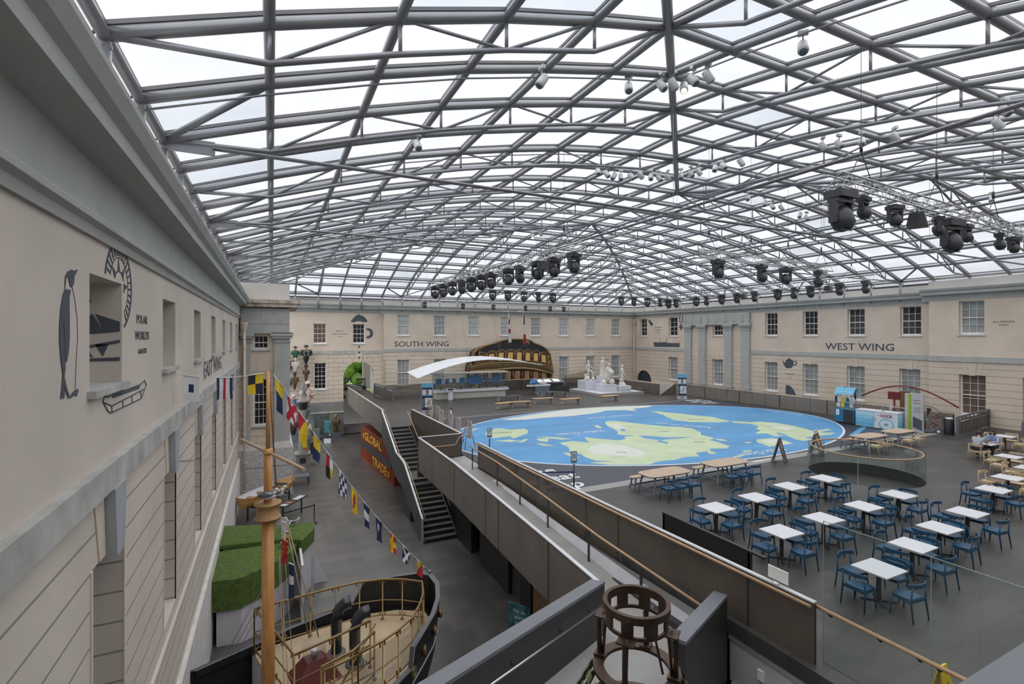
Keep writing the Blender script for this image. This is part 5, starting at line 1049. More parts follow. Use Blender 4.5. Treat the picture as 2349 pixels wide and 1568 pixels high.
MB().bb((19.7,49.9,ZF),(30.3,51.3,-1.5)).build('stern_support',M_bk,sn)
# hanging flags above the stern
M_r=mat('flag_red',(.42,.02,.035),.8); M_w_=mat('flag_white',(.66,.66,.68),.8); M_n=mat('flag_navy',(.018,.03,.095),.8); M_yl=mat('flag_yellow',(.68,.48,.02),.8); M_bkf=mat('flag_black',(.02,.02,.022),.8)
for (px,top,bot,seq,lb) in ((1167,722,785,[M_w_,M_r,M_w_,M_r,M_w_,M_w_],'drooping white and red ensign above the ship stern'),(1201,722,789,[M_n,M_n,M_w_,M_w_,M_r,M_r],'drooping blue, white and red flag above the ship stern')):
    a=at(px,top,y=49.3); e=at(px,bot,y=49.3); t=thing('flag',lb,'flag',(a.x,a.y,a.z)); n=len(seq); h=a.z-e.z
    for k in range(n):
        b=MB(); z0,z1=-h*k/n,-h*(k+1)/n; w0,w1=.12+.22*(k/n),.12+.22*((k+1)/n); c=[]
        for j in range(7): c.append((j/6,.06*math.sin(j*2.1+k)))
        for (u,yy),(u2,y2) in zip(c,c[1:]): b.quad((-.02+u*w0,yy,z0),(-.02+u2*w0,y2,z0),(-.02+u2*w1,y2,z1),(-.02+u*w1,yy,z1))
        b.build('cloth',seq[k],t,norm=False)
    MB().tube([(-.03,0,-h-.2),(-.03,0,.5)],.018,5).build('halyard',M_sill,t); MB().tube([(-.03,0,.45),(-.03,1.55,.45)],.03,6).build('pole',M_white,t)
# ---------------- rig: trusses, moving heads, track spots ----------------
M_alu=mat('aluminium_truss',(.50,.50,.51),.3,.7); M_lamp=mat('lamp_housing',(.028,.03,.036),.4); M_lens=mat('lamp_lens',(.10,.14,.18),.08); M_spot=mat('white_spot_housing',(.45,.46,.47),.4)
def hang(px,A,B_):
    lo,hi=0.,1.
    f=lambda t:(lambda p:CX+F_*(p.x*_C-p.y*_S)/(p.x*_S+p.y*_C))(A.lerp(B_,t))
    s=1 if f(1)>f(0) else -1
    for _ in range(30):
        m=(lo+hi)/2
        if (f(m)-px)*s<0: lo=m
        else: hi=m
    return A.lerp(B_,(lo+hi)/2)
def truss(label,A,B_,w=.29):
    t=thing('lighting_truss',label,'truss',tuple(A)); e=B_-A; Ln=e.length; u=e.normalized(); q=Vector((-u.y,u.x,0)).normalized()*w/2; h=V(0,0,w/2)
    c=MB()
    for s in (-1,1):
        for r in (-1,1): c.tube([q*s+h*r,e+q*s+h*r],.025,6)
    c.build('chords',M_alu,t); c=MB(); n=int(Ln/w)
    for k in range(n):
        a,b2=e*(k/n),e*((k+1)/n)
        for s in (-1,1):
            i,j=(h,-h) if k%2 else (-h,h); c.tube([a+q*s+i,b2+q*s+j],.010,3,caps=False); i,j=(q,-q) if k%2 else (-q,q); c.tube([a+h*s+i,b2+h*s+j],.010,3,caps=False)
    c.build('lacing',M_alu,t)
    for k in (.08,.36,.64,.92):
        p=e*k; d=rz_(min((A.x+p.x-RX)/c_,(A.y+p.y-RY)/c_,NI-(A.x+p.x-RX)/c_,NJ-(A.y+p.y-RY)/c_))-A.z
        c=MB(); c.tube([p-u*.5+h,p+V(0,0,.8)],.01,4); c.tube([p+u*.5+h,p+V(0,0,.8)],.01,4); c.tube([p+V(0,0,.8),p+V(0,0,d-.05)],.006,4); c.tube([p+V(0,0,.8),p+V(0,0,1.0)],.035,6); c.build('hoist_wire',M_blk,t)
    return t
def movinghead(s):
    t=thing('moving_head_light','','light'); MB().box((0,0,-.07*s),(.5*s,.34*s,.14*s)).box((0,0,.01*s),(.16*s,.1*s,.1*s)).build('base',M_lamp,t)
    b=MB(); b.box((0,0,-.19*s),(.5*s,.2*s,.07*s))
    for q in (-1,1): b.box((q*.23*s,0,-.40*s),(.055*s,.15*s,.40*s))
    b.build('yoke',M_lamp,t)
    b=MB(); b.lathe([(.11*s,-.26*s),(.19*s,-.18*s),(.20*s,.02*s),(.15*s,.16*s),(.05*s,.22*s)],(0,0,0),n=14,M=Matrix.Translation((0,0,-.48*s))@Matrix.Rotation(R(158),4,'X')@Matrix.Scale(-1,4,(0,0,1))); b.build('head',M_lamp,t)
    MB().lathe([(.12*s,0),(.12*s,.02*s),(.02*s,.03*s)],(0,0,0),n=14,M=Matrix.Translation((0,-.07*s,-.71*s))@Matrix.Rotation(R(200),4,'X')).build('lens',M_lens,t)
    return t
mhp={1:None}
G={'near right rig':(V(10.75,6.45,9.22),V(24.2,7.3,9.22),[(1929,1.15),(1981,.66),(2053,.66),(2152,.66),(2181,1.15),(2217,.66),(2293,.66),(2325,.66)]),
'middle right rig':(V(15.3,14.6,9.25),V(24.8,15.1,9.25),[(1647,1),(1747,1),(1802,1),(1876,1)]),
'long left rig':(V(10.35,15.2,9.25),V(9.2,31.2,9.25),[(p,1) for p in (1316,1270,1233,1192,1166,1126,1104,1081,1059,1038,1016,998)]),
'far cross rig':(V(13.0,31.3,9.3),V(30.6,32.3,9.3),[(p,.9) for p in (1130,1165,1202,1235,1268,1425,1454,1485,1514,1532)]),
'long right rig':(V(30.8,16.2,9.3),V(31.3,33.0,9.3),[(p,.95) for p in (1514,1551,1597,1620,1655,1690,1730,1784,1820,1859,1925,1985)]),
'farthest rig':(V(9.5,44.4,9.25),V(28.0,45.0,9.25),[(p,.7) for p in (974,1062,1132,1206,1262,1316)])}
o12=['first','second','third','fourth','fifth','sixth','seventh','eighth','ninth','tenth','eleventh','twelfth']
mp0=movinghead(1); used_=False
for nm,(A,B_,ls) in G.items():
    truss('silver lattice lighting truss, '+nm,A,B_)
    for k,(px,s) in enumerate(sorted(ls)):
        p=hang(px,A,B_); o=mp0 if not used_ else copy_tree(mp0); used_=True
        o.location=p+V(0,0,-.20); o.scale=(s,s,s); o.rotation_euler=(0,0,R([0,12,-20,35,-8][k%5])); o['label']='black moving-head stage light on the %s, %s from the left'%(nm,o12[k]); o['group']='moving-head stage lights'
for (px,key,s) in ((2105,'near right rig',1.0),(1705,'long right rig',1.0),(1900,'long right rig',1.0),(1250,'long left rig',.8)):
    A,B_,_=G[key]; p=hang(px,A,B_); t=thing('loudspeaker','black wedge loudspeaker hanging from the %s%s'%(key,{1705:', farther one',1900:', nearer one'}.get(px,'')),'loudspeaker',tuple(p+V(0,0,-.45)),R(20))
    MB().prism([(-.2,-.12),(.2,-.12),(.14,.18),(-.14,.18)],-.3,.3,M=Matrix.Rotation(R(90),4,'Y')@Matrix.Rotation(R(90),4,'Z')).build('cabinet',M_lamp,t); b=MB(); b.tube([(-.32,0,0),(-.32,0,.22),(.32,0,.22),(.32,0,0)],.015,4); b.tube([(0,0,.22),(0,0,.34)],.015,4); b.build('bracket',M_lamp,t)
def onroof(px,py,dz=-.35):
    d=at(px,py,z=H+1 if py<CY else 0)-V(0,0,H); 
    if d.z<0: d=-d
    d.normalize(); lo=1.
    for k in range(1,1400):
        p=V(0,0,H)+d*(k*.05); u=(p.x-RX)/c_; v=(p.y-RY)/c_
        if p.z>=rz_(min(u,v,NI-u,NJ-v))+dz and k>20: return p
    return p
sp0=None
SPL=[(1243,182),(1442,198),(1518,193),(1545,190),(1569,197),(1590,180),(1625,172),(1842,105),(958,330),(2053,312),(1977,322),(1925,328),(1888,333),(1716,452),(2306,250),(2290,282),(2275,455)]+[(1372,392),(1392,397),(1408,402),(1424,405),(1448,403),(1470,400),(1493,404),(1512,407),(1532,406),(1562,402),(1585,397),(1603,392),(1640,384),(1660,378),(1700,370),(1755,465),(1772,472),(1792,474),(1835,492),(1850,498)]+[(1100,518),(1120,520),(1150,514),(1222,541),(1240,535),(1425,610),(1410,606),(1440,612),(1350,592),(1460,555),(1480,560)]
for k,(x,y) in enumerate(SPL):
    p=onroof(x,y)
    if sp0 is None:
        sp0=thing('spotlight','','spotlight'); MB().tube([(0,0,.22),(0,0,.05)],.015,5).box((0,0,.24),(.18,.08,.08)).build('arm',M_spot,sp0)
        MB().lathe([(.05,-.16),(.09,-.14),(.10,.10),(.085,.14),(.05,.14)],n=12,M=Matrix.Translation((0,0,-.04))@Matrix.Rotation(R(145),4,'X')).build('housing',M_spot,sp0); MB().lathe([(.07,0),(.02,.015)],n=12,M=Matrix.Translation((0,-.085,-.16))@Matrix.Rotation(R(145),4,'X')).build('lens',M_lens,sp0); o=sp0
    else: o=copy_tree(sp0)
    big=1.15 if k<17 else 1.2; o.location=p; o.scale=(big,)*3; o.rotation_euler=(0,0,R((k*57)%180-90)); o['group']='white spotlights under the roof'; o['label']='white spotlight clamped to the roof steel'
    if (x,y) in ((1569,197),(1222,541),(1425,610)):
        for ch in o.children:
            if ch.name.startswith('lens'): ch.data=ch.data.copy(); ch.data.materials[0]=mat('lit_lamp',(.9,.7,.4),.3,emit=(1,.78,.45,4))
        o.rotation_euler=(0,0,math.atan2(-p.x,p.y)+0); o['label']='lit white spotlight glowing warm, %s'%({1569:'nearest to the camera, by the roof hip',1222:'far off on the left of the roof',1425:'far off near the far hip'}[x]); o.pop('group') if False else None
        del o['group']
# ---------------- painted wall art and lettering ----------------
def fittext(s,A,B_,cap,m,parent,nm='lettering',off=.004,bold=.0):
    A,B_=Vector(A),Vector(B_); u=B_-A; u.z=0; Ln=u.length; u.normalize(); o=(A+B_)/2; v=V(0,0,1)
    n=u.cross(v); t=text(s,nm,cap/.70,m,frame(o+n*off,u,v),parent,ext=.003,bold=bold)
    ds=[(vv.co-o).dot(u) for vv in t.data.vertices]; k=Ln/(max(ds)-min(ds)); c=(max(ds)+min(ds))/2
    for vv in t.data.vertices: d=(vv.co-o).dot(u); vv.co=vv.co+u*((d-c)*k-d)
    return t
EXf=EX
def we_(px,py): p=at(px,py,x=EXf); return (p.y,p.z)
def artE(polys,nm='painted_picture',lab=None,z=(0,500,2.613)):
    b=MB(); MM=frame((EXf+.003,0,0),(0,1,0),(0,0,1))
    for i,p in enumerate(polys): b.prism([we_(z[0]+x/z[2],z[1]+y/z[2]) for x,y in p],0,.004+.0005*i,M=MM)
    return b.build(nm,M_ink,we,lab)
def strokesE(lines,r=.008,nm='painted_line'):
    b=MB()
    for l in lines: b.tube([(EXf+.003,*we_(x/2.613,500+y/2.613)) for x,y in l],r,4)
    return b.build(nm,M_ink,we)
artE([[(385,400),(388,350),(402,320),(425,308),(440,315),(464,308),(442,350),(440,390),(430,413),(418,408),(405,350),(392,362),(386,425)],
[(385,425),(420,430),(412,480),(414,700),(408,800),(395,865),(388,820),(382,700),(378,600),(374,650),(385,800),(388,900),(382,950),(400,1030),(418,1075),(405,1078),(377,1000),(384,1060),(380,1080),(358,1080),(368,1000),(372,930),(362,860),(352,740),(352,650),(360,540),(372,470)],
[(415,1078),(430,1045),(455,1022),(467,1030),(455,1068),(440,1060),(425,1075)]],'painted_penguin','dark painted penguin silhouette')
strokesE([[(430,413),(445,480),(460,600),(463,720),(455,850),(448,1022)]],.003)
strokesE([[(613,1098),(640,1150),(660,1168),(845,1080),(876,995)],[(622,1105),(668,1125),(860,1025)],[(668,1125),(668,1165)],[(732,1095),(735,1132)],[(788,1070),(790,1105)],[(840,1035),(845,1078)],[(613,1098),(630,1058),(640,1075),(665,1062)],[(835,1000),(866,972),(870,990),(876,995)]],.009,'painted_sledge')
artE([[(672,1055),(835,995),(835,1020),(672,1080)]],'painted_sledge_deck')
# compass rose on the wall above and beside the first window
cy_,cz_,cr0=8.06,6.55,.57; MM=frame((EXf+.003,0,0),(0,1,0),(0,0,1)); inw=lambda y,z: 6.9<y<8.27 and 5.2<z<6.64
b=MB(); n=64
def seg(r0,r1,a0,a1,i=0):
    P=[(cy_+r*math.cos(a)*1.12,cz_+r*math.sin(a)) for r,a in ((r0,a0),(r1,a0),(r1,a1),(r0,a1))]
    if all(not inw(*p) for p in P) and all(8.27<p[0] or p[1]>6.64 for p in P): b.prism(P,0,.004+.0003*i,M=MM)
for k in range(n):
    a0,a1=2*PI*k/n,2*PI*(k+1)/n; seg(.53,.57,a0,a1)
    if k%2==0: seg(.40,.52,a0,a0+.55*(a1-a0),1)
    seg(.20,.215,a0,a1,2); seg(.375,.385,a0,a1,3)
for k in range(8):
    a=2*PI*k/8+.1; P=[(cy_+r*math.cos(q)*1.12,cz_+r*math.sin(q)) for r,q in ((.22,a-.2),(.37,a),(.22,a+.2))]
    if all(not inw(*p) for p in P): b.prism(P,0,.0045,M=MM)
b.build('painted_compass','' and None or M_ink,we,'dark painted compass rose')
# its continuation on the window reveal
MR=frame((EXf-.48,8.2-.003,0),(1,0,0),(0,0,1)); b=MB()
for p in ([(0,6.5),(.10,6.55),(.16,6.35),(0,6.25)],[(0,6.0),(.17,6.2),(.30,5.95),(0,5.92)],[(.2,6.2),(.46,6.1),(.46,5.97),(.30,5.95)],[(0,5.72),(.46,5.82),(.46,5.86),(0,5.76)],[(0,5.66),(.1,5.78),(.18,5.63)],[(.2,5.8),(.28,5.64),(.34,5.8)],[(.0,5.58),(.46,5.58),(.46,5.63),(.0,5.61)]): b.prism(p,0,.004,M=MR)
b.build('painted_compass_lower',M_ink,we)
for s,(a,e),c in (('POLAR',((313,732),(337,732)),.13),('WORLDS',((309,770),(341,768)),.13),('GALLERY',((316,806),(336,804)),.075)):
    p,q=at(*a,x=EX),at(*e,x=EX); fittext(s,(EX,p.y,p.z),(EX,q.y,p.z),c,M_ink,we)
p,q=at(467,880,x=EX),at(507,838,x=EX); fittext('EAST WING',(EX,17.0,4.98-.1),(EX,22.5,4.88),.50,M_ink,we,bold=.01)
fittext('SOUTH WING',(11.42,SY,5.1),(17.3,SY,5.1),.56,M_ink,ws,bold=.008); fittext('WEST WING',(WX,26.48,5.05),(WX,21.24,5.05),.56,M_ink,ww,bold=.01)
fittext('ALL HANDS',(VX,15.28,6.86),(VX,14.22,6.86),.13,M_ink,wv,off=.006); fittext('GALLERY',(VX,15.0,6.66),(VX,14.5,6.66),.08,M_ink,wv,off=.006)
for s,a,e,c in (('TRADERS',(1801,857),(1822,858),.13),('GALLERY',(1805,865),(1818,865),.07),('FORGOTTEN',(1502,751),(1518,751),.16),('FIGHTERS',(1503,757),(1516,757),.16),('GALLERY',(1506,762),(1513,762),.09)):
    p,q=at(*a,x=WX),at(*e,x=WX); fittext(s,p,(WX,q.y,p.z),c,M_ink,ww)
for s,a,e,c in (('NELSON,',(770,759),(789,759),.16),('NAVY, NATION',(763,766),(797,766),.16),('GALLERY',(773,772),(787,772),.09)):
    p,q=at(*a,y=RY2),at(*e,y=RY2); fittext(s,p,(q.x,RY2,p.z),c,M_ink,w2)
p=at(1387,826,y=SY); fittext('ARCTIC',(p.x,SY,p.z),(p.x+.55,SY,p.z),.16,M_ink,ws)
def artp(polys,parent,nm,o,lab=None,**k):   # polys in photo pixels projected onto the plane of a wall
    b=MB(); ax='y' if 'y' in k else 'x'; MMp=frame((0,k['y']-.003,0),(1,0,0),(0,0,1)) if ax=='y' else frame((k['x']-.003,0,0),(0,-1,0),(0,0,1))
    for i,pl in enumerate(polys):
        P=[at(ox,oy,**k) for ox,oy in pl]; b.prism([((q.x if ax=='y' else -q.y),q.z) for q in P],0,.006+.001*i,M=MMp)
    return b.build(nm,M_ink,parent,lab)
c7=lambda pts,ox=640,oy=680,s=7.83: [(ox+x/s,oy+y/s) for x,y in pts]
artp([c7([(1292,455),(1300,420),(1340,385),(1370,345),(1410,335),(1460,335),(1510,345),(1550,380),(1580,420),(1588,450),(1570,455),(1510,460),(1480,448),(1430,440),(1380,448),(1355,462)]),c7([(1410,320),(1455,320),(1455,340),(1410,340)])],w2,'painted_hat',0,'dark painted cocked hat',y=RY2)
def disc(px,py,r,**k): return [(px+r*math.cos(2*PI*i/20),py+r*math.sin(2*PI*i/20)) for i in range(20)]
artp([[q for q in disc(844,764,12) if q[0]>=839.2]],w2,'painted_medal',0,None,y=RY2)
bl=MB(); Pm=[at(x,y,y=RY2) for x,y in disc(842,764,7) if x>=839.2]; bl.prism([(q.x,q.z) for q in Pm],0,.009,M=frame((0,RY2-.003,0),(1,0,0),(0,0,1))); bl.build('medal_star',M_pl,w2)
for yy in (795,808,820): artp([disc(824,yy,2.5)],w2,'painted_button',0,None,y=RY2-(.09 if yy==820 else .07 if yy==808 else 0))
artp([[(1499,785),(1501,795),(1559,796),(1559.5,786.5),(1546,786.5),(1532,786),(1530,785),(1526,785),(1525,783),(1522,784),(1508,785),(1505,784)],[(1528.4,776),(1529.6,776),(1529.6,786),(1528.4,786)],[(1513,778),(1513.5,778),(1513.5,786),(1513,786)],[(1545,780),(1545.5,780),(1545.5,786),(1545,786)]],ww,'painted_ship',0,'dark painted steamship',x=WX)
artp([[(1487,735),(1490,733),(1499,743),(1494,748),(1490,742)]],ww,'painted_telescope',0,None,x=WX)
artp([[(1558.5,723.5),(1560.5,723.5),(1560.5,736),(1562.5,740),(1562,741),(1558.5,737)],[(1565,723.5),(1567,723.5),(1567,737),(1563.5,741),(1563,740),(1565,736)],[(1562.5,740),(1565,746),(1569,750),(1565,752),(1562.5,759),(1560,752),(1557,750),(1560,746)]],ww,'painted_medal',0,'dark painted star medal on a ribbon',x=WX)
artp([[(1794,826),(1798,829),(1801,832),(1803,826),(1808,823),(1811,819),(1813,823),(1819,826),(1821,832),(1819,839),(1815,844),(1804,844),(1800,839),(1796,831)],[(1820,829),(1826,827),(1829,831),(1827,836),(1820,839),(1820,837),(1825,834),(1827,831),(1824,829),(1821,831)]],ww,'painted_teapot',0,'dark painted teapot',x=WX)
artp([[(1803,882),(1812,884),(1820,892),(1826,906),(1816,905),(1802,903)],[(1787,918),(1800,921),(1812,924),(1826,918),(1822,930),(1800,928)]],ww,'painted_junk',0,'dark painted junk sail',x=WX)
# wire eye bolts and wires on the east wall
for (px,py,nm) in ((405,1057,'thin wire stretched from the left wall towards the grey corner bay'),):
    a=at(px,py,x=EX); e=at(555,1046,y=33.4); t=MB().tube([(0,0,0),((e-a)*.5+V(0,0,-.05)),(e-a)],.006,4).build('wire',M_greym,loc=a); tag(t,nm,'wire')
# ---------------- mast, yard, crow's nest ----------------
M_mast=mat('varnished_pine',(.56,.27,.085),.35,var=.2,scale=3,sx=(6,6,.6)); M_rope=mat('rope_hemp',(.42,.36,.28),.8); M_brz=mat('bronze_paint',(.24,.15,.06),.35,.5)
mx,my=-.08,12.27
ms=thing('ship_mast','tall varnished wooden ship mast with a yard and a round crow\'s nest','mast',(mx,my,ZF)); z_=lambda z:z-ZF
MB().tube([(0,0,0),(0,0,z_(1.9))],[.145,.125],20).build('lower_mast',M_mast,ms); MB().tube([(0,0,z_(1.9)),(0,0,z_(3.37))],[.088,.085],16).lathe([(.1,z_(3.3)),(.1,z_(3.40)),(.04,z_(3.42))],n=16).build('middle_mast',M_mast,ms); MB().tube([(0,0,z_(3.37)),(0,0,z_(5.14))],[.045,.036],12).build('top_mast',M_mast,ms)
cn=MB().lathe([(.26,z_(1.88)),(.27,z_(1.86)),(.275,z_(1.90)),(.235,z_(1.92)),(.235,z_(2.16)),(.275,z_(2.18)),(.275,z_(2.22)),(.0,z_(2.23))],n=28).build('crows_nest',mat('plywood_ring',(.42,.25,.11),.5,var=.2,scale=5),ms)
MB().tube([(-.64,1.89,z_(3.33)),(-.06,.17,z_(3.33))],.036,12).tube([(.06,-.17,z_(3.33)),(.64,-1.89,z_(3.33))],.036,12).tube([(-.07,.2,z_(3.33)),(.07,-.2,z_(3.33))],.03,8).build('yard',mat('pale_spar',(.45,.32,.22),.5,var=.12),ms)
MB().prism([(0,-.09),(.30,-.08),(.38,0),(.33,.09),(0,.06)],-.012,.012,M=Matrix.Translation((.08,.06,z_(1.77)))@Matrix.Rotation(R(-28),4,'Z')@Matrix.Rotation(R(90),4,'X')).build('bracket_plate',M_lt,ms)
def gull(name,label,loc,rz,s=1.0):
    t=thing(name,label,'bird',loc,R(rz)); b=MB(); b.ell((0,0,.17*s),(.17*s,.075*s,.075*s),12); b.tube([(.1*s,0,.2*s),(.17*s,0,.28*s)],[.05*s,.035*s],8); b.ell((.18*s,0,.31*s),(.045*s,.035*s,.04*s),10); b.build('body',M_lt,t)
    b=MB()
    for q in (-1,1): b.ell((-.04*s,q*.055*s,.2*s),(.16*s,.03*s,.055*s),10)
    b.build('wings',mat('gull_grey',(.12,.13,.15),.7),t); MB().add([(-.1*s,-.03*s,.18*s),(-.1*s,.03*s,.18*s),(-.27*s,.02*s,.15*s),(-.27*s,-.02*s,.15*s),(-.1*s,0,.2*s)],[(0,1,2,3),(0,4,1),(1,4,2),(2,4,3),(3,4,0)]).build('tail',M_blk,t); MB().tube([(.22*s,0,.305*s),(.27*s,0,.295*s)],[.012*s,.003*s],5).build('beak',M_y,t)
    b=MB()
    for q in (-1,1): b.tube([(0,q*.03*s,.11*s),(.01*s,q*.03*s,.01*s),(.05*s,q*.035*s,.005*s)],.007*s,4)
    b.build('legs',mat('pale_orange',(.5,.28,.12),.6),t)
gull('seagull','grey backed model seagull standing on the crow\'s nest, front one',(mx+.0,my-.17,2.235),-20,1.0); gull('seagull','model seagull on the crow\'s nest behind the front one',(mx+.17,my+.02,2.235),-5,.9)
# ---------------- flag lines ----------------
def flagat(P,Q,seq,label,w,h,swing=0,fold=.0,diag=None):
    """cloth hung from the rope between P and Q"""
    P,Q=Vector(P),Vector(Q); t=thing('signal_flag',label,'flag',tuple((P+Q)/2),group=None); o=(P+Q)/2; u=(Q-P); n=Vector((-u.y,u.x,0)).normalized()
    nx,ny=12,12
    vs=[]
    for j in range(ny+1):
        f=j/ny
        for i in range(nx+1):
            g_=i/nx; p=P.lerp(Q,g_)-o; wave=math.sin(g_*5+f*3+len(label))*.035*f*(1+fold*2); sh=(1-fold*f*.75); c=Vector((0,0,0)).lerp(p,sh) if fold else p
            c=c+Vector((0,0,-h*f*(1-.12*fold*g_)))+n*wave+(P-o)*(fold*f*.5)+n*swing*f
            vs.append(tuple(c))
    idx=lambda i,j:j*(nx+1)+i; groups={}
    for j in range(ny):
        for i in range(nx): groups.setdefault(seq((i+.5)/nx,(j+.5)/ny),[]).append((idx(i,j),idx(i+1,j),idx(i+1,j+1),idx(i,j+1)))
    b=MB(); ml=list(groups)
    for k,m in enumerate(ml): b.add(vs,groups[m],True,mi=k)
    b.build('cloth',ml,t,norm=False); MB().tube([tuple(P-o),tuple(Q-o)],.014,5).build('hem',M_w_,t); return t
top=V(mx,my,5.11); wa=at(396,857,x=EX+.03); 
def L1(px): # rope left of the mast
    lo,hi=0.,1.
    for _ in range(30):
        m=(lo+hi)/2; p=wa.lerp(top,m); x=CX+F_*(p.x*_C-p.y*_S)/(p.x*_S+p.y*_C)
        if x<px: lo=m
        else: hi=m
    p=wa.lerp(top,lo); p.z-=.10*math.sin(PI*lo); return p
ro=MB().tube([L1(x) for x in (398,420,440,470,500,530,560,590,608)],.007,5).build('flag_rope',M_w_); tag(ro,'white rope with three flags from the left wall to the mast top','rope')
sS=lambda u,v: M_n if .36<u<.68 and .35<v<.7 else M_w_
sC=lambda u,v: M_n if u<.17 or u>.83 else (M_r if .38<u<.62 else M_w_)
sL=lambda u,v: M_bkf if (u<.5)==(v<.5) else M_yl
for (a,e,h,sq,lb) in ((420,457,.50,sS,'white signal flag with a blue centre square, nearest the left wall'),(497,533,.46,sC,'signal flag of blue, white and red upright stripes beside the mast'),(569,603,.42,sL,'black and yellow quartered signal flag against the mast')): flagat(L1(a),L1(e),sq,lb,0,h)
tip=V(4.22,14.3,-1.1); st_=V(mx+.12,my+.04,5.05)
def L2(px):
    lo,hi=0.,1.
    for _ in range(30):
        m=(lo+hi)/2; p=st_.lerp(tip,m); x=CX+F_*(p.x*_C-p.y*_S)/(p.x*_S+p.y*_C)
        if x<px: lo=m
        else: hi=m
    p=st_.lerp(tip,lo); p.z-=.34*math.sin(PI*lo)**1.2; return p
ro=MB().tube([L2(x) for x in range(622,990,14)]+[tip],.011,5).build('flag_rope',M_w_); tag(ro,'long rope of signal flags from the mast top to the black bow','rope')
b=MB(); b.tube([tip,tip+V(-.14,-.03,.16),tip+V(-.25,-.05,.25)],.02,5); b.lathe([(.03,0),(.05,.03),(.03,.06)],tuple(tip),n=8); o=b.build('shackle',M_alu); tag(o,'steel shackle and eye fixing the flag rope to the bow tip','shackle')
f2=[(632,650,.62,lambda u,v:M_yl if v<.45 else M_n,'yellow over blue signal flag highest on the long rope'),(659,680,.50,lambda u,v:M_r if abs(u-v)<.18 or abs(u-1+v)<.18 else M_w_,'white signal flag with a red diagonal cross'),(684,708,.62,lambda u,v:M_r if (u+v)<.75 or v>1.2-u*.3 else M_yl,'red and yellow signal flag above the end of the yard'),(719,735,.44,lambda u,v:M_yl if v<.5 else M_n,'yellow and blue signal flag right of the yard end'),(749,764,.44,lambda u,v:(M_r if u<.5 else M_w_) if v<.5 else (M_bkf if u<.5 else M_yl),'red, white, black and yellow quartered signal flag'),(778,795,.42,lambda u,v:M_n if (int(u*4)+int(v*4))%2 else M_w_,'blue and white chequered signal flag'),(806,820,.44,lambda u,v:M_r if (u-.5)**2+(v-.5)**2<.09 else M_yl,'yellow signal flag with a red spot'),(834,848,.42,lambda u,v:M_w_ if .33<v<.66 else M_n,'blue signal flag with a white band'),(862,877,.42,lambda u,v:M_w_ if (u-.4)**2+(v-.4)**2<.03 else M_n,'blue signal flag with a white disc'),(893,909,.36,lambda u,v:M_yl if abs(u-.5)<.13 or abs(v-.5)<.13 else M_r,'red signal flag with a yellow cross'),(924,941,.33,lambda u,v:M_w_ if abs(u-v)<.15 or abs(u-1+v)<.15 else M_n,'blue signal flag with a white diagonal cross'),(956,970,.31,lambda u,v:M_yl if u+v<.95 else M_r,'yellow and red signal flag lowest, next to the bow tip')]
for (a,e,h,sq,lb) in f2: flagat(L2(a),L2(e),sq,lb,0,h*(1.12 if a<700 else 1.4),fold=.3)
# ropes of the mast
for (A,B_,lb,r) in ((V(mx+.36,my-.1,1.75),V(.78,12.4,-1.1),'thick rope from the mast bracket down to the skylight, left strand',.014),(V(mx+.38,my-.05,1.75),V(.98,12.35,-1.1),'thick rope from the mast bracket down to the skylight, right strand',.014),(V(mx-.12,my-.02,1.8),V(mx-.1,my-.2,-3.8),'thin rope hanging down the left side of the mast',.005),(V(mx+.22,my-.1,1.0),V(mx+.40,my-.6,-3.8),'white rope hanging beside the mast, left one',.008),(V(mx+.24,my-.1,1.0),V(mx+.52,my-.6,-3.8),'white rope hanging beside the mast, middle one',.008),(V(mx+.30,my-.1,1.6),V(mx+.66,my-.3,-3.8),'white rope hanging beside the mast, right one',.008),(V(mx-.12,my,.3),V(-1.05,13.72,-1.82),'brown stay rope from the mast to the black hull edge, leftmost',.007),(V(mx-.12,my,.1),V(-.9,13.78,-1.82),'brown stay rope from the mast to the black hull edge, middle',.007),(V(mx-.12,my,-.05),V(-.75,13.83,-1.82),'brown stay rope from the mast to the black hull edge, rightmost',.007),(V(mx-.1,my+.1,.5),V(-1.5,16.0,-3.85),'thin dark guy wire from the mast to the floor by the left wall',.004)):
    o=MB().tube([V(0,0,0),B_-A],r,5).build('rope',M_rope if 'wire' not in lb else M_greym,loc=A); tag(o,lb,'rope')
for k,(a,e,sq,lb) in enumerate((((645,1195),(652,1290),lambda u,v:M_w_ if v<.4 else M_r,'furled white and red flag bundled below the crow\'s nest bracket'),((650,1215),(660,1275),lambda u,v:M_yl if (int(v*9)%2) else M_r,'furled yellow and red striped flag bundled on the mast rope'),((662,1290),(670,1370),lambda u,v:M_n if v<.3 or v>.62 else M_w_,'furled navy and white flag at the bottom of the mast rope'))):
    fw=10.75; zz=lambda py:H-(py-CY)*fw/F_; lat=((a[0]-CX)*fw/F_); X_=fw*_S+lat*_C; Y_=fw*_C-lat*_S; flagat(V(X_,Y_,zz(a[1])),V(X_+.10,Y_-.05,zz(a[1])-.05),sq,lb,0,(e[1]-a[1])*fw/F_,fold=.1)
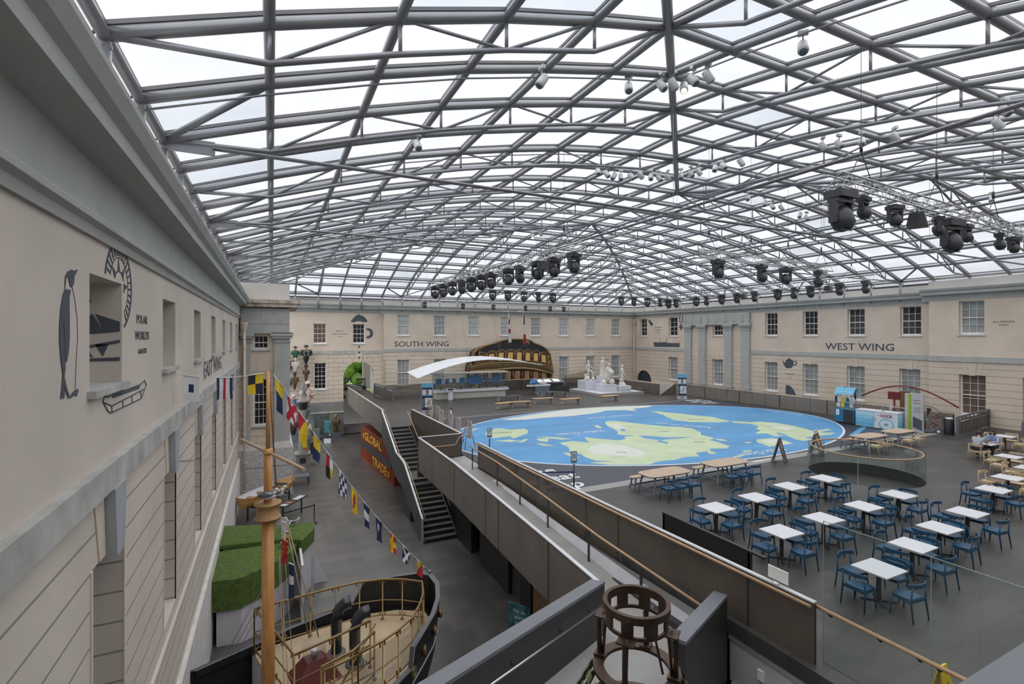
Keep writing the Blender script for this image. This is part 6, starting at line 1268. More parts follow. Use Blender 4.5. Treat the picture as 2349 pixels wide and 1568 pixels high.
# ---------------- black bow of the boat ----------------
bt_=thing('ship_bow','black hulled ship bow with a pale timber deck and bronze glass railings','ship bow',(0,0,0)); M_hull=mat('hull_black',(.018,.018,.02),.45,var=.2); M_hcap=mat('hull_cap_grey',(.10,.105,.115),.5); M_dk=mat('maple_deck',(.44,.33,.20),.45,var=.08,scale=2)
def planks(m,w):
    t=m.node_tree; L=t.links.new; b=t.nodes['Principled BSDF']; tc=t.nodes.new('ShaderNodeTexCoord'); mp2=t.nodes.new('ShaderNodeMapping'); mp2.inputs['Rotation'].default_value=(0,0,R(-8)); sp=t.nodes.new('ShaderNodeSeparateXYZ'); d=t.nodes.new('ShaderNodeMath'); d.operation='DIVIDE'; d.inputs[1].default_value=w; f=t.nodes.new('ShaderNodeMath'); f.operation='FRACT'; g=t.nodes.new('ShaderNodeMath'); g.operation='GREATER_THAN'; g.inputs[1].default_value=.07
    mr=t.nodes.new('ShaderNodeMapRange'); mr.inputs['To Min'].default_value=.7; L(tc.outputs['Object'],mp2.inputs[0]); L(mp2.outputs[0],sp.inputs[0]); L(sp.outputs[1],d.inputs[0]); L(d.outputs[0],f.inputs[0]); L(f.outputs[0],g.inputs[0]); L(g.outputs[0],mr.inputs[0]); s=t.nodes.new('ShaderNodeVectorMath'); s.operation='SCALE'; L(b.inputs['Base Color'].links[0].from_socket,s.inputs[0]); L(mr.outputs[0],s.inputs['Scale']); L(s.outputs[0],b.inputs['Base Color'])
planks(M_dk,.09)
TP=[(-1.7,13.55,-1.85),(.5,14.4,-1.8),(2.1,14.8,-1.75),(2.45,14.86,-1.22),(3.3,14.75,-1.18),(4.0,14.5,-1.12),(4.27,14.25,-1.12),(4.32,13.7,-1.15),(4.13,13.0,-1.18),(3.78,12.3,-1.2),(3.35,11.72,-1.22),(2.95,11.2,-1.24),(2.88,11.13,-1.68),(2.2,10.65,-1.75),(1.2,10.2,-1.8),(.2,9.9,-1.85)]
cen=V(1.2,12.6,0); b=MB(); bo=[]
for (x,y,z) in TP:
    k=.80 if x>2.3 else .88; bo.append((cen.x+(x-cen.x)*k if x>0 else x,cen.y+(y-cen.y)*k,ZF))
mid=[tuple(Vector(a).lerp(Vector(e),.5)+Vector(((a[0]-cen.x)*.05,(a[1]-cen.y)*.05,0))) for a,e in zip(TP,bo)]
n=len(TP); b.add(TP+mid+bo,[(k*n+i,k*n+i+1,(k+1)*n+i+1,(k+1)*n+i) for k in (0,1) for i in range(n-1)],True)
inn=[(cen.x+(x-cen.x)*.955,cen.y+(y-cen.y)*.94,z) for x,y,z in TP]; b.add(inn+[(x,y,-2.0) for x,y,z in inn],[(i,i+1,n+i+1,n+i) for i in range(n-1)]); b.build('hull',M_hull,bt_,norm=False)
b=MB(); b.add([(x,y,z+.01) for x,y,z in TP]+[(x,y,z+.01) for x,y,z in inn],[(i,i+1,n+i+1,n+i) for i in range(n-1)])
b.tube([Vector(p)+V(0,0,.0) for p in TP],.02,5); b.build('gunwale',M_hcap,bt_,norm=False)
b=MB(); b.tube([Vector(TP[i]).lerp(Vector(mid[i]),.62)+Vector((TP[i][0]-cen.x,TP[i][1]-cen.y,0))*.012 for i in range(6,n)],.022,5); b.build('white_line',mat('hull_grey_line',(.35,.36,.38),.5),bt_)
for i,f in ((8,.33),(9,.33),(10,.36),(11,.42),(13,.30)):
    p=Vector(TP[i]).lerp(Vector(mid[i]),f); q=Vector((p.x-cen.x,p.y-cen.y,0)).normalized(); c=p+q*.03; Mh=Matrix.Translation(c)@q.to_track_quat('Z','X').to_matrix().to_4x4()
    w=MB().lathe([(.10,-.04),(.125,.0),(.12,.03),(.09,.035),(.09,.015)],n=20,M=Mh).build('porthole',M_brz,bt_); MB().lathe([(.09,.015),(.01,.017)],n=20,M=Mh).build('glass',mat('porthole_glass',(.15,.18,.19),.1),w)
DK=[(-.42,13.78),(1.5,14.18),(2.4,14.3),(3.2,14.15),(3.9,13.75),(3.95,13.0),(3.55,12.2),(3.1,11.6),(2.75,11.2),(2.1,10.85),(1.2,10.45),(.45,10.2),(.28,11.3)]
MB().prism(DK,-1.98,-1.9).build('deck',M_dk,bt_); b=MB(); b.quad((-.44,13.78,-1.9),(.28,11.28,-1.9),(.28,11.28,ZF),(-.44,13.78,ZF)); b.quad((.28,11.28,-1.9),(.45,10.2,-1.9),(.45,10.2,ZF),(.28,11.28,ZF)); b.build('white_side',M_lt,bt_,norm=False)
def rail(name,pts,z0,top_,mid_=True,low=True,glass=True,posts=1):
    P=[Vector((x,y,0)) for x,y in pts]; MB().tube([p+V(0,0,top_) for p in P],.030,8).build('top_rail',M_brz,bt_)
    if mid_: MB().tube([p+V(0,0,z0+(top_-z0)*.48) for p in P],.016,6).build('mid_rail',M_brz,bt_)
    if low: MB().tube([p+V(0,0,z0+.12) for p in P],.02,6).build('low_rail',M_brz,bt_)
    for i,p in enumerate(P): MB().tube([p+V(0,0,z0),p+V(0,0,z0+.02),p+V(0,0,z0+.021),p+V(0,0,top_)],[.05,.05,.022,.022],8).build('rail_post',M_brz,bt_)
    if glass:
        b=MB(); c=MB()
        for a,e in zip(P,P[1:]):
            u=(e-a).normalized()*.05; b.quad(a+u+V(0,0,z0+.16),e-u+V(0,0,z0+.16),e-u+V(0,0,top_-.09),a+u+V(0,0,top_-.09))
            for f in (.12,.88):
                for zz in (z0+.16,top_-.07): q=a.lerp(e,f); MB().box((q.x,q.y,zz),(.03,.03,.09)).build('glass_clamp',M_brz,bt_)
        b.build('rail_glass',M_clear,bt_,norm=False)
rail('outer',[(-.39,13.71),(.25,13.82),(.9,13.9),(1.53,13.96),(2.15,13.98),(2.75,13.86),(3.24,13.62),(3.7,13.25),(3.56,12.62),(3.3,12.1),(3.01,11.65),(2.6,11.3),(2.2,11.05),(1.64,10.82)],-1.9,-.8)
rail('inner',[(-.39,13.71),(.05,12.5),(.42,11.37),(1.25,11.66),(2.09,11.96)],-1.9,-.8)
rail('stair',[(1.64,10.82),(.95,10.6),(.9,10.75),(1.55,11.0),(2.1,11.5)],-1.9,-.82,glass=False)
MB().tube([(2.2,11.9,-.86),(1.2,11.1,-1.75)],.02,6).build('slope_rail',M_brz,bt_)
for (x,y,lb) in ((1.43,12.87,'black cowl ventilator on the ship deck, farther one'),(1.78,12.25,'black cowl ventilator on the ship deck, nearer one')):
    t=thing('cowl_vent',lb,'ventilator',(x,y,-1.9)); MB().lathe([(.22,0),(.22,.03),(.14,.04)],n=20).build('flange',M_hcap,t); MB().tube([(0,0,0),(0,0,.85),(.02,0,.98),(.09,.0,1.10),(.20,.0,1.17),(.34,.0,1.18)],[.13,.13,.133,.137,.14,.155],20).build('pipe',mat('gloss_black',(.03,.032,.04),.18),t)
t=thing('skylight','dark red deck skylight with a clear cover on the ship bow','skylight',(.88,12.25,-1.9),R(12)); M_rd=mat('maroon_paint',(.13,.018,.018),.5)
MB().add([(-.5,-.42,0),(.5,-.42,0),(.5,.42,0),(-.5,.42,0),(-.2,-.17,.42),(.2,-.17,.42),(.2,.17,.42),(-.2,.17,.42)],[(0,3,2,1),(4,5,6,7),(0,1,5,4),(1,2,6,5),(2,3,7,6),(3,0,4,7)]).build('body',M_rd,t); MB().box((0,0,.42),(.42,.36,.62)).build('clear_cover',glassmat('acrylic',(.93,.94,.94),.05),t); MB().tube([(0,0,.42),(0,0,.6)],.07,10).build('bell',M_alu,t); MB().box((.26,.0,.28),(.2,.3,.04)).build('plaque',M_rd,t)
# ---------------- grassy cliffs, small boat, barriers ----------------
M_gr=mat('artificial_grass',(.095,.15,.030),.95,var=.3,scale=7,bump=.8,bscale=150); M_clf=mat('white_cliff_board',(.60,.58,.61),.7,var=.04)
gc=thing('grass_cliff','white sided cliff display topped with bright green artificial grass','cliff display',(0,0,0))
def cliff(poly,zt,drop,zb=ZF):
    n=len(poly); cx=sum(p[0] for p in poly)/n; cy=sum(p[1] for p in poly)/n; b=MB(); rr=random.Random(2)
    N_=[(cx+(x-cx)*1.07,cy+(y-cy)*1.07,zt) for x,y in poly]; poly_=poly; I=[(cx+(x-cx)*.90,cy+(y-cy)*.88,zt+.05) for x,y in poly]; D=[(x+(x-cx)*.06,y+(y-cy)*.06,zt-dr*1.15) for (x,y),dr in zip(poly,drop if isinstance(drop,list) else [drop]*n)]
    b.add(I+N_+D+[(cx,cy,zt+.12)],[(k*n+i,k*n+(i+1)%n,(k+1)*n+(i+1)%n,(k+1)*n+i) for k in (0,1) for i in range(n)]+[(i,(i+1)%n,3*n) for i in range(n)],False); b.build('grass_top',M_gr,gc)
    MB().prism([(cx+(x-cx)*.97,cy+(y-cy)*.97) for x,y in poly],zb,zt-.05).build('white_side',M_clf,gc)
cliff([(-1.62,20.6),(.4,20.3),(.95,19.9),(1.42,20.9),(1.45,21.5),(.2,21.9),(-1.62,22.6)],-1.62,[.1,.3,.45,.45,.3,.1,.1])
cliff([(-1.62,18.1),(-.9,18.0),(-.1,18.5),(.55,19.3),(.75,19.9),(.7,20.3),(-1.62,20.4)],-1.78,[.85,.85,.8,.7,.45,.1,.1])
b=MB(); b.bb((.9,18.3,ZF),(.98,20.4,-1.9)); b.build('side_panel',M_clf,gc); t=MB().add([(0,0,0),(.5,0,0),(.02,0,1.2),(0,.03,0),(.5,.03,0),(.02,.03,1.2)],[(0,1,2),(5,4,3),(0,3,4,1),(1,4,5,2),(2,5,3,0)]).build('stay_board',M_clf,gc,loc=(1.5,21.1,ZF))
gull('seagull','model seagull on the far edge of the grass cliff, left one',(.5,21.0,-1.56),25,.95); gull('seagull','model seagull on the far edge of the grass cliff, right one',(.8,21.3,-1.56),15,.9); gull('seagull','model seagull on the front grass terrace beside the mast rope',(.35,19.75,-1.72),80,.9)
bo_=thing('sailing_dinghy','varnished clinker sailing dinghy with a white interior on a stand','boat',(-.1,30.7,-3.1),math.atan2(3.4,2.55)); 
b=MB(); sec=[]; nS=12; nA=10
for k in range(nS+1):
    f=k/nS; w=.68*math.sin(PI*(.12+.86*f))**.7 if f<1 else .02; w=max(w,.03); kz=.12*abs(f-.5)**2*4; 
    for j in range(nA+1):
        a=PI*j/nA; sec.append((-2.15+4.3*f,-w*math.cos(a),.55+kz-(.55+.0*kz)*math.sin(a)**.8))
b.add(sec,[(k*(nA+1)+j,(k+1)*(nA+1)+j,(k+1)*(nA+1)+j+1,k*(nA+1)+j+1) for k in range(nS) for j in range(nA)],True); b.add([sec[j] for j in range(nA+1)],[tuple(range(nA+1))]); M_bw2=mat('boat_varnish',(.42,.22,.07),.35,var=.2,scale=4)
b.build('hull',M_bw2,bo_,norm=False); b=MB(); s2=[(x*.97,y*.93,z+.035) for x,y,z in sec]; b.add(s2,[(k*(nA+1)+j,(k+1)*(nA+1)+j,(k+1)*(nA+1)+j+1,k*(nA+1)+j+1) for k in range(nS) for j in range(nA)],True); b.build('white_lining',M_lt,bo_,norm=False)
for j in (0,nA): MB().tube([sec[k*(nA+1)+j] for k in range(nS+1)],.035,6).build('gunwale',M_bw2,bo_)
for x in (-1.1,-.2,.9): MB().bb((x-.12,-.6,.38),(x+.12,.6,.41)).build('thwart',M_bw2,bo_)
MB().add([(.95,-.55,.60),(.95,.55,.60),(2.1,.03,.68),(2.1,-.03,.68)],[(0,1,2,3)]).build('foredeck',M_bw2,bo_,norm=False)
MB().tube([(.55,0,.1),(.25,.25,7.0)],[.04,.03],8).build('mast',mat('brown_spar',(.16,.07,.025),.5),bo_)
for x in (-1.3,1.2):
    b=MB()
    for y in (-.35,.35): b.bb((x-.03,y-.03,-.8),(x+.03,y+.03,.12))
    b.bb((x-.03,-.4,-.1),(x+.03,.4,-.04)); b.build('stand',M_blk,bo_)
t=thing('info_lectern','long dark sloping information panel in front of the dinghy','sign',(1.0,29.3,ZF),math.atan2(3.4,2.55)); MB().box((0,0,.9),(2.0,.55,.04),M=Matrix.Rotation(R(0),4,'X')).build('board',M_blk,t)
for (x,w,m) in ((.45,.5,M_lt),(.8,.2,M_lt),(-.3,.2,mat('print_orange',(.5,.22,.08),.6)),(-.7,.3,M_clf)): MB().box((x,0,.925),(w,.34,.006)).build('print',m,t)
for x in (-.8,.8): MB().bb((x-.03,-.03,0),(x+.03,.03,.88)).build('leg',M_blk,t)
t=thing('barrier_post','black belt barrier post near the grass cliff','barrier',(2.0,27.9,ZF)); MB().lathe([(.17,0),(.17,.03),(.03,.05),(.03,.95),(.04,.96),(.04,1.02),(.01,1.03)],n=14).build('post',M_blk,t); MB().bar((0,0,.96),(-2.6,-.9,.9),.012,.06).build('belt',M_blk,t)
t=thing('low_stand','low dark display stand beside the stone base','stand',(1.75,35.8,ZF)); MB().box((0,0,.55),(1.0,1.0,.06)).build('top',M_greym,t)
for x in (-.45,.45):
    for y in (-.45,.45): MB().box((x,y,.26),(.05,.05,.52)).build('leg',M_blk,t)
# orange container
ct=thing('shipping_container','orange shipping container with yellow lettering under the deck edge','container',(6.52,41.5,ZF),R(4.5)); M_or=mat('container_orange',(.33,.065,.018),.6,var=.12); 
b=MB(); b.bb((.03,-8.95,.08),(2.4,-.05,2.55)); b.build('body',M_or,ct); b=MB()
for k in range(56): y=-.2-k*.155; b.bb((0,y-.05,.12),(.05,y+.02,2.45))
b.build('corrugation',M_or,ct); b=MB(); b.bb((-.02,-9,2.45),(2.42,-.0,2.59)); b.bb((-.02,-9,0),(2.42,0,.14)); b.bb((-.02,-.12,0),(.1,0,2.59)); b.bb((-.02,-9,0),(.1,-8.88,2.59)); b.build('frame',mat('container_dark',(.22,.045,.018),.6),ct)
b=MB(); b.bb((-.03,-8.3,.95),(.0,-.35,1.5)); b.build('black_band',M_blk,ct); M_cy=mat('container_yellow',(.70,.36,.03),.6)
for s,y0,y1,z,c in (('\u00ab',-.7,-1.15,1.98,.55),('GLOBAL',-1.3,-6.1,1.98,.60),('TRADE',-3.6,-7.4,.52,.60),('\u00bb',-7.55,-8.0,.52,.55)):
    tt=text(s,'lettering',c/.70,M_cy,frame((-.035,(y0+y1)/2,z),(0,-1,0),(0,0,1)),ct,ext=.006,bold=.035); ds=[v.co.y for v in tt.data.vertices]; k=abs(y1-y0)/(max(ds)-min(ds)); m_=(max(ds)+min(ds))/2
    for v in tt.data.vertices: v.co.y=(v.co.y-m_)*k+(y0+y1)/2
# ---------------- people, statues, figureheads ----------------
def skin(name,chains,m,parent=None,sub=2,label=None,M=None):
    """chains: list of [(point, radius), ...]; first point of a later chain may equal an existing point (joined)"""
    vs=[];rs=[];es=[];key={}
    for ch in chains:
        prev=None
        for (p,r) in ch:
            k=tuple(round(c,3) for c in p)
            if k not in key: key[k]=len(vs); vs.append(p); rs.append(r)
            i=key[k]
            if prev is not None and prev!=i: es.append((prev,i))
            prev=i
    me=bpy.data.meshes.new(name); me.from_pydata(vs,es,[]); o=bpy.data.objects.new(name,me); COL.objects.link(o)
    sk=o.modifiers.new('skin','SKIN'); sk.use_smooth_shade=True
    for i,r in enumerate(rs):
        d=me.skin_vertices[0].data[i]; rr=r if isinstance(r,tuple) else (r,r); d.radius=rr; d.use_root=(i==0)
    sb=o.modifiers.new('sub','SUBSURF'); sb.levels=sub; sb.render_levels=sub
    bpy.context.view_layer.update(); m2=bpy.data.meshes.new_from_object(o.evaluated_get(bpy.context.evaluated_depsgraph_get())); bpy.data.objects.remove(o)
    if M: m2.transform(M)
    m2.materials.clear(); m2.materials.append(m); m2.polygons.foreach_set('use_smooth',[True]*len(m2.polygons))
    o=bpy.data.objects.new(name,m2); COL.objects.link(o)
    if parent: o.parent=parent
    if label: o['label']=label
    return o
def body(J,k=1.0,fingers=True):
    """J: joints; returns skin chains for a whole body"""
    g=lambda n:tuple(J[n])
    C=[[(g('pelvis'),.12*k),(g('waist'),.105*k),(g('chest'),.13*k),(g('neckb'),.07*k),(g('neck'),.052*k),(g('jaw'),.062*k),(g('head'),.088*k),(g('crown'),.06*k)]]
    for s in 'lr':
        C.append([(g('chest'),.13*k),(g('sh'+s),.062*k),(g('el'+s),.043*k),(g('wr'+s),.028*k),(g('hn'+s),.034*k)])
        if fingers:
            h=Vector(J['hn'+s]); w=Vector(J['wr'+s]); d=(h-w).normalized(); q=d.cross(Vector((0,0,1)));
            if q.length<.1: q=d.cross(Vector((1,0,0)))
            q.normalize(); up=q.cross(d)
            for f,(off,ln) in enumerate(((-.03,.06),(-.01,.075),(.01,.07),(.03,.055))):
                a=h+q*off+d*.03; C.append([(g('hn'+s),.034*k),(tuple(a),.011*k),(tuple(a+d*ln*.6-up*.01),.009*k),(tuple(a+d*ln-up*.03),.008*k)])
            C.append([(g('hn'+s),.034*k),(tuple(h-q*.045+d*.0),.012*k),(tuple(h-q*.06+d*.035),.010*k)])
        C.append([(g('pelvis'),.12*k),(g('hp'+s),.095*k),(g('kn'+s),.06*k),(g('an'+s),.04*k),(g('to'+s),.035*k)])
    return C
def stand(**o):
    J=dict(pelvis=(0,0,.95),waist=(0,0,1.10),chest=(0,0,1.32),neckb=(0,0,1.46),neck=(0,.0,1.52),jaw=(0,.02,1.59),head=(0,.01,1.66),crown=(0,0,1.74),
    shl=(-.19,0,1.42),ell=(-.25,0,1.15),wrl=(-.24,.06,.92),hnl=(-.24,.08,.84),shr=(.19,0,1.42),elr=(.25,0,1.15),wrr=(.24,.06,.92),hnr=(.24,.08,.84),
    hpl=(-.10,0,.90),knl=(-.11,.02,.50),anl=(-.11,0,.08),tol=(-.12,.15,.04),hpr=(.10,0,.90),knr=(.11,.02,.50),anr=(.11,0,.08),tor=(.12,.15,.04)); J.update(o); return J
def face(t,J,skinm,hair,hair_long=0,k=1.0,beard=None,par=None,dirv=(0,1,0)):
    h=Vector(J['head']); d=Vector(dirv).normalized(); q=d.cross(V(0,0,1)).normalized(); P=lambda a,b,c: tuple(h+q*a*k+d*b*k+V(0,0,c*k))
    if hair: b=MB(); b.ell(P(0,-.022,.035),(.098*k,.102*k,.085*k),12); [b.ell(P(s*.075,-.03,-.03-hair_long*.3),(.03*k,.06*k,(.07+hair_long)*k),8) for s in (-1,1)] if hair_long or 1 else 0; b.build('hair',hair,t)
    b=MB(); b.ell(P(0,.095,-.02),(.016*k,.022*k,.028*k),8); b.ell(P(.092,-.0,-.02),(.014*k,.02*k,.032*k),6); b.ell(P(-.092,0,-.02),(.014*k,.02*k,.032*k),6); b.build('nose_and_ears',skinm,t)
    b=MB(); [b.ell(P(s*.034,.082,.008),(.014*k,.008*k,.008*k),6) for s in (-1,1)]; b.build('eyes',M_blk if skinm is not M_marb else M_marb,t)
    MB().ell(P(0,.086,-.062),(.028*k,.01*k,.008*k),6).build('mouth',mat('lips',(.30,.10,.08),.5) if skinm is not M_marb else M_marb,t)
M_skin=mat('skin',(.48,.29,.21),.5,var=.05); M_hair=mat('dark_hair',(.025,.018,.014),.6); M_jean=mat('dark_trousers',(.02,.022,.03),.8); M_marb=mat('white_marble',(.66,.63,.57),.5,var=.08,scale=4)
# seated pair
def seated(o,x,y,rz,label,shirt,hair,arms,lean=.1,female=False):
    t=thing('person',label,'person',(x,y,0),R(rz)); L_=lean
    J=dict(pelvis=(0,0,.55),waist=(0,L_*.3,.70),chest=(0,L_,.92),neckb=(0,L_*1.2,1.05),neck=(0,L_*1.35,1.11),jaw=(0,L_*1.5+.025,1.18),head=(0,L_*1.5+.02,1.25),crown=(0,L_*1.5,1.33),shl=(-.19,L_,1.01),shr=(.19,L_,1.01),
     ell=arms[0],wrl=arms[1],hnl=arms[2],elr=arms[3],wrr=arms[4],hnr=arms[5],hpl=(-.10,.02,.53),knl=(-.13,.42,.50),anl=(-.12,.36,.09),tol=(-.13,.50,.05),hpr=(.10,.02,.53),knr=(.13,.42,.50),anr=(.13,.46,.09),tor=(.14,.60,.05))
    skin('body',body(J,.92 if female else 1),M_skin,t,2)
    sh=[[(J['pelvis'],.135),(J['waist'],.125),(J['chest'],.152),(J['neckb'],.085)]]
    for s in 'lr': e=Vector(J['sh'+s]).lerp(Vector(J['el'+s]),.95); sh.append([(J['chest'],.152),(J['sh'+s],.078),(tuple(e),.06)])
    if female: 
        for s in 'lr': sh[1 if s=='l' else 2].append((tuple(Vector(J['el'+s]).lerp(Vector(J['wr'+s]),.7)),.045))
    skin('shirt',sh,shirt,t,2,None)
    tr_=[]
    for s in 'lr': tr_.append([(J['pelvis'],.135),(J['hp'+s],.112),(J['kn'+s],.076),(tuple(Vector(J['kn'+s]).lerp(Vector(J['an'+s]),.85)),.055)])
    skin('trousers',tr_,M_jean,t,2)
    for s in 'lr': a,b2=Vector(J['an'+s]),Vector(J['to'+s]); skin('shoe',[[(tuple(a-V(0,.03,.03)),.05),(tuple(a.lerp(b2,.5)),.048),(tuple(b2),.04)]],M_blk,t,1)
    face(t,J,M_skin,hair,.10 if female else 0); return t
def checked():
    m=bpy.data.materials.new('checked_shirt'); m.use_nodes=True; t=m.node_tree; L=t.links.new; b=t.nodes['Principled BSDF']; tc=t.nodes.new('ShaderNodeTexCoord'); br=t.nodes.new('ShaderNodeTexBrick'); br.offset=0; br.inputs['Scale'].default_value=1; br.inputs['Brick Width'].default_value=.05; br.inputs['Row Height'].default_value=.05; br.inputs['Mortar Size'].default_value=.009
    br.inputs['Color1'].default_value=(.07,.09,.15,1); br.inputs['Color2'].default_value=(.05,.07,.13,1); br.inputs['Mortar'].default_value=(.6,.62,.68,1); mp=t.nodes.new('ShaderNodeMapping'); mp.inputs['Rotation'].default_value=(R(90),0,R(20)); L(tc.outputs['Object'],mp.inputs[0]); L(mp.outputs[0],br.inputs['Vector']); L(br.outputs[0],b.inputs['Base Color']); b.inputs['Roughness'].default_value=.8; return m
man=seated(None,30.42,11.60,-90,'person with short dark hair in a checked shirt, seated back to the camera',checked(),M_hair,[(-.27,.30,.82),(-.12,.52,.80),(-.05,.60,.79),(.27,.30,.82),(.20,.52,.80),(.16,.60,.79)],.16)
wom=seated(None,31.85,11.5,85,'person in a light blue shirt with a lanyard, seated facing the camera',mat('light_blue_shirt',(.24,.31,.46),.8),M_hair,[(-.27,.22,.80),(-.18,.48,.79),(-.12,.56,.785),(.27,.22,.80),(.14,.48,.79),(.08,.55,.785)],.05,True)
MB().tube([(-.07,.14,1.08),(-.03,.20,.95),(0,.21,.80),(.03,.20,.95),(.07,.14,1.08)],.006,4).build('lanyard',M_n,wom)
o=MB().box((0,0,0),(.30,.22,.004)).build('paper',M_lt,loc=(31.05,11.68,.745)); tag(o,'sheet of paper on the table between the two people','paper'); o=MB().box((0,0,0),(.3,.21,.012)).build('notebook',mat('notebook_cover',(.5,.5,.55),.6),loc=(31.3,11.4,.748)); tag(o,'notebook on the table between the two people','notebook')
# white statues on their platform
pl=thing('statue_platform','low grey platform with a white floor and white plinths under the statues','platform',(31.7,42.6,0)); x0,y0=31.7,42.6
MB().bb((28.9-x0,39.9-y0,0),(34.5-x0,45.5-y0,.27)).build('grey_step',M_conc,pl); MB().bb((29.1-x0,40.1-y0,.27),(34.3-x0,45.3-y0,.30)).build('white_floor',M_lt,pl)
for (a,e,z) in (((29.35,42.9),(31.1,44.4),1.30),((31.0,42.3),(32.1,43.4),1.75),((30.0,40.5),(31.5,42.0),1.08),((31.75,40.1),(33.0,41.3),.90)): MB().bb((a[0]-x0,a[1]-y0,.3),(e[0]-x0,e[1]-y0,z)).build('plinth',mat('plinth_white',(.60,.62,.68),.5,var=.02),pl)
b=MB()
for (a,e) in (((29.1,40.0),(34.4,40.0)),((29.0,40.0),(29.0,45.4)),((34.4,40.0),(34.4,45.4))): b.tube([(a[0]-x0,a[1]-y0,.55),(e[0]-x0,e[1]-y0,.55)],.012,4)
b.build('guard_rail',M_alu,pl)
def rock(parent,pts,seed=1):
    rr=random.Random(seed); b=MB()
    for (x,y,z,s) in pts: b.ell((x,y,z),(s*rr.uniform(.8,1.2),s*rr.uniform(.8,1.1),s),7)
    b.build('marble_base',M_marb,parent)
def drape(parent,rings,m=None,folds=9,amp=.12,name='drapery'):
    vs=[];n=36
    for (x,y,z,rx,ry) in rings:
        for j in range(n): a=2*PI*j/n; f=1+amp*math.sin(folds*a+z*1.5); vs.append((x+rx*f*math.cos(a),y+ry*f*math.sin(a),z))
    k=len(rings); MB().add(vs,[(i*n+j,i*n+(j+1)%n,(i+1)*n+(j+1)%n,(i+1)*n+j) for i in range(k-1) for j in range(n)],True).add(vs[-n:],[tuple(range(n))]).build(name,m or M_marb,parent,norm=False)
def statue(label,loc,rz,s,J,dr=None,rk=None,hair=0):
    t=thing('statue',label,'statue',loc,R(rz)); t.scale=(s,s,s); skin('body',body(J,1.08),M_marb,t,2); face(t,J,M_marb,M_marb,hair)
    if dr: drape(t,dr)
    if rk: rock(t,rk)
    return t
statue('white marble statue with one foot raised on a rock, left plinth',(30.15,43.55,1.30),-150+0,1.18,stand(knl=(-.14,.36,.72),anl=(-.16,.30,.34),tol=(-.17,.45,.30),ell=(-.28,.1,1.16),wrl=(-.16,.34,1.06),hnl=(-.12,.42,1.08),elr=(.30,-.06,1.16),wrr=(.26,.02,.92),hnr=(.25,.04,.84)),None,[(-.15,.38,.14,.17),(.25,-.1,.12,.2),(.38,.1,.2,.22),(.0,-.2,.15,.2),(.1,-.22,.45,.16)])
statue('white marble statue in a long cloak with an arm outstretched, tallest plinth at the back',(31.5,42.85,1.75),-160,1.12,stand(ell=(-.36,.2,1.30),wrl=(-.40,.42,1.16),hnl=(-.42,.5,1.14)),[(0,-.08,.02,.30,.24),(0,-.09,.5,.24,.18),(0,-.09,1.0,.20,.14),(0,-.08,1.35,.2,.12),(0,-.02,1.46,.17,.12),(0,0,1.5,.08,.08)])
statue('white marble statue with draped knee raised, front plinth',(30.75,41.25,1.08),-150,1.25,stand(chest=(0,.14,1.28),neckb=(0,.2,1.40),neck=(0,.23,1.45),jaw=(0,.28,1.52),head=(0,.27,1.58),crown=(0,.25,1.66),shl=(-.19,.14,1.38),shr=(.19,.14,1.38),knl=(-.16,.44,.92),anl=(-.18,.36,.5),tol=(-.19,.5,.46),ell=(-.28,.32,1.2),wrl=(-.2,.48,1.06),hnl=(-.18,.54,1.02),elr=(.3,.15,1.12),wrr=(.2,.38,1.0),hnr=(.16,.44,.98)),[(-.02,.08,.5,.26,.26),(-.05,.16,.75,.28,.34),(-.06,.22,.95,.27,.36),(-.03,.16,1.15,.22,.24),(0,.1,1.3,.18,.16)],[(-.18,.40,.2,.24),(.05,-.15,.2,.22),(.3,-.05,.15,.18),(-.3,.05,.15,.18)])
statue('slim white marble standing nude statue, right plinth',(32.35,40.7,.90),-150,1.2,stand(ell=(-.27,.0,1.14),wrl=(-.12,.16,.98),hnl=(-.06,.2,.94),elr=(.24,.06,1.16),wrr=(.02,.2,1.0),hnr=(-.04,.22,.97),tol=(-.2,.18,.04),anl=(-.16,.05,.08)),None,[(.28,-.05,.25,.13),(.27,-.05,.5,.12),(.25,-.04,.1,.2),(0,0,.02,.3)])
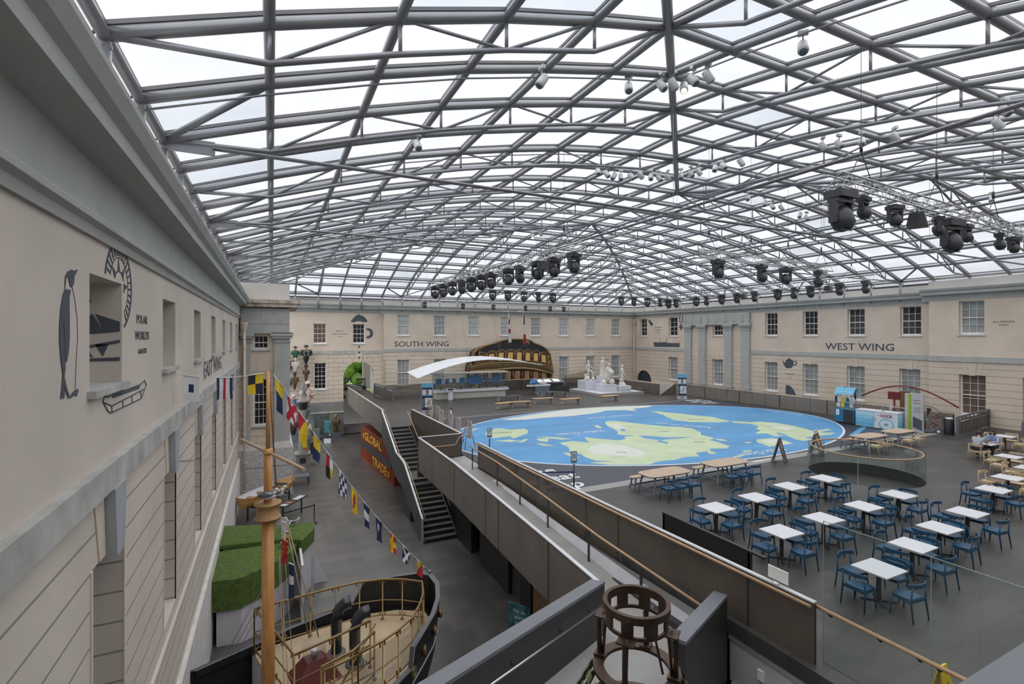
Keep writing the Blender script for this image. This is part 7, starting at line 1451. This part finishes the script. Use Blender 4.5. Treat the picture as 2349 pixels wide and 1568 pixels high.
# figureheads mounted on the far wall
def fighead(label,px,ptop,pbot,col,hair,coat2=None,Y=51.2,wide=1.0,kind='bust',skinc=M_skin):
    a=at(px,ptop,y=Y); e=at(px,pbot,y=Y); h=a.z-e.z; s=h/1.0; t=thing('figurehead',label,'figurehead',(e.x,Y,e.z)); w=wide
    J=dict(pelvis=(0,-.02,.34),waist=(0,-.03,.45),chest=(0,-.06,.62),neckb=(0,-.07,.72),neck=(0,-.08,.76),jaw=(0,-.10,.82),head=(0,-.10,.88),crown=(0,-.10,.95))
    C=[[((0,.02,.02),.05*s*w),((0,0,.18),.10*s*w),(J['pelvis'],.15*s*w),(J['waist'],.13*s*w),(J['chest'],.17*s*w),(J['neckb'],.08*s)]]
    for q in (-1,1): C.append([(J['chest'],.17*s*w),((q*.17*w,-.06,.66),.075*s*w),((q*.205*w,-.06,.48),.06*s*w),((q*.08*w,-.2,.46),.045*s*w)])
    sc=Matrix.Diagonal((s,s,s,1)); C=[[((p[0]*s,p[1]*s,p[2]*s),r) for p,r in c] for c in C]; skin('figure',C,col,t,2)
    hd=[[((0,-.07*s,.70*s),.055*s),((0,-.09*s,.77*s),.05*s),((0,-.10*s,.83*s),.075*s),((0,-.10*s,.89*s),.085*s),((0,-.10*s,.95*s),.055*s)]]; skin('head',hd,skinc,t,2)
    MB().ell((0,-.185*s,.855*s),(.014*s,.03*s,.026*s),6).build('nose',skinc,t); MB().ell((0,-.075*s,.905*s),(.11*s,.105*s,.09*s),10).build('hair',hair,t)
    b=MB(); 
    for q in (-1,1): b.ell((q*.035*s,-.175*s,.875*s),(.014*s,.012*s,.010*s),6)
    b.build('eyes',M_blk,t)
    if coat2:
        b=MB()
        for q in (-1,1): b.tube([(q*.02*s,-.22*s*w,.70*s),(q*.10*s*w,-.24*s*w,.60*s),(q*.05*s*w,-.20*s*w,.44*s),(q*.15*s*w,-.16*s*w,.34*s)],.016*s,5)
        b.build('trim',coat2,t)
    b=MB(); b.tube([(0,0,.02*s),(.0,.12*s,-.02*s),(0,.16*s,.12*s)],[.07*s,.05*s,.03*s],8); b.tube([(0,.05,.4*s),(0,max(.1,RY2-Y-.02),.4*s)],.03,6); b.build('wall_mount',M_blk,t); return t
kf=lambda n,c: mat('figure_'+n,c,.45,var=.15,scale=6)
W_=kf('white',(.55,.52,.46)); GN=kf('green',(.03,.10,.05)); BKk=kf('black',(.02,.02,.02)); BR=kf('brown',(.10,.06,.035)); GY=kf('grey',(.25,.24,.22)); GD=kf('gold',(.30,.19,.04)); BL=kf('blue',(.05,.09,.16)); DKs=mat('dark_carved_skin',(.10,.05,.03),.5); TE=kf('teal',(.06,.11,.09))
fighead('carved figurehead of a woman in a green dress, top left of the wall group',677,793,830,GN,BKk,None,51.2)
fighead('huge carved figurehead of a man in a black coat with white scrolls, top right',702,790,834,BKk,BKk,W_,51.0,1.25)
fighead('carved figurehead in navy and red half hidden by the grey bay',662,815,858,BL,BR,M_r,51.3,1.2)
fighead('white carved bird-like figurehead below the woman in green',678,820,854,W_,W_,None,51.0,1.1,skinc=W_)
fighead('small dark carved figurehead below the man in the black coat',702,835,877,BR,BKk,None,51.2,.75,skinc=DKs)
fighead('dark brown carved figurehead with folded arms, middle left',676,854,892,BR,BKk,None,51.2,skinc=DKs)
fighead('blue and red carved figurehead at the left edge of the wall group',662,866,896,BL,BR,M_r,51.3,skinc=DKs)
fighead('large carved figurehead in white robe and turban with an arm held out',706,872,932,W_,W_,M_r,50.6,1.15,skinc=DKs)
fighead('small carved figurehead of a woman in a blue bodice behind the column',674,903,948,BL,W_,None,51.2)
fighead('carved figurehead of a woman in teal green below the turbaned figure',702,931,962,TE,BKk,None,51.0)
# on plinths on the lower floor
def plinthed(label,px,ptop,pbase,Y,w,col,hair,c2=None,skinc=M_skin,wide=1.1,bh=.5):
    a=at(px,pbase,z=ZF); fw=a.x*_S+a.y*_C; zt=H-(ptop-CY)*fw/F_; x,y=a.x,a.y
    pt=MB().box((0,0,bh/2),(w,w,bh)).build('plinth',M_greym if bh<.8 else M_sill,loc=(x,y,ZF)); tag(pt,'plinth below the '+' '.join(label.split()[:9]),'plinth')
    s=(zt-ZF-bh); t=fighead(label,px,772,773,col,hair,c2,y,wide,skinc=skinc) if False else None
    e=thing('figurehead',label,'figurehead',(x,y,ZF+bh)); C=[[((0,0,.0),.10*s),((0,0,.2*s),.15*s*wide),((0,0,.4*s),.14*s*wide),((0,-.03*s,.6*s),.17*s*wide),((0,-.03*s,.72*s),.08*s)],[((0,-.03*s,.6*s),.17*s*wide),((-.18*s*wide,-.03*s,.64*s),.07*s),((-.22*s*wide,-.08*s,.46*s),.05*s),((-.06*s,-.16*s,.5*s),.045*s)],[((0,-.03*s,.6*s),.17*s*wide),((.18*s*wide,-.03*s,.64*s),.07*s),((.22*s*wide,-.08*s,.46*s),.05*s),((.06*s,-.16*s,.5*s),.045*s)]]
    skin('figure',C,col,e,2); skin('head',[[((0,-.03*s,.70*s),.055*s),((0,-.05*s,.77*s),.05*s),((0,-.06*s,.84*s),.08*s),((0,-.06*s,.90*s),.085*s),((0,-.06*s,.95*s),.05*s)]],skinc,e,2)
    MB().ell((0,-.03*s,.90*s),(.105*s,.10*s,.09*s),10).build('hair',hair,e); MB().ell((0,-.145*s,.86*s),(.014*s,.03*s,.025*s),6).build('nose',skinc,e)
    if c2: b=MB(); [b.tube([(q*.03*s,-.20*s*wide,.68*s),(q*.12*s,-.21*s*wide,.52*s),(q*.06*s,-.17*s*wide,.34*s)],.018*s,5) for q in (-1,1)]; b.build('trim',c2,e)
    return e
plinthed('gold and brown carved figurehead on a low plinth before the grey base wall',770,948,1001,0,.95,kf('bronze_brown',(.10,.065,.02)),GD,GD,GD,1.0,.45)
plinthed('white carved figurehead bust on a dark plinth beside the column',703,962,1018,0,.8,W_,W_,None,W_,1.2,.7)
plinthed('woman figurehead in a black and red dress at the foot of the wall',672,955,1010,0,.9,BKk,BR,M_r,M_skin,1.3,.5)
# fluted column with a bust on its pedestal
cl=thing('column','fluted grey stone column with a black capital on a square pedestal','column',(2.1,41.0,ZF)); MB().box((0,0,.42),(1.0,1.0,.84)).box((0,0,.9),(1.12,1.12,.12)).build('pedestal',GY,cl); MB().box((0,-.51,.45),(.42,.02,.4)).build('dark_plaque',M_blk,cl)
n=32; b=MB(); b.lathe([(.38,.96),(.40,1.02),(.36,1.08),(.36,1.12)],n=24); b.build('base_moulding',GY,cl); b=MB(); vs=[]
for z,r in ((1.12,.29),(2.6,.27),(4.25,.245)):
    for j in range(n): vs.append((r*(1 if j%2 else .90)*math.cos(2*PI*j/n),r*(1 if j%2 else .90)*math.sin(2*PI*j/n),z))
b.add(vs,[(i*n+j,i*n+(j+1)%n,(i+1)*n+(j+1)%n,(i+1)*n+j) for i in range(2) for j in range(n)]); b.build('shaft',mat('column_stone',(.27,.27,.235),.8,var=.15),cl); MB().lathe([(.27,4.25),(.30,4.3),(.33,4.5),(.42,4.72),(.44,4.76),(.44,4.82),(.0,4.83)],n=24).build('capital',M_blk,cl)
t=thing('stone_bust','grey carved stone group standing on top of the fluted column','sculpture',(2.1,41.0,ZF+4.83)); MB().lathe([(.42,0),(.44,.08),(.3,.14),(.24,.34),(.14,.5),(.16,.6)],n=18).build('urn_base',GY,t); skin('figure',[[((0.1,0,.5),.12),((.1,0,.9),.14),((.1,0,1.15),.16),((.1,0,1.3),.06),((.1,-.02,1.42),.09),((.1,0,1.52),.06)],[((.1,0,1.15),.16),((.3,0,1.1),.06),((.34,-.1,.85),.05)],[((.1,0,1.15),.16),((-.1,0,1.1),.06),((-.14,-.1,.85),.05)]],GY,t,2)
# glass case, banner, dark draped mannequin
t=thing('display_case','tall glass display case with a small plinth against the grey base wall','case'); p=at(722,1006,z=ZF)-V(0,.4,0); t.location=p; MB().box((0,0,.5),(.75,.7,1.0)).build('plinth',M_conc,t); MB().box((0,.1,1.6),(1.0,.9,3.2)).build('glass',MATS['case_glass'],t); MB().lathe([(.1,1.0),(.05,1.1),(.08,1.3),(.02,1.55)],n=10).build('object',BR,t)
t=thing('wall_panel','dark graphic panel on the grey base wall','panel',(4.35,RY2-.25,-2.55)); MB().box((0,0,0),(1.25,.06,1.9)).build('board',mat('panel_grey',(.13,.13,.13),.6,var=.4,scale=3),t)
t=thing('banner_stand','teal and black banner stand on a white foot in the lower hall','banner'); p=at(752,1015,z=ZF); t.location=p; t.rotation_euler=(0,0,R(-20)); MB().box((0,0,.2),(.62,.3,.4)).build('foot',M_lt,t); MB().box((0,0,1.25),(.66,.06,1.7)).build('board',mat('teal_banner',(.03,.14,.16),.5,var=1.0,scale=3),t); MB().box((0,-.035,.65),(.66,.01,.5)).build('black_band',M_blk,t); text('Figureheads','lettering',.1,M_lt,frame((0,-.035,1.95),(1,0,0),(0,0,1)),t); MB().lathe([(.07,0),(.01,.01)],n=12,M=Matrix.Translation((.18,-.04,.75))@Matrix.Rotation(R(90),4,'X')).build('logo_disc',M_lt,t)
t=thing('draped_figure','black draped carved figure with white stripes right of the column pedestal','figurehead'); p=at(716,1040,z=ZF); t.location=p; drape(t,[(0,0,0,.35,.3),(0,0,.7,.3,.26),(0,0,1.2,.36,.3),(0,0,1.6,.2,.18),(0,0,1.8,.1,.1)],BKk); MB().ell((0,-.05,1.9),(.12,.13,.16),10).build('head',BKk,t)
b=MB()
for k in range(4): b.tube([(-.15+.02*k,-.32,1.0+.14*k),(.15+.03*k,-.33,1.12+.14*k)],.02,4)
b.build('white_stripes',W_,t)
# ---------------- bronze lens frame ----------------
lf=thing('lens_frame','bronze lighthouse lens frame with square openings standing on the landing','lens frame',(3.98,4.74,-1.27)); zz=lambda z:z+1.27; M_lb=mat('dark_bronze',(.085,.055,.038),.4,.6,var=.25,scale=6,bump=.1)
def ringwin(r,th,z0,z1,nw,frac,w0,w1,nm):
    n=64; b=MB(); rad=(r,r-th)
    for k in range(n):
        a0,a1=2*PI*k/n,2*PI*(k+1)/n; inwin=((k+.5)/n*nw)%1<frac
        for (za,zb_) in ([(z0,w0),(w1,z1)] if inwin else [(z0,z1)]):
            P=[(rr_*math.cos(a),rr_*math.sin(a),z) for z in (za,zb_) for rr_ in rad for a in (a0,a1)]
            b.add(P,[(0,1,5,4),(2,6,7,3),(4,5,7,6),(0,2,3,1)]+([(0,4,6,2),(1,3,7,5)] if True else []))
    return b.build(nm,M_lb,lf)
ringwin(.375,.028,zz(2.42),zz(2.66),8,.56,zz(2.46),zz(2.60),'windowed_ring'); MB().lathe([(.375,zz(2.62)),(.40,zz(2.62)),(.40,zz(2.70)),(.355,zz(2.70)),(.355,zz(2.62))],n=48).build('top_rim',M_lb,lf)
for k in range(4):
    a=2*PI*k/4+.95-.35; u=V(math.cos(a),math.sin(a),0); b=MB(); b.bar(u*.36+V(0,0,zz(2.42)),u*.50+V(0,0,zz(2.42)),.20,.02); b.tube([u*.41+V(0,0,zz(2.44)),u*.47+V(0,0,zz(2.38)),u*.475+V(0,0,zz(2.2)),u*.46+V(0,0,zz(1.93))],[.025,.03,.03,.035],8); b.tube([u*.38+V(0,0,zz(2.38)),u*.40+V(0,0,zz(2.2)),u*.42+V(0,0,zz(1.93))],.018,6); b.box(tuple(u*.45+V(0,0,zz(1.92))),(.15,.13,.03),rz=a); b.build('leg',M_lb,lf)
MB().tube([(.1,-.2,zz(2.38)),(.16,-.28,zz(1.93))],.014,6).build('rod',M_lb,lf)
def annulus(r0,r1,z0,z1,nm,m):
    return MB().lathe([(r0,z0),(r1,z0),(r1,z1),(r0,z1),(r0,z0)],n=48).build(nm,m,lf)
for o in (): pass
def ann(r0,r1,z0,z1,nm,m):
    b=MB(); n=48; P=[(r0,z0),(r1,z0),(r1,z1),(r0,z1)]; vs=[(r*math.cos(2*PI*j/n),r*math.sin(2*PI*j/n),z) for r,z in P for j in range(n)]
    b.add(vs,[(i*n+j,i*n+(j+1)%n,((i+1)%4)*n+(j+1)%n,((i+1)%4)*n+j) for i in range(4) for j in range(n)]); return b.build(nm,m,lf)
bpy.data.objects.remove([o for o in lf.children if o.name.startswith('top_rim')][0]); ann(.35,.40,zz(2.62),zz(2.70),'top_rim',M_lb)
ann(.39,.52,zz(1.86),zz(1.90),'foot_ring',M_lb)
G_pr=glassmat('prism_glass',(.75,.85,.70),.25,(.40,.45,.25))
for k in range(16):
    a=2*PI*k/16; u=V(math.cos(a),math.sin(a),0)
    if u.x*.64+u.y*.76>.35: continue
    q=V(-u.y,u.x,0)
    MB().bar(u*.52+V(0,0,zz(1.86)),u*.98+V(0,0,zz(1.0)),.03,.05).build('rib',M_lb,lf)
    b=MB()
    for j in range(6): f=(j+.5)/6; p=u*(.52+.46*f)+V(0,0,zz(1.86-.86*f)); w=.075+.07*f; b.quad(tuple(p-q*w+V(0,0,.06)),tuple(p+q*w+V(0,0,.06)),tuple(p+q*w+u*.05-V(0,0,.04)),tuple(p-q*w+u*.05-V(0,0,.04)))
    b.build('prism',G_pr,lf,norm=False)
ann(.94,1.02,zz(.95),zz(1.02),'lower_ring',M_lb)
for k in range(8): a=2*PI*k/8+.2; MB().tube([(.97*math.cos(a),.97*math.sin(a),0),(.97*math.cos(a),.97*math.sin(a),zz(.96))],.03,8).build('support_leg',M_lb,lf)
# small boards on the lower floor near the ramp
t=thing('poster_stand','teal and green poster board standing on the lower floor behind the sloping parapet','sign'); p=at(1192,1520,z=ZF); t.location=p; t.rotation_euler=(0,0,R(-58)); MB().box((0,0,1.1),(.75,.05,1.3)).build('board',mat('teal_poster',(.05,.17,.20),.5,var=.9,scale=2.5),t)
for k,w in enumerate(('Visit the','gallery','today')): text(w,'lettering',.13,M_lt,frame((0,-.03,1.55-.18*k),(1,0,0),(0,0,1)),t)
MB().box((0,0,.24),(.05,.04,.44)).build('leg',M_blk,t); MB().box((0,0,.02),(.5,.3,.04)).build('foot',M_blk,t)
t=thing('directory_totem','black directory totem with white lines of text under the ramp','sign',(7.65,12.35,ZF),R(-62)); MB().box((0,0,1.05),(.6,.08,2.1)).build('board',M_blk,t); MB().lathe([(.45,0),(.45,.03),(.01,.04)],n=24).build('foot_disc',M_greym,t); text('Where to go','lettering',.085,M_lt,frame((0,-.045,1.9),(1,0,0),(0,0,1)),t)
for k in range(9): MB().box((.02,-.042,1.72-.09*k),(.42,.004,.022)).build('text_line',M_conc,t); MB().box((-.24,-.042,1.72-.09*k),(.03,.004,.03)).build('icon',[M_r,M_lt][k%2],t)
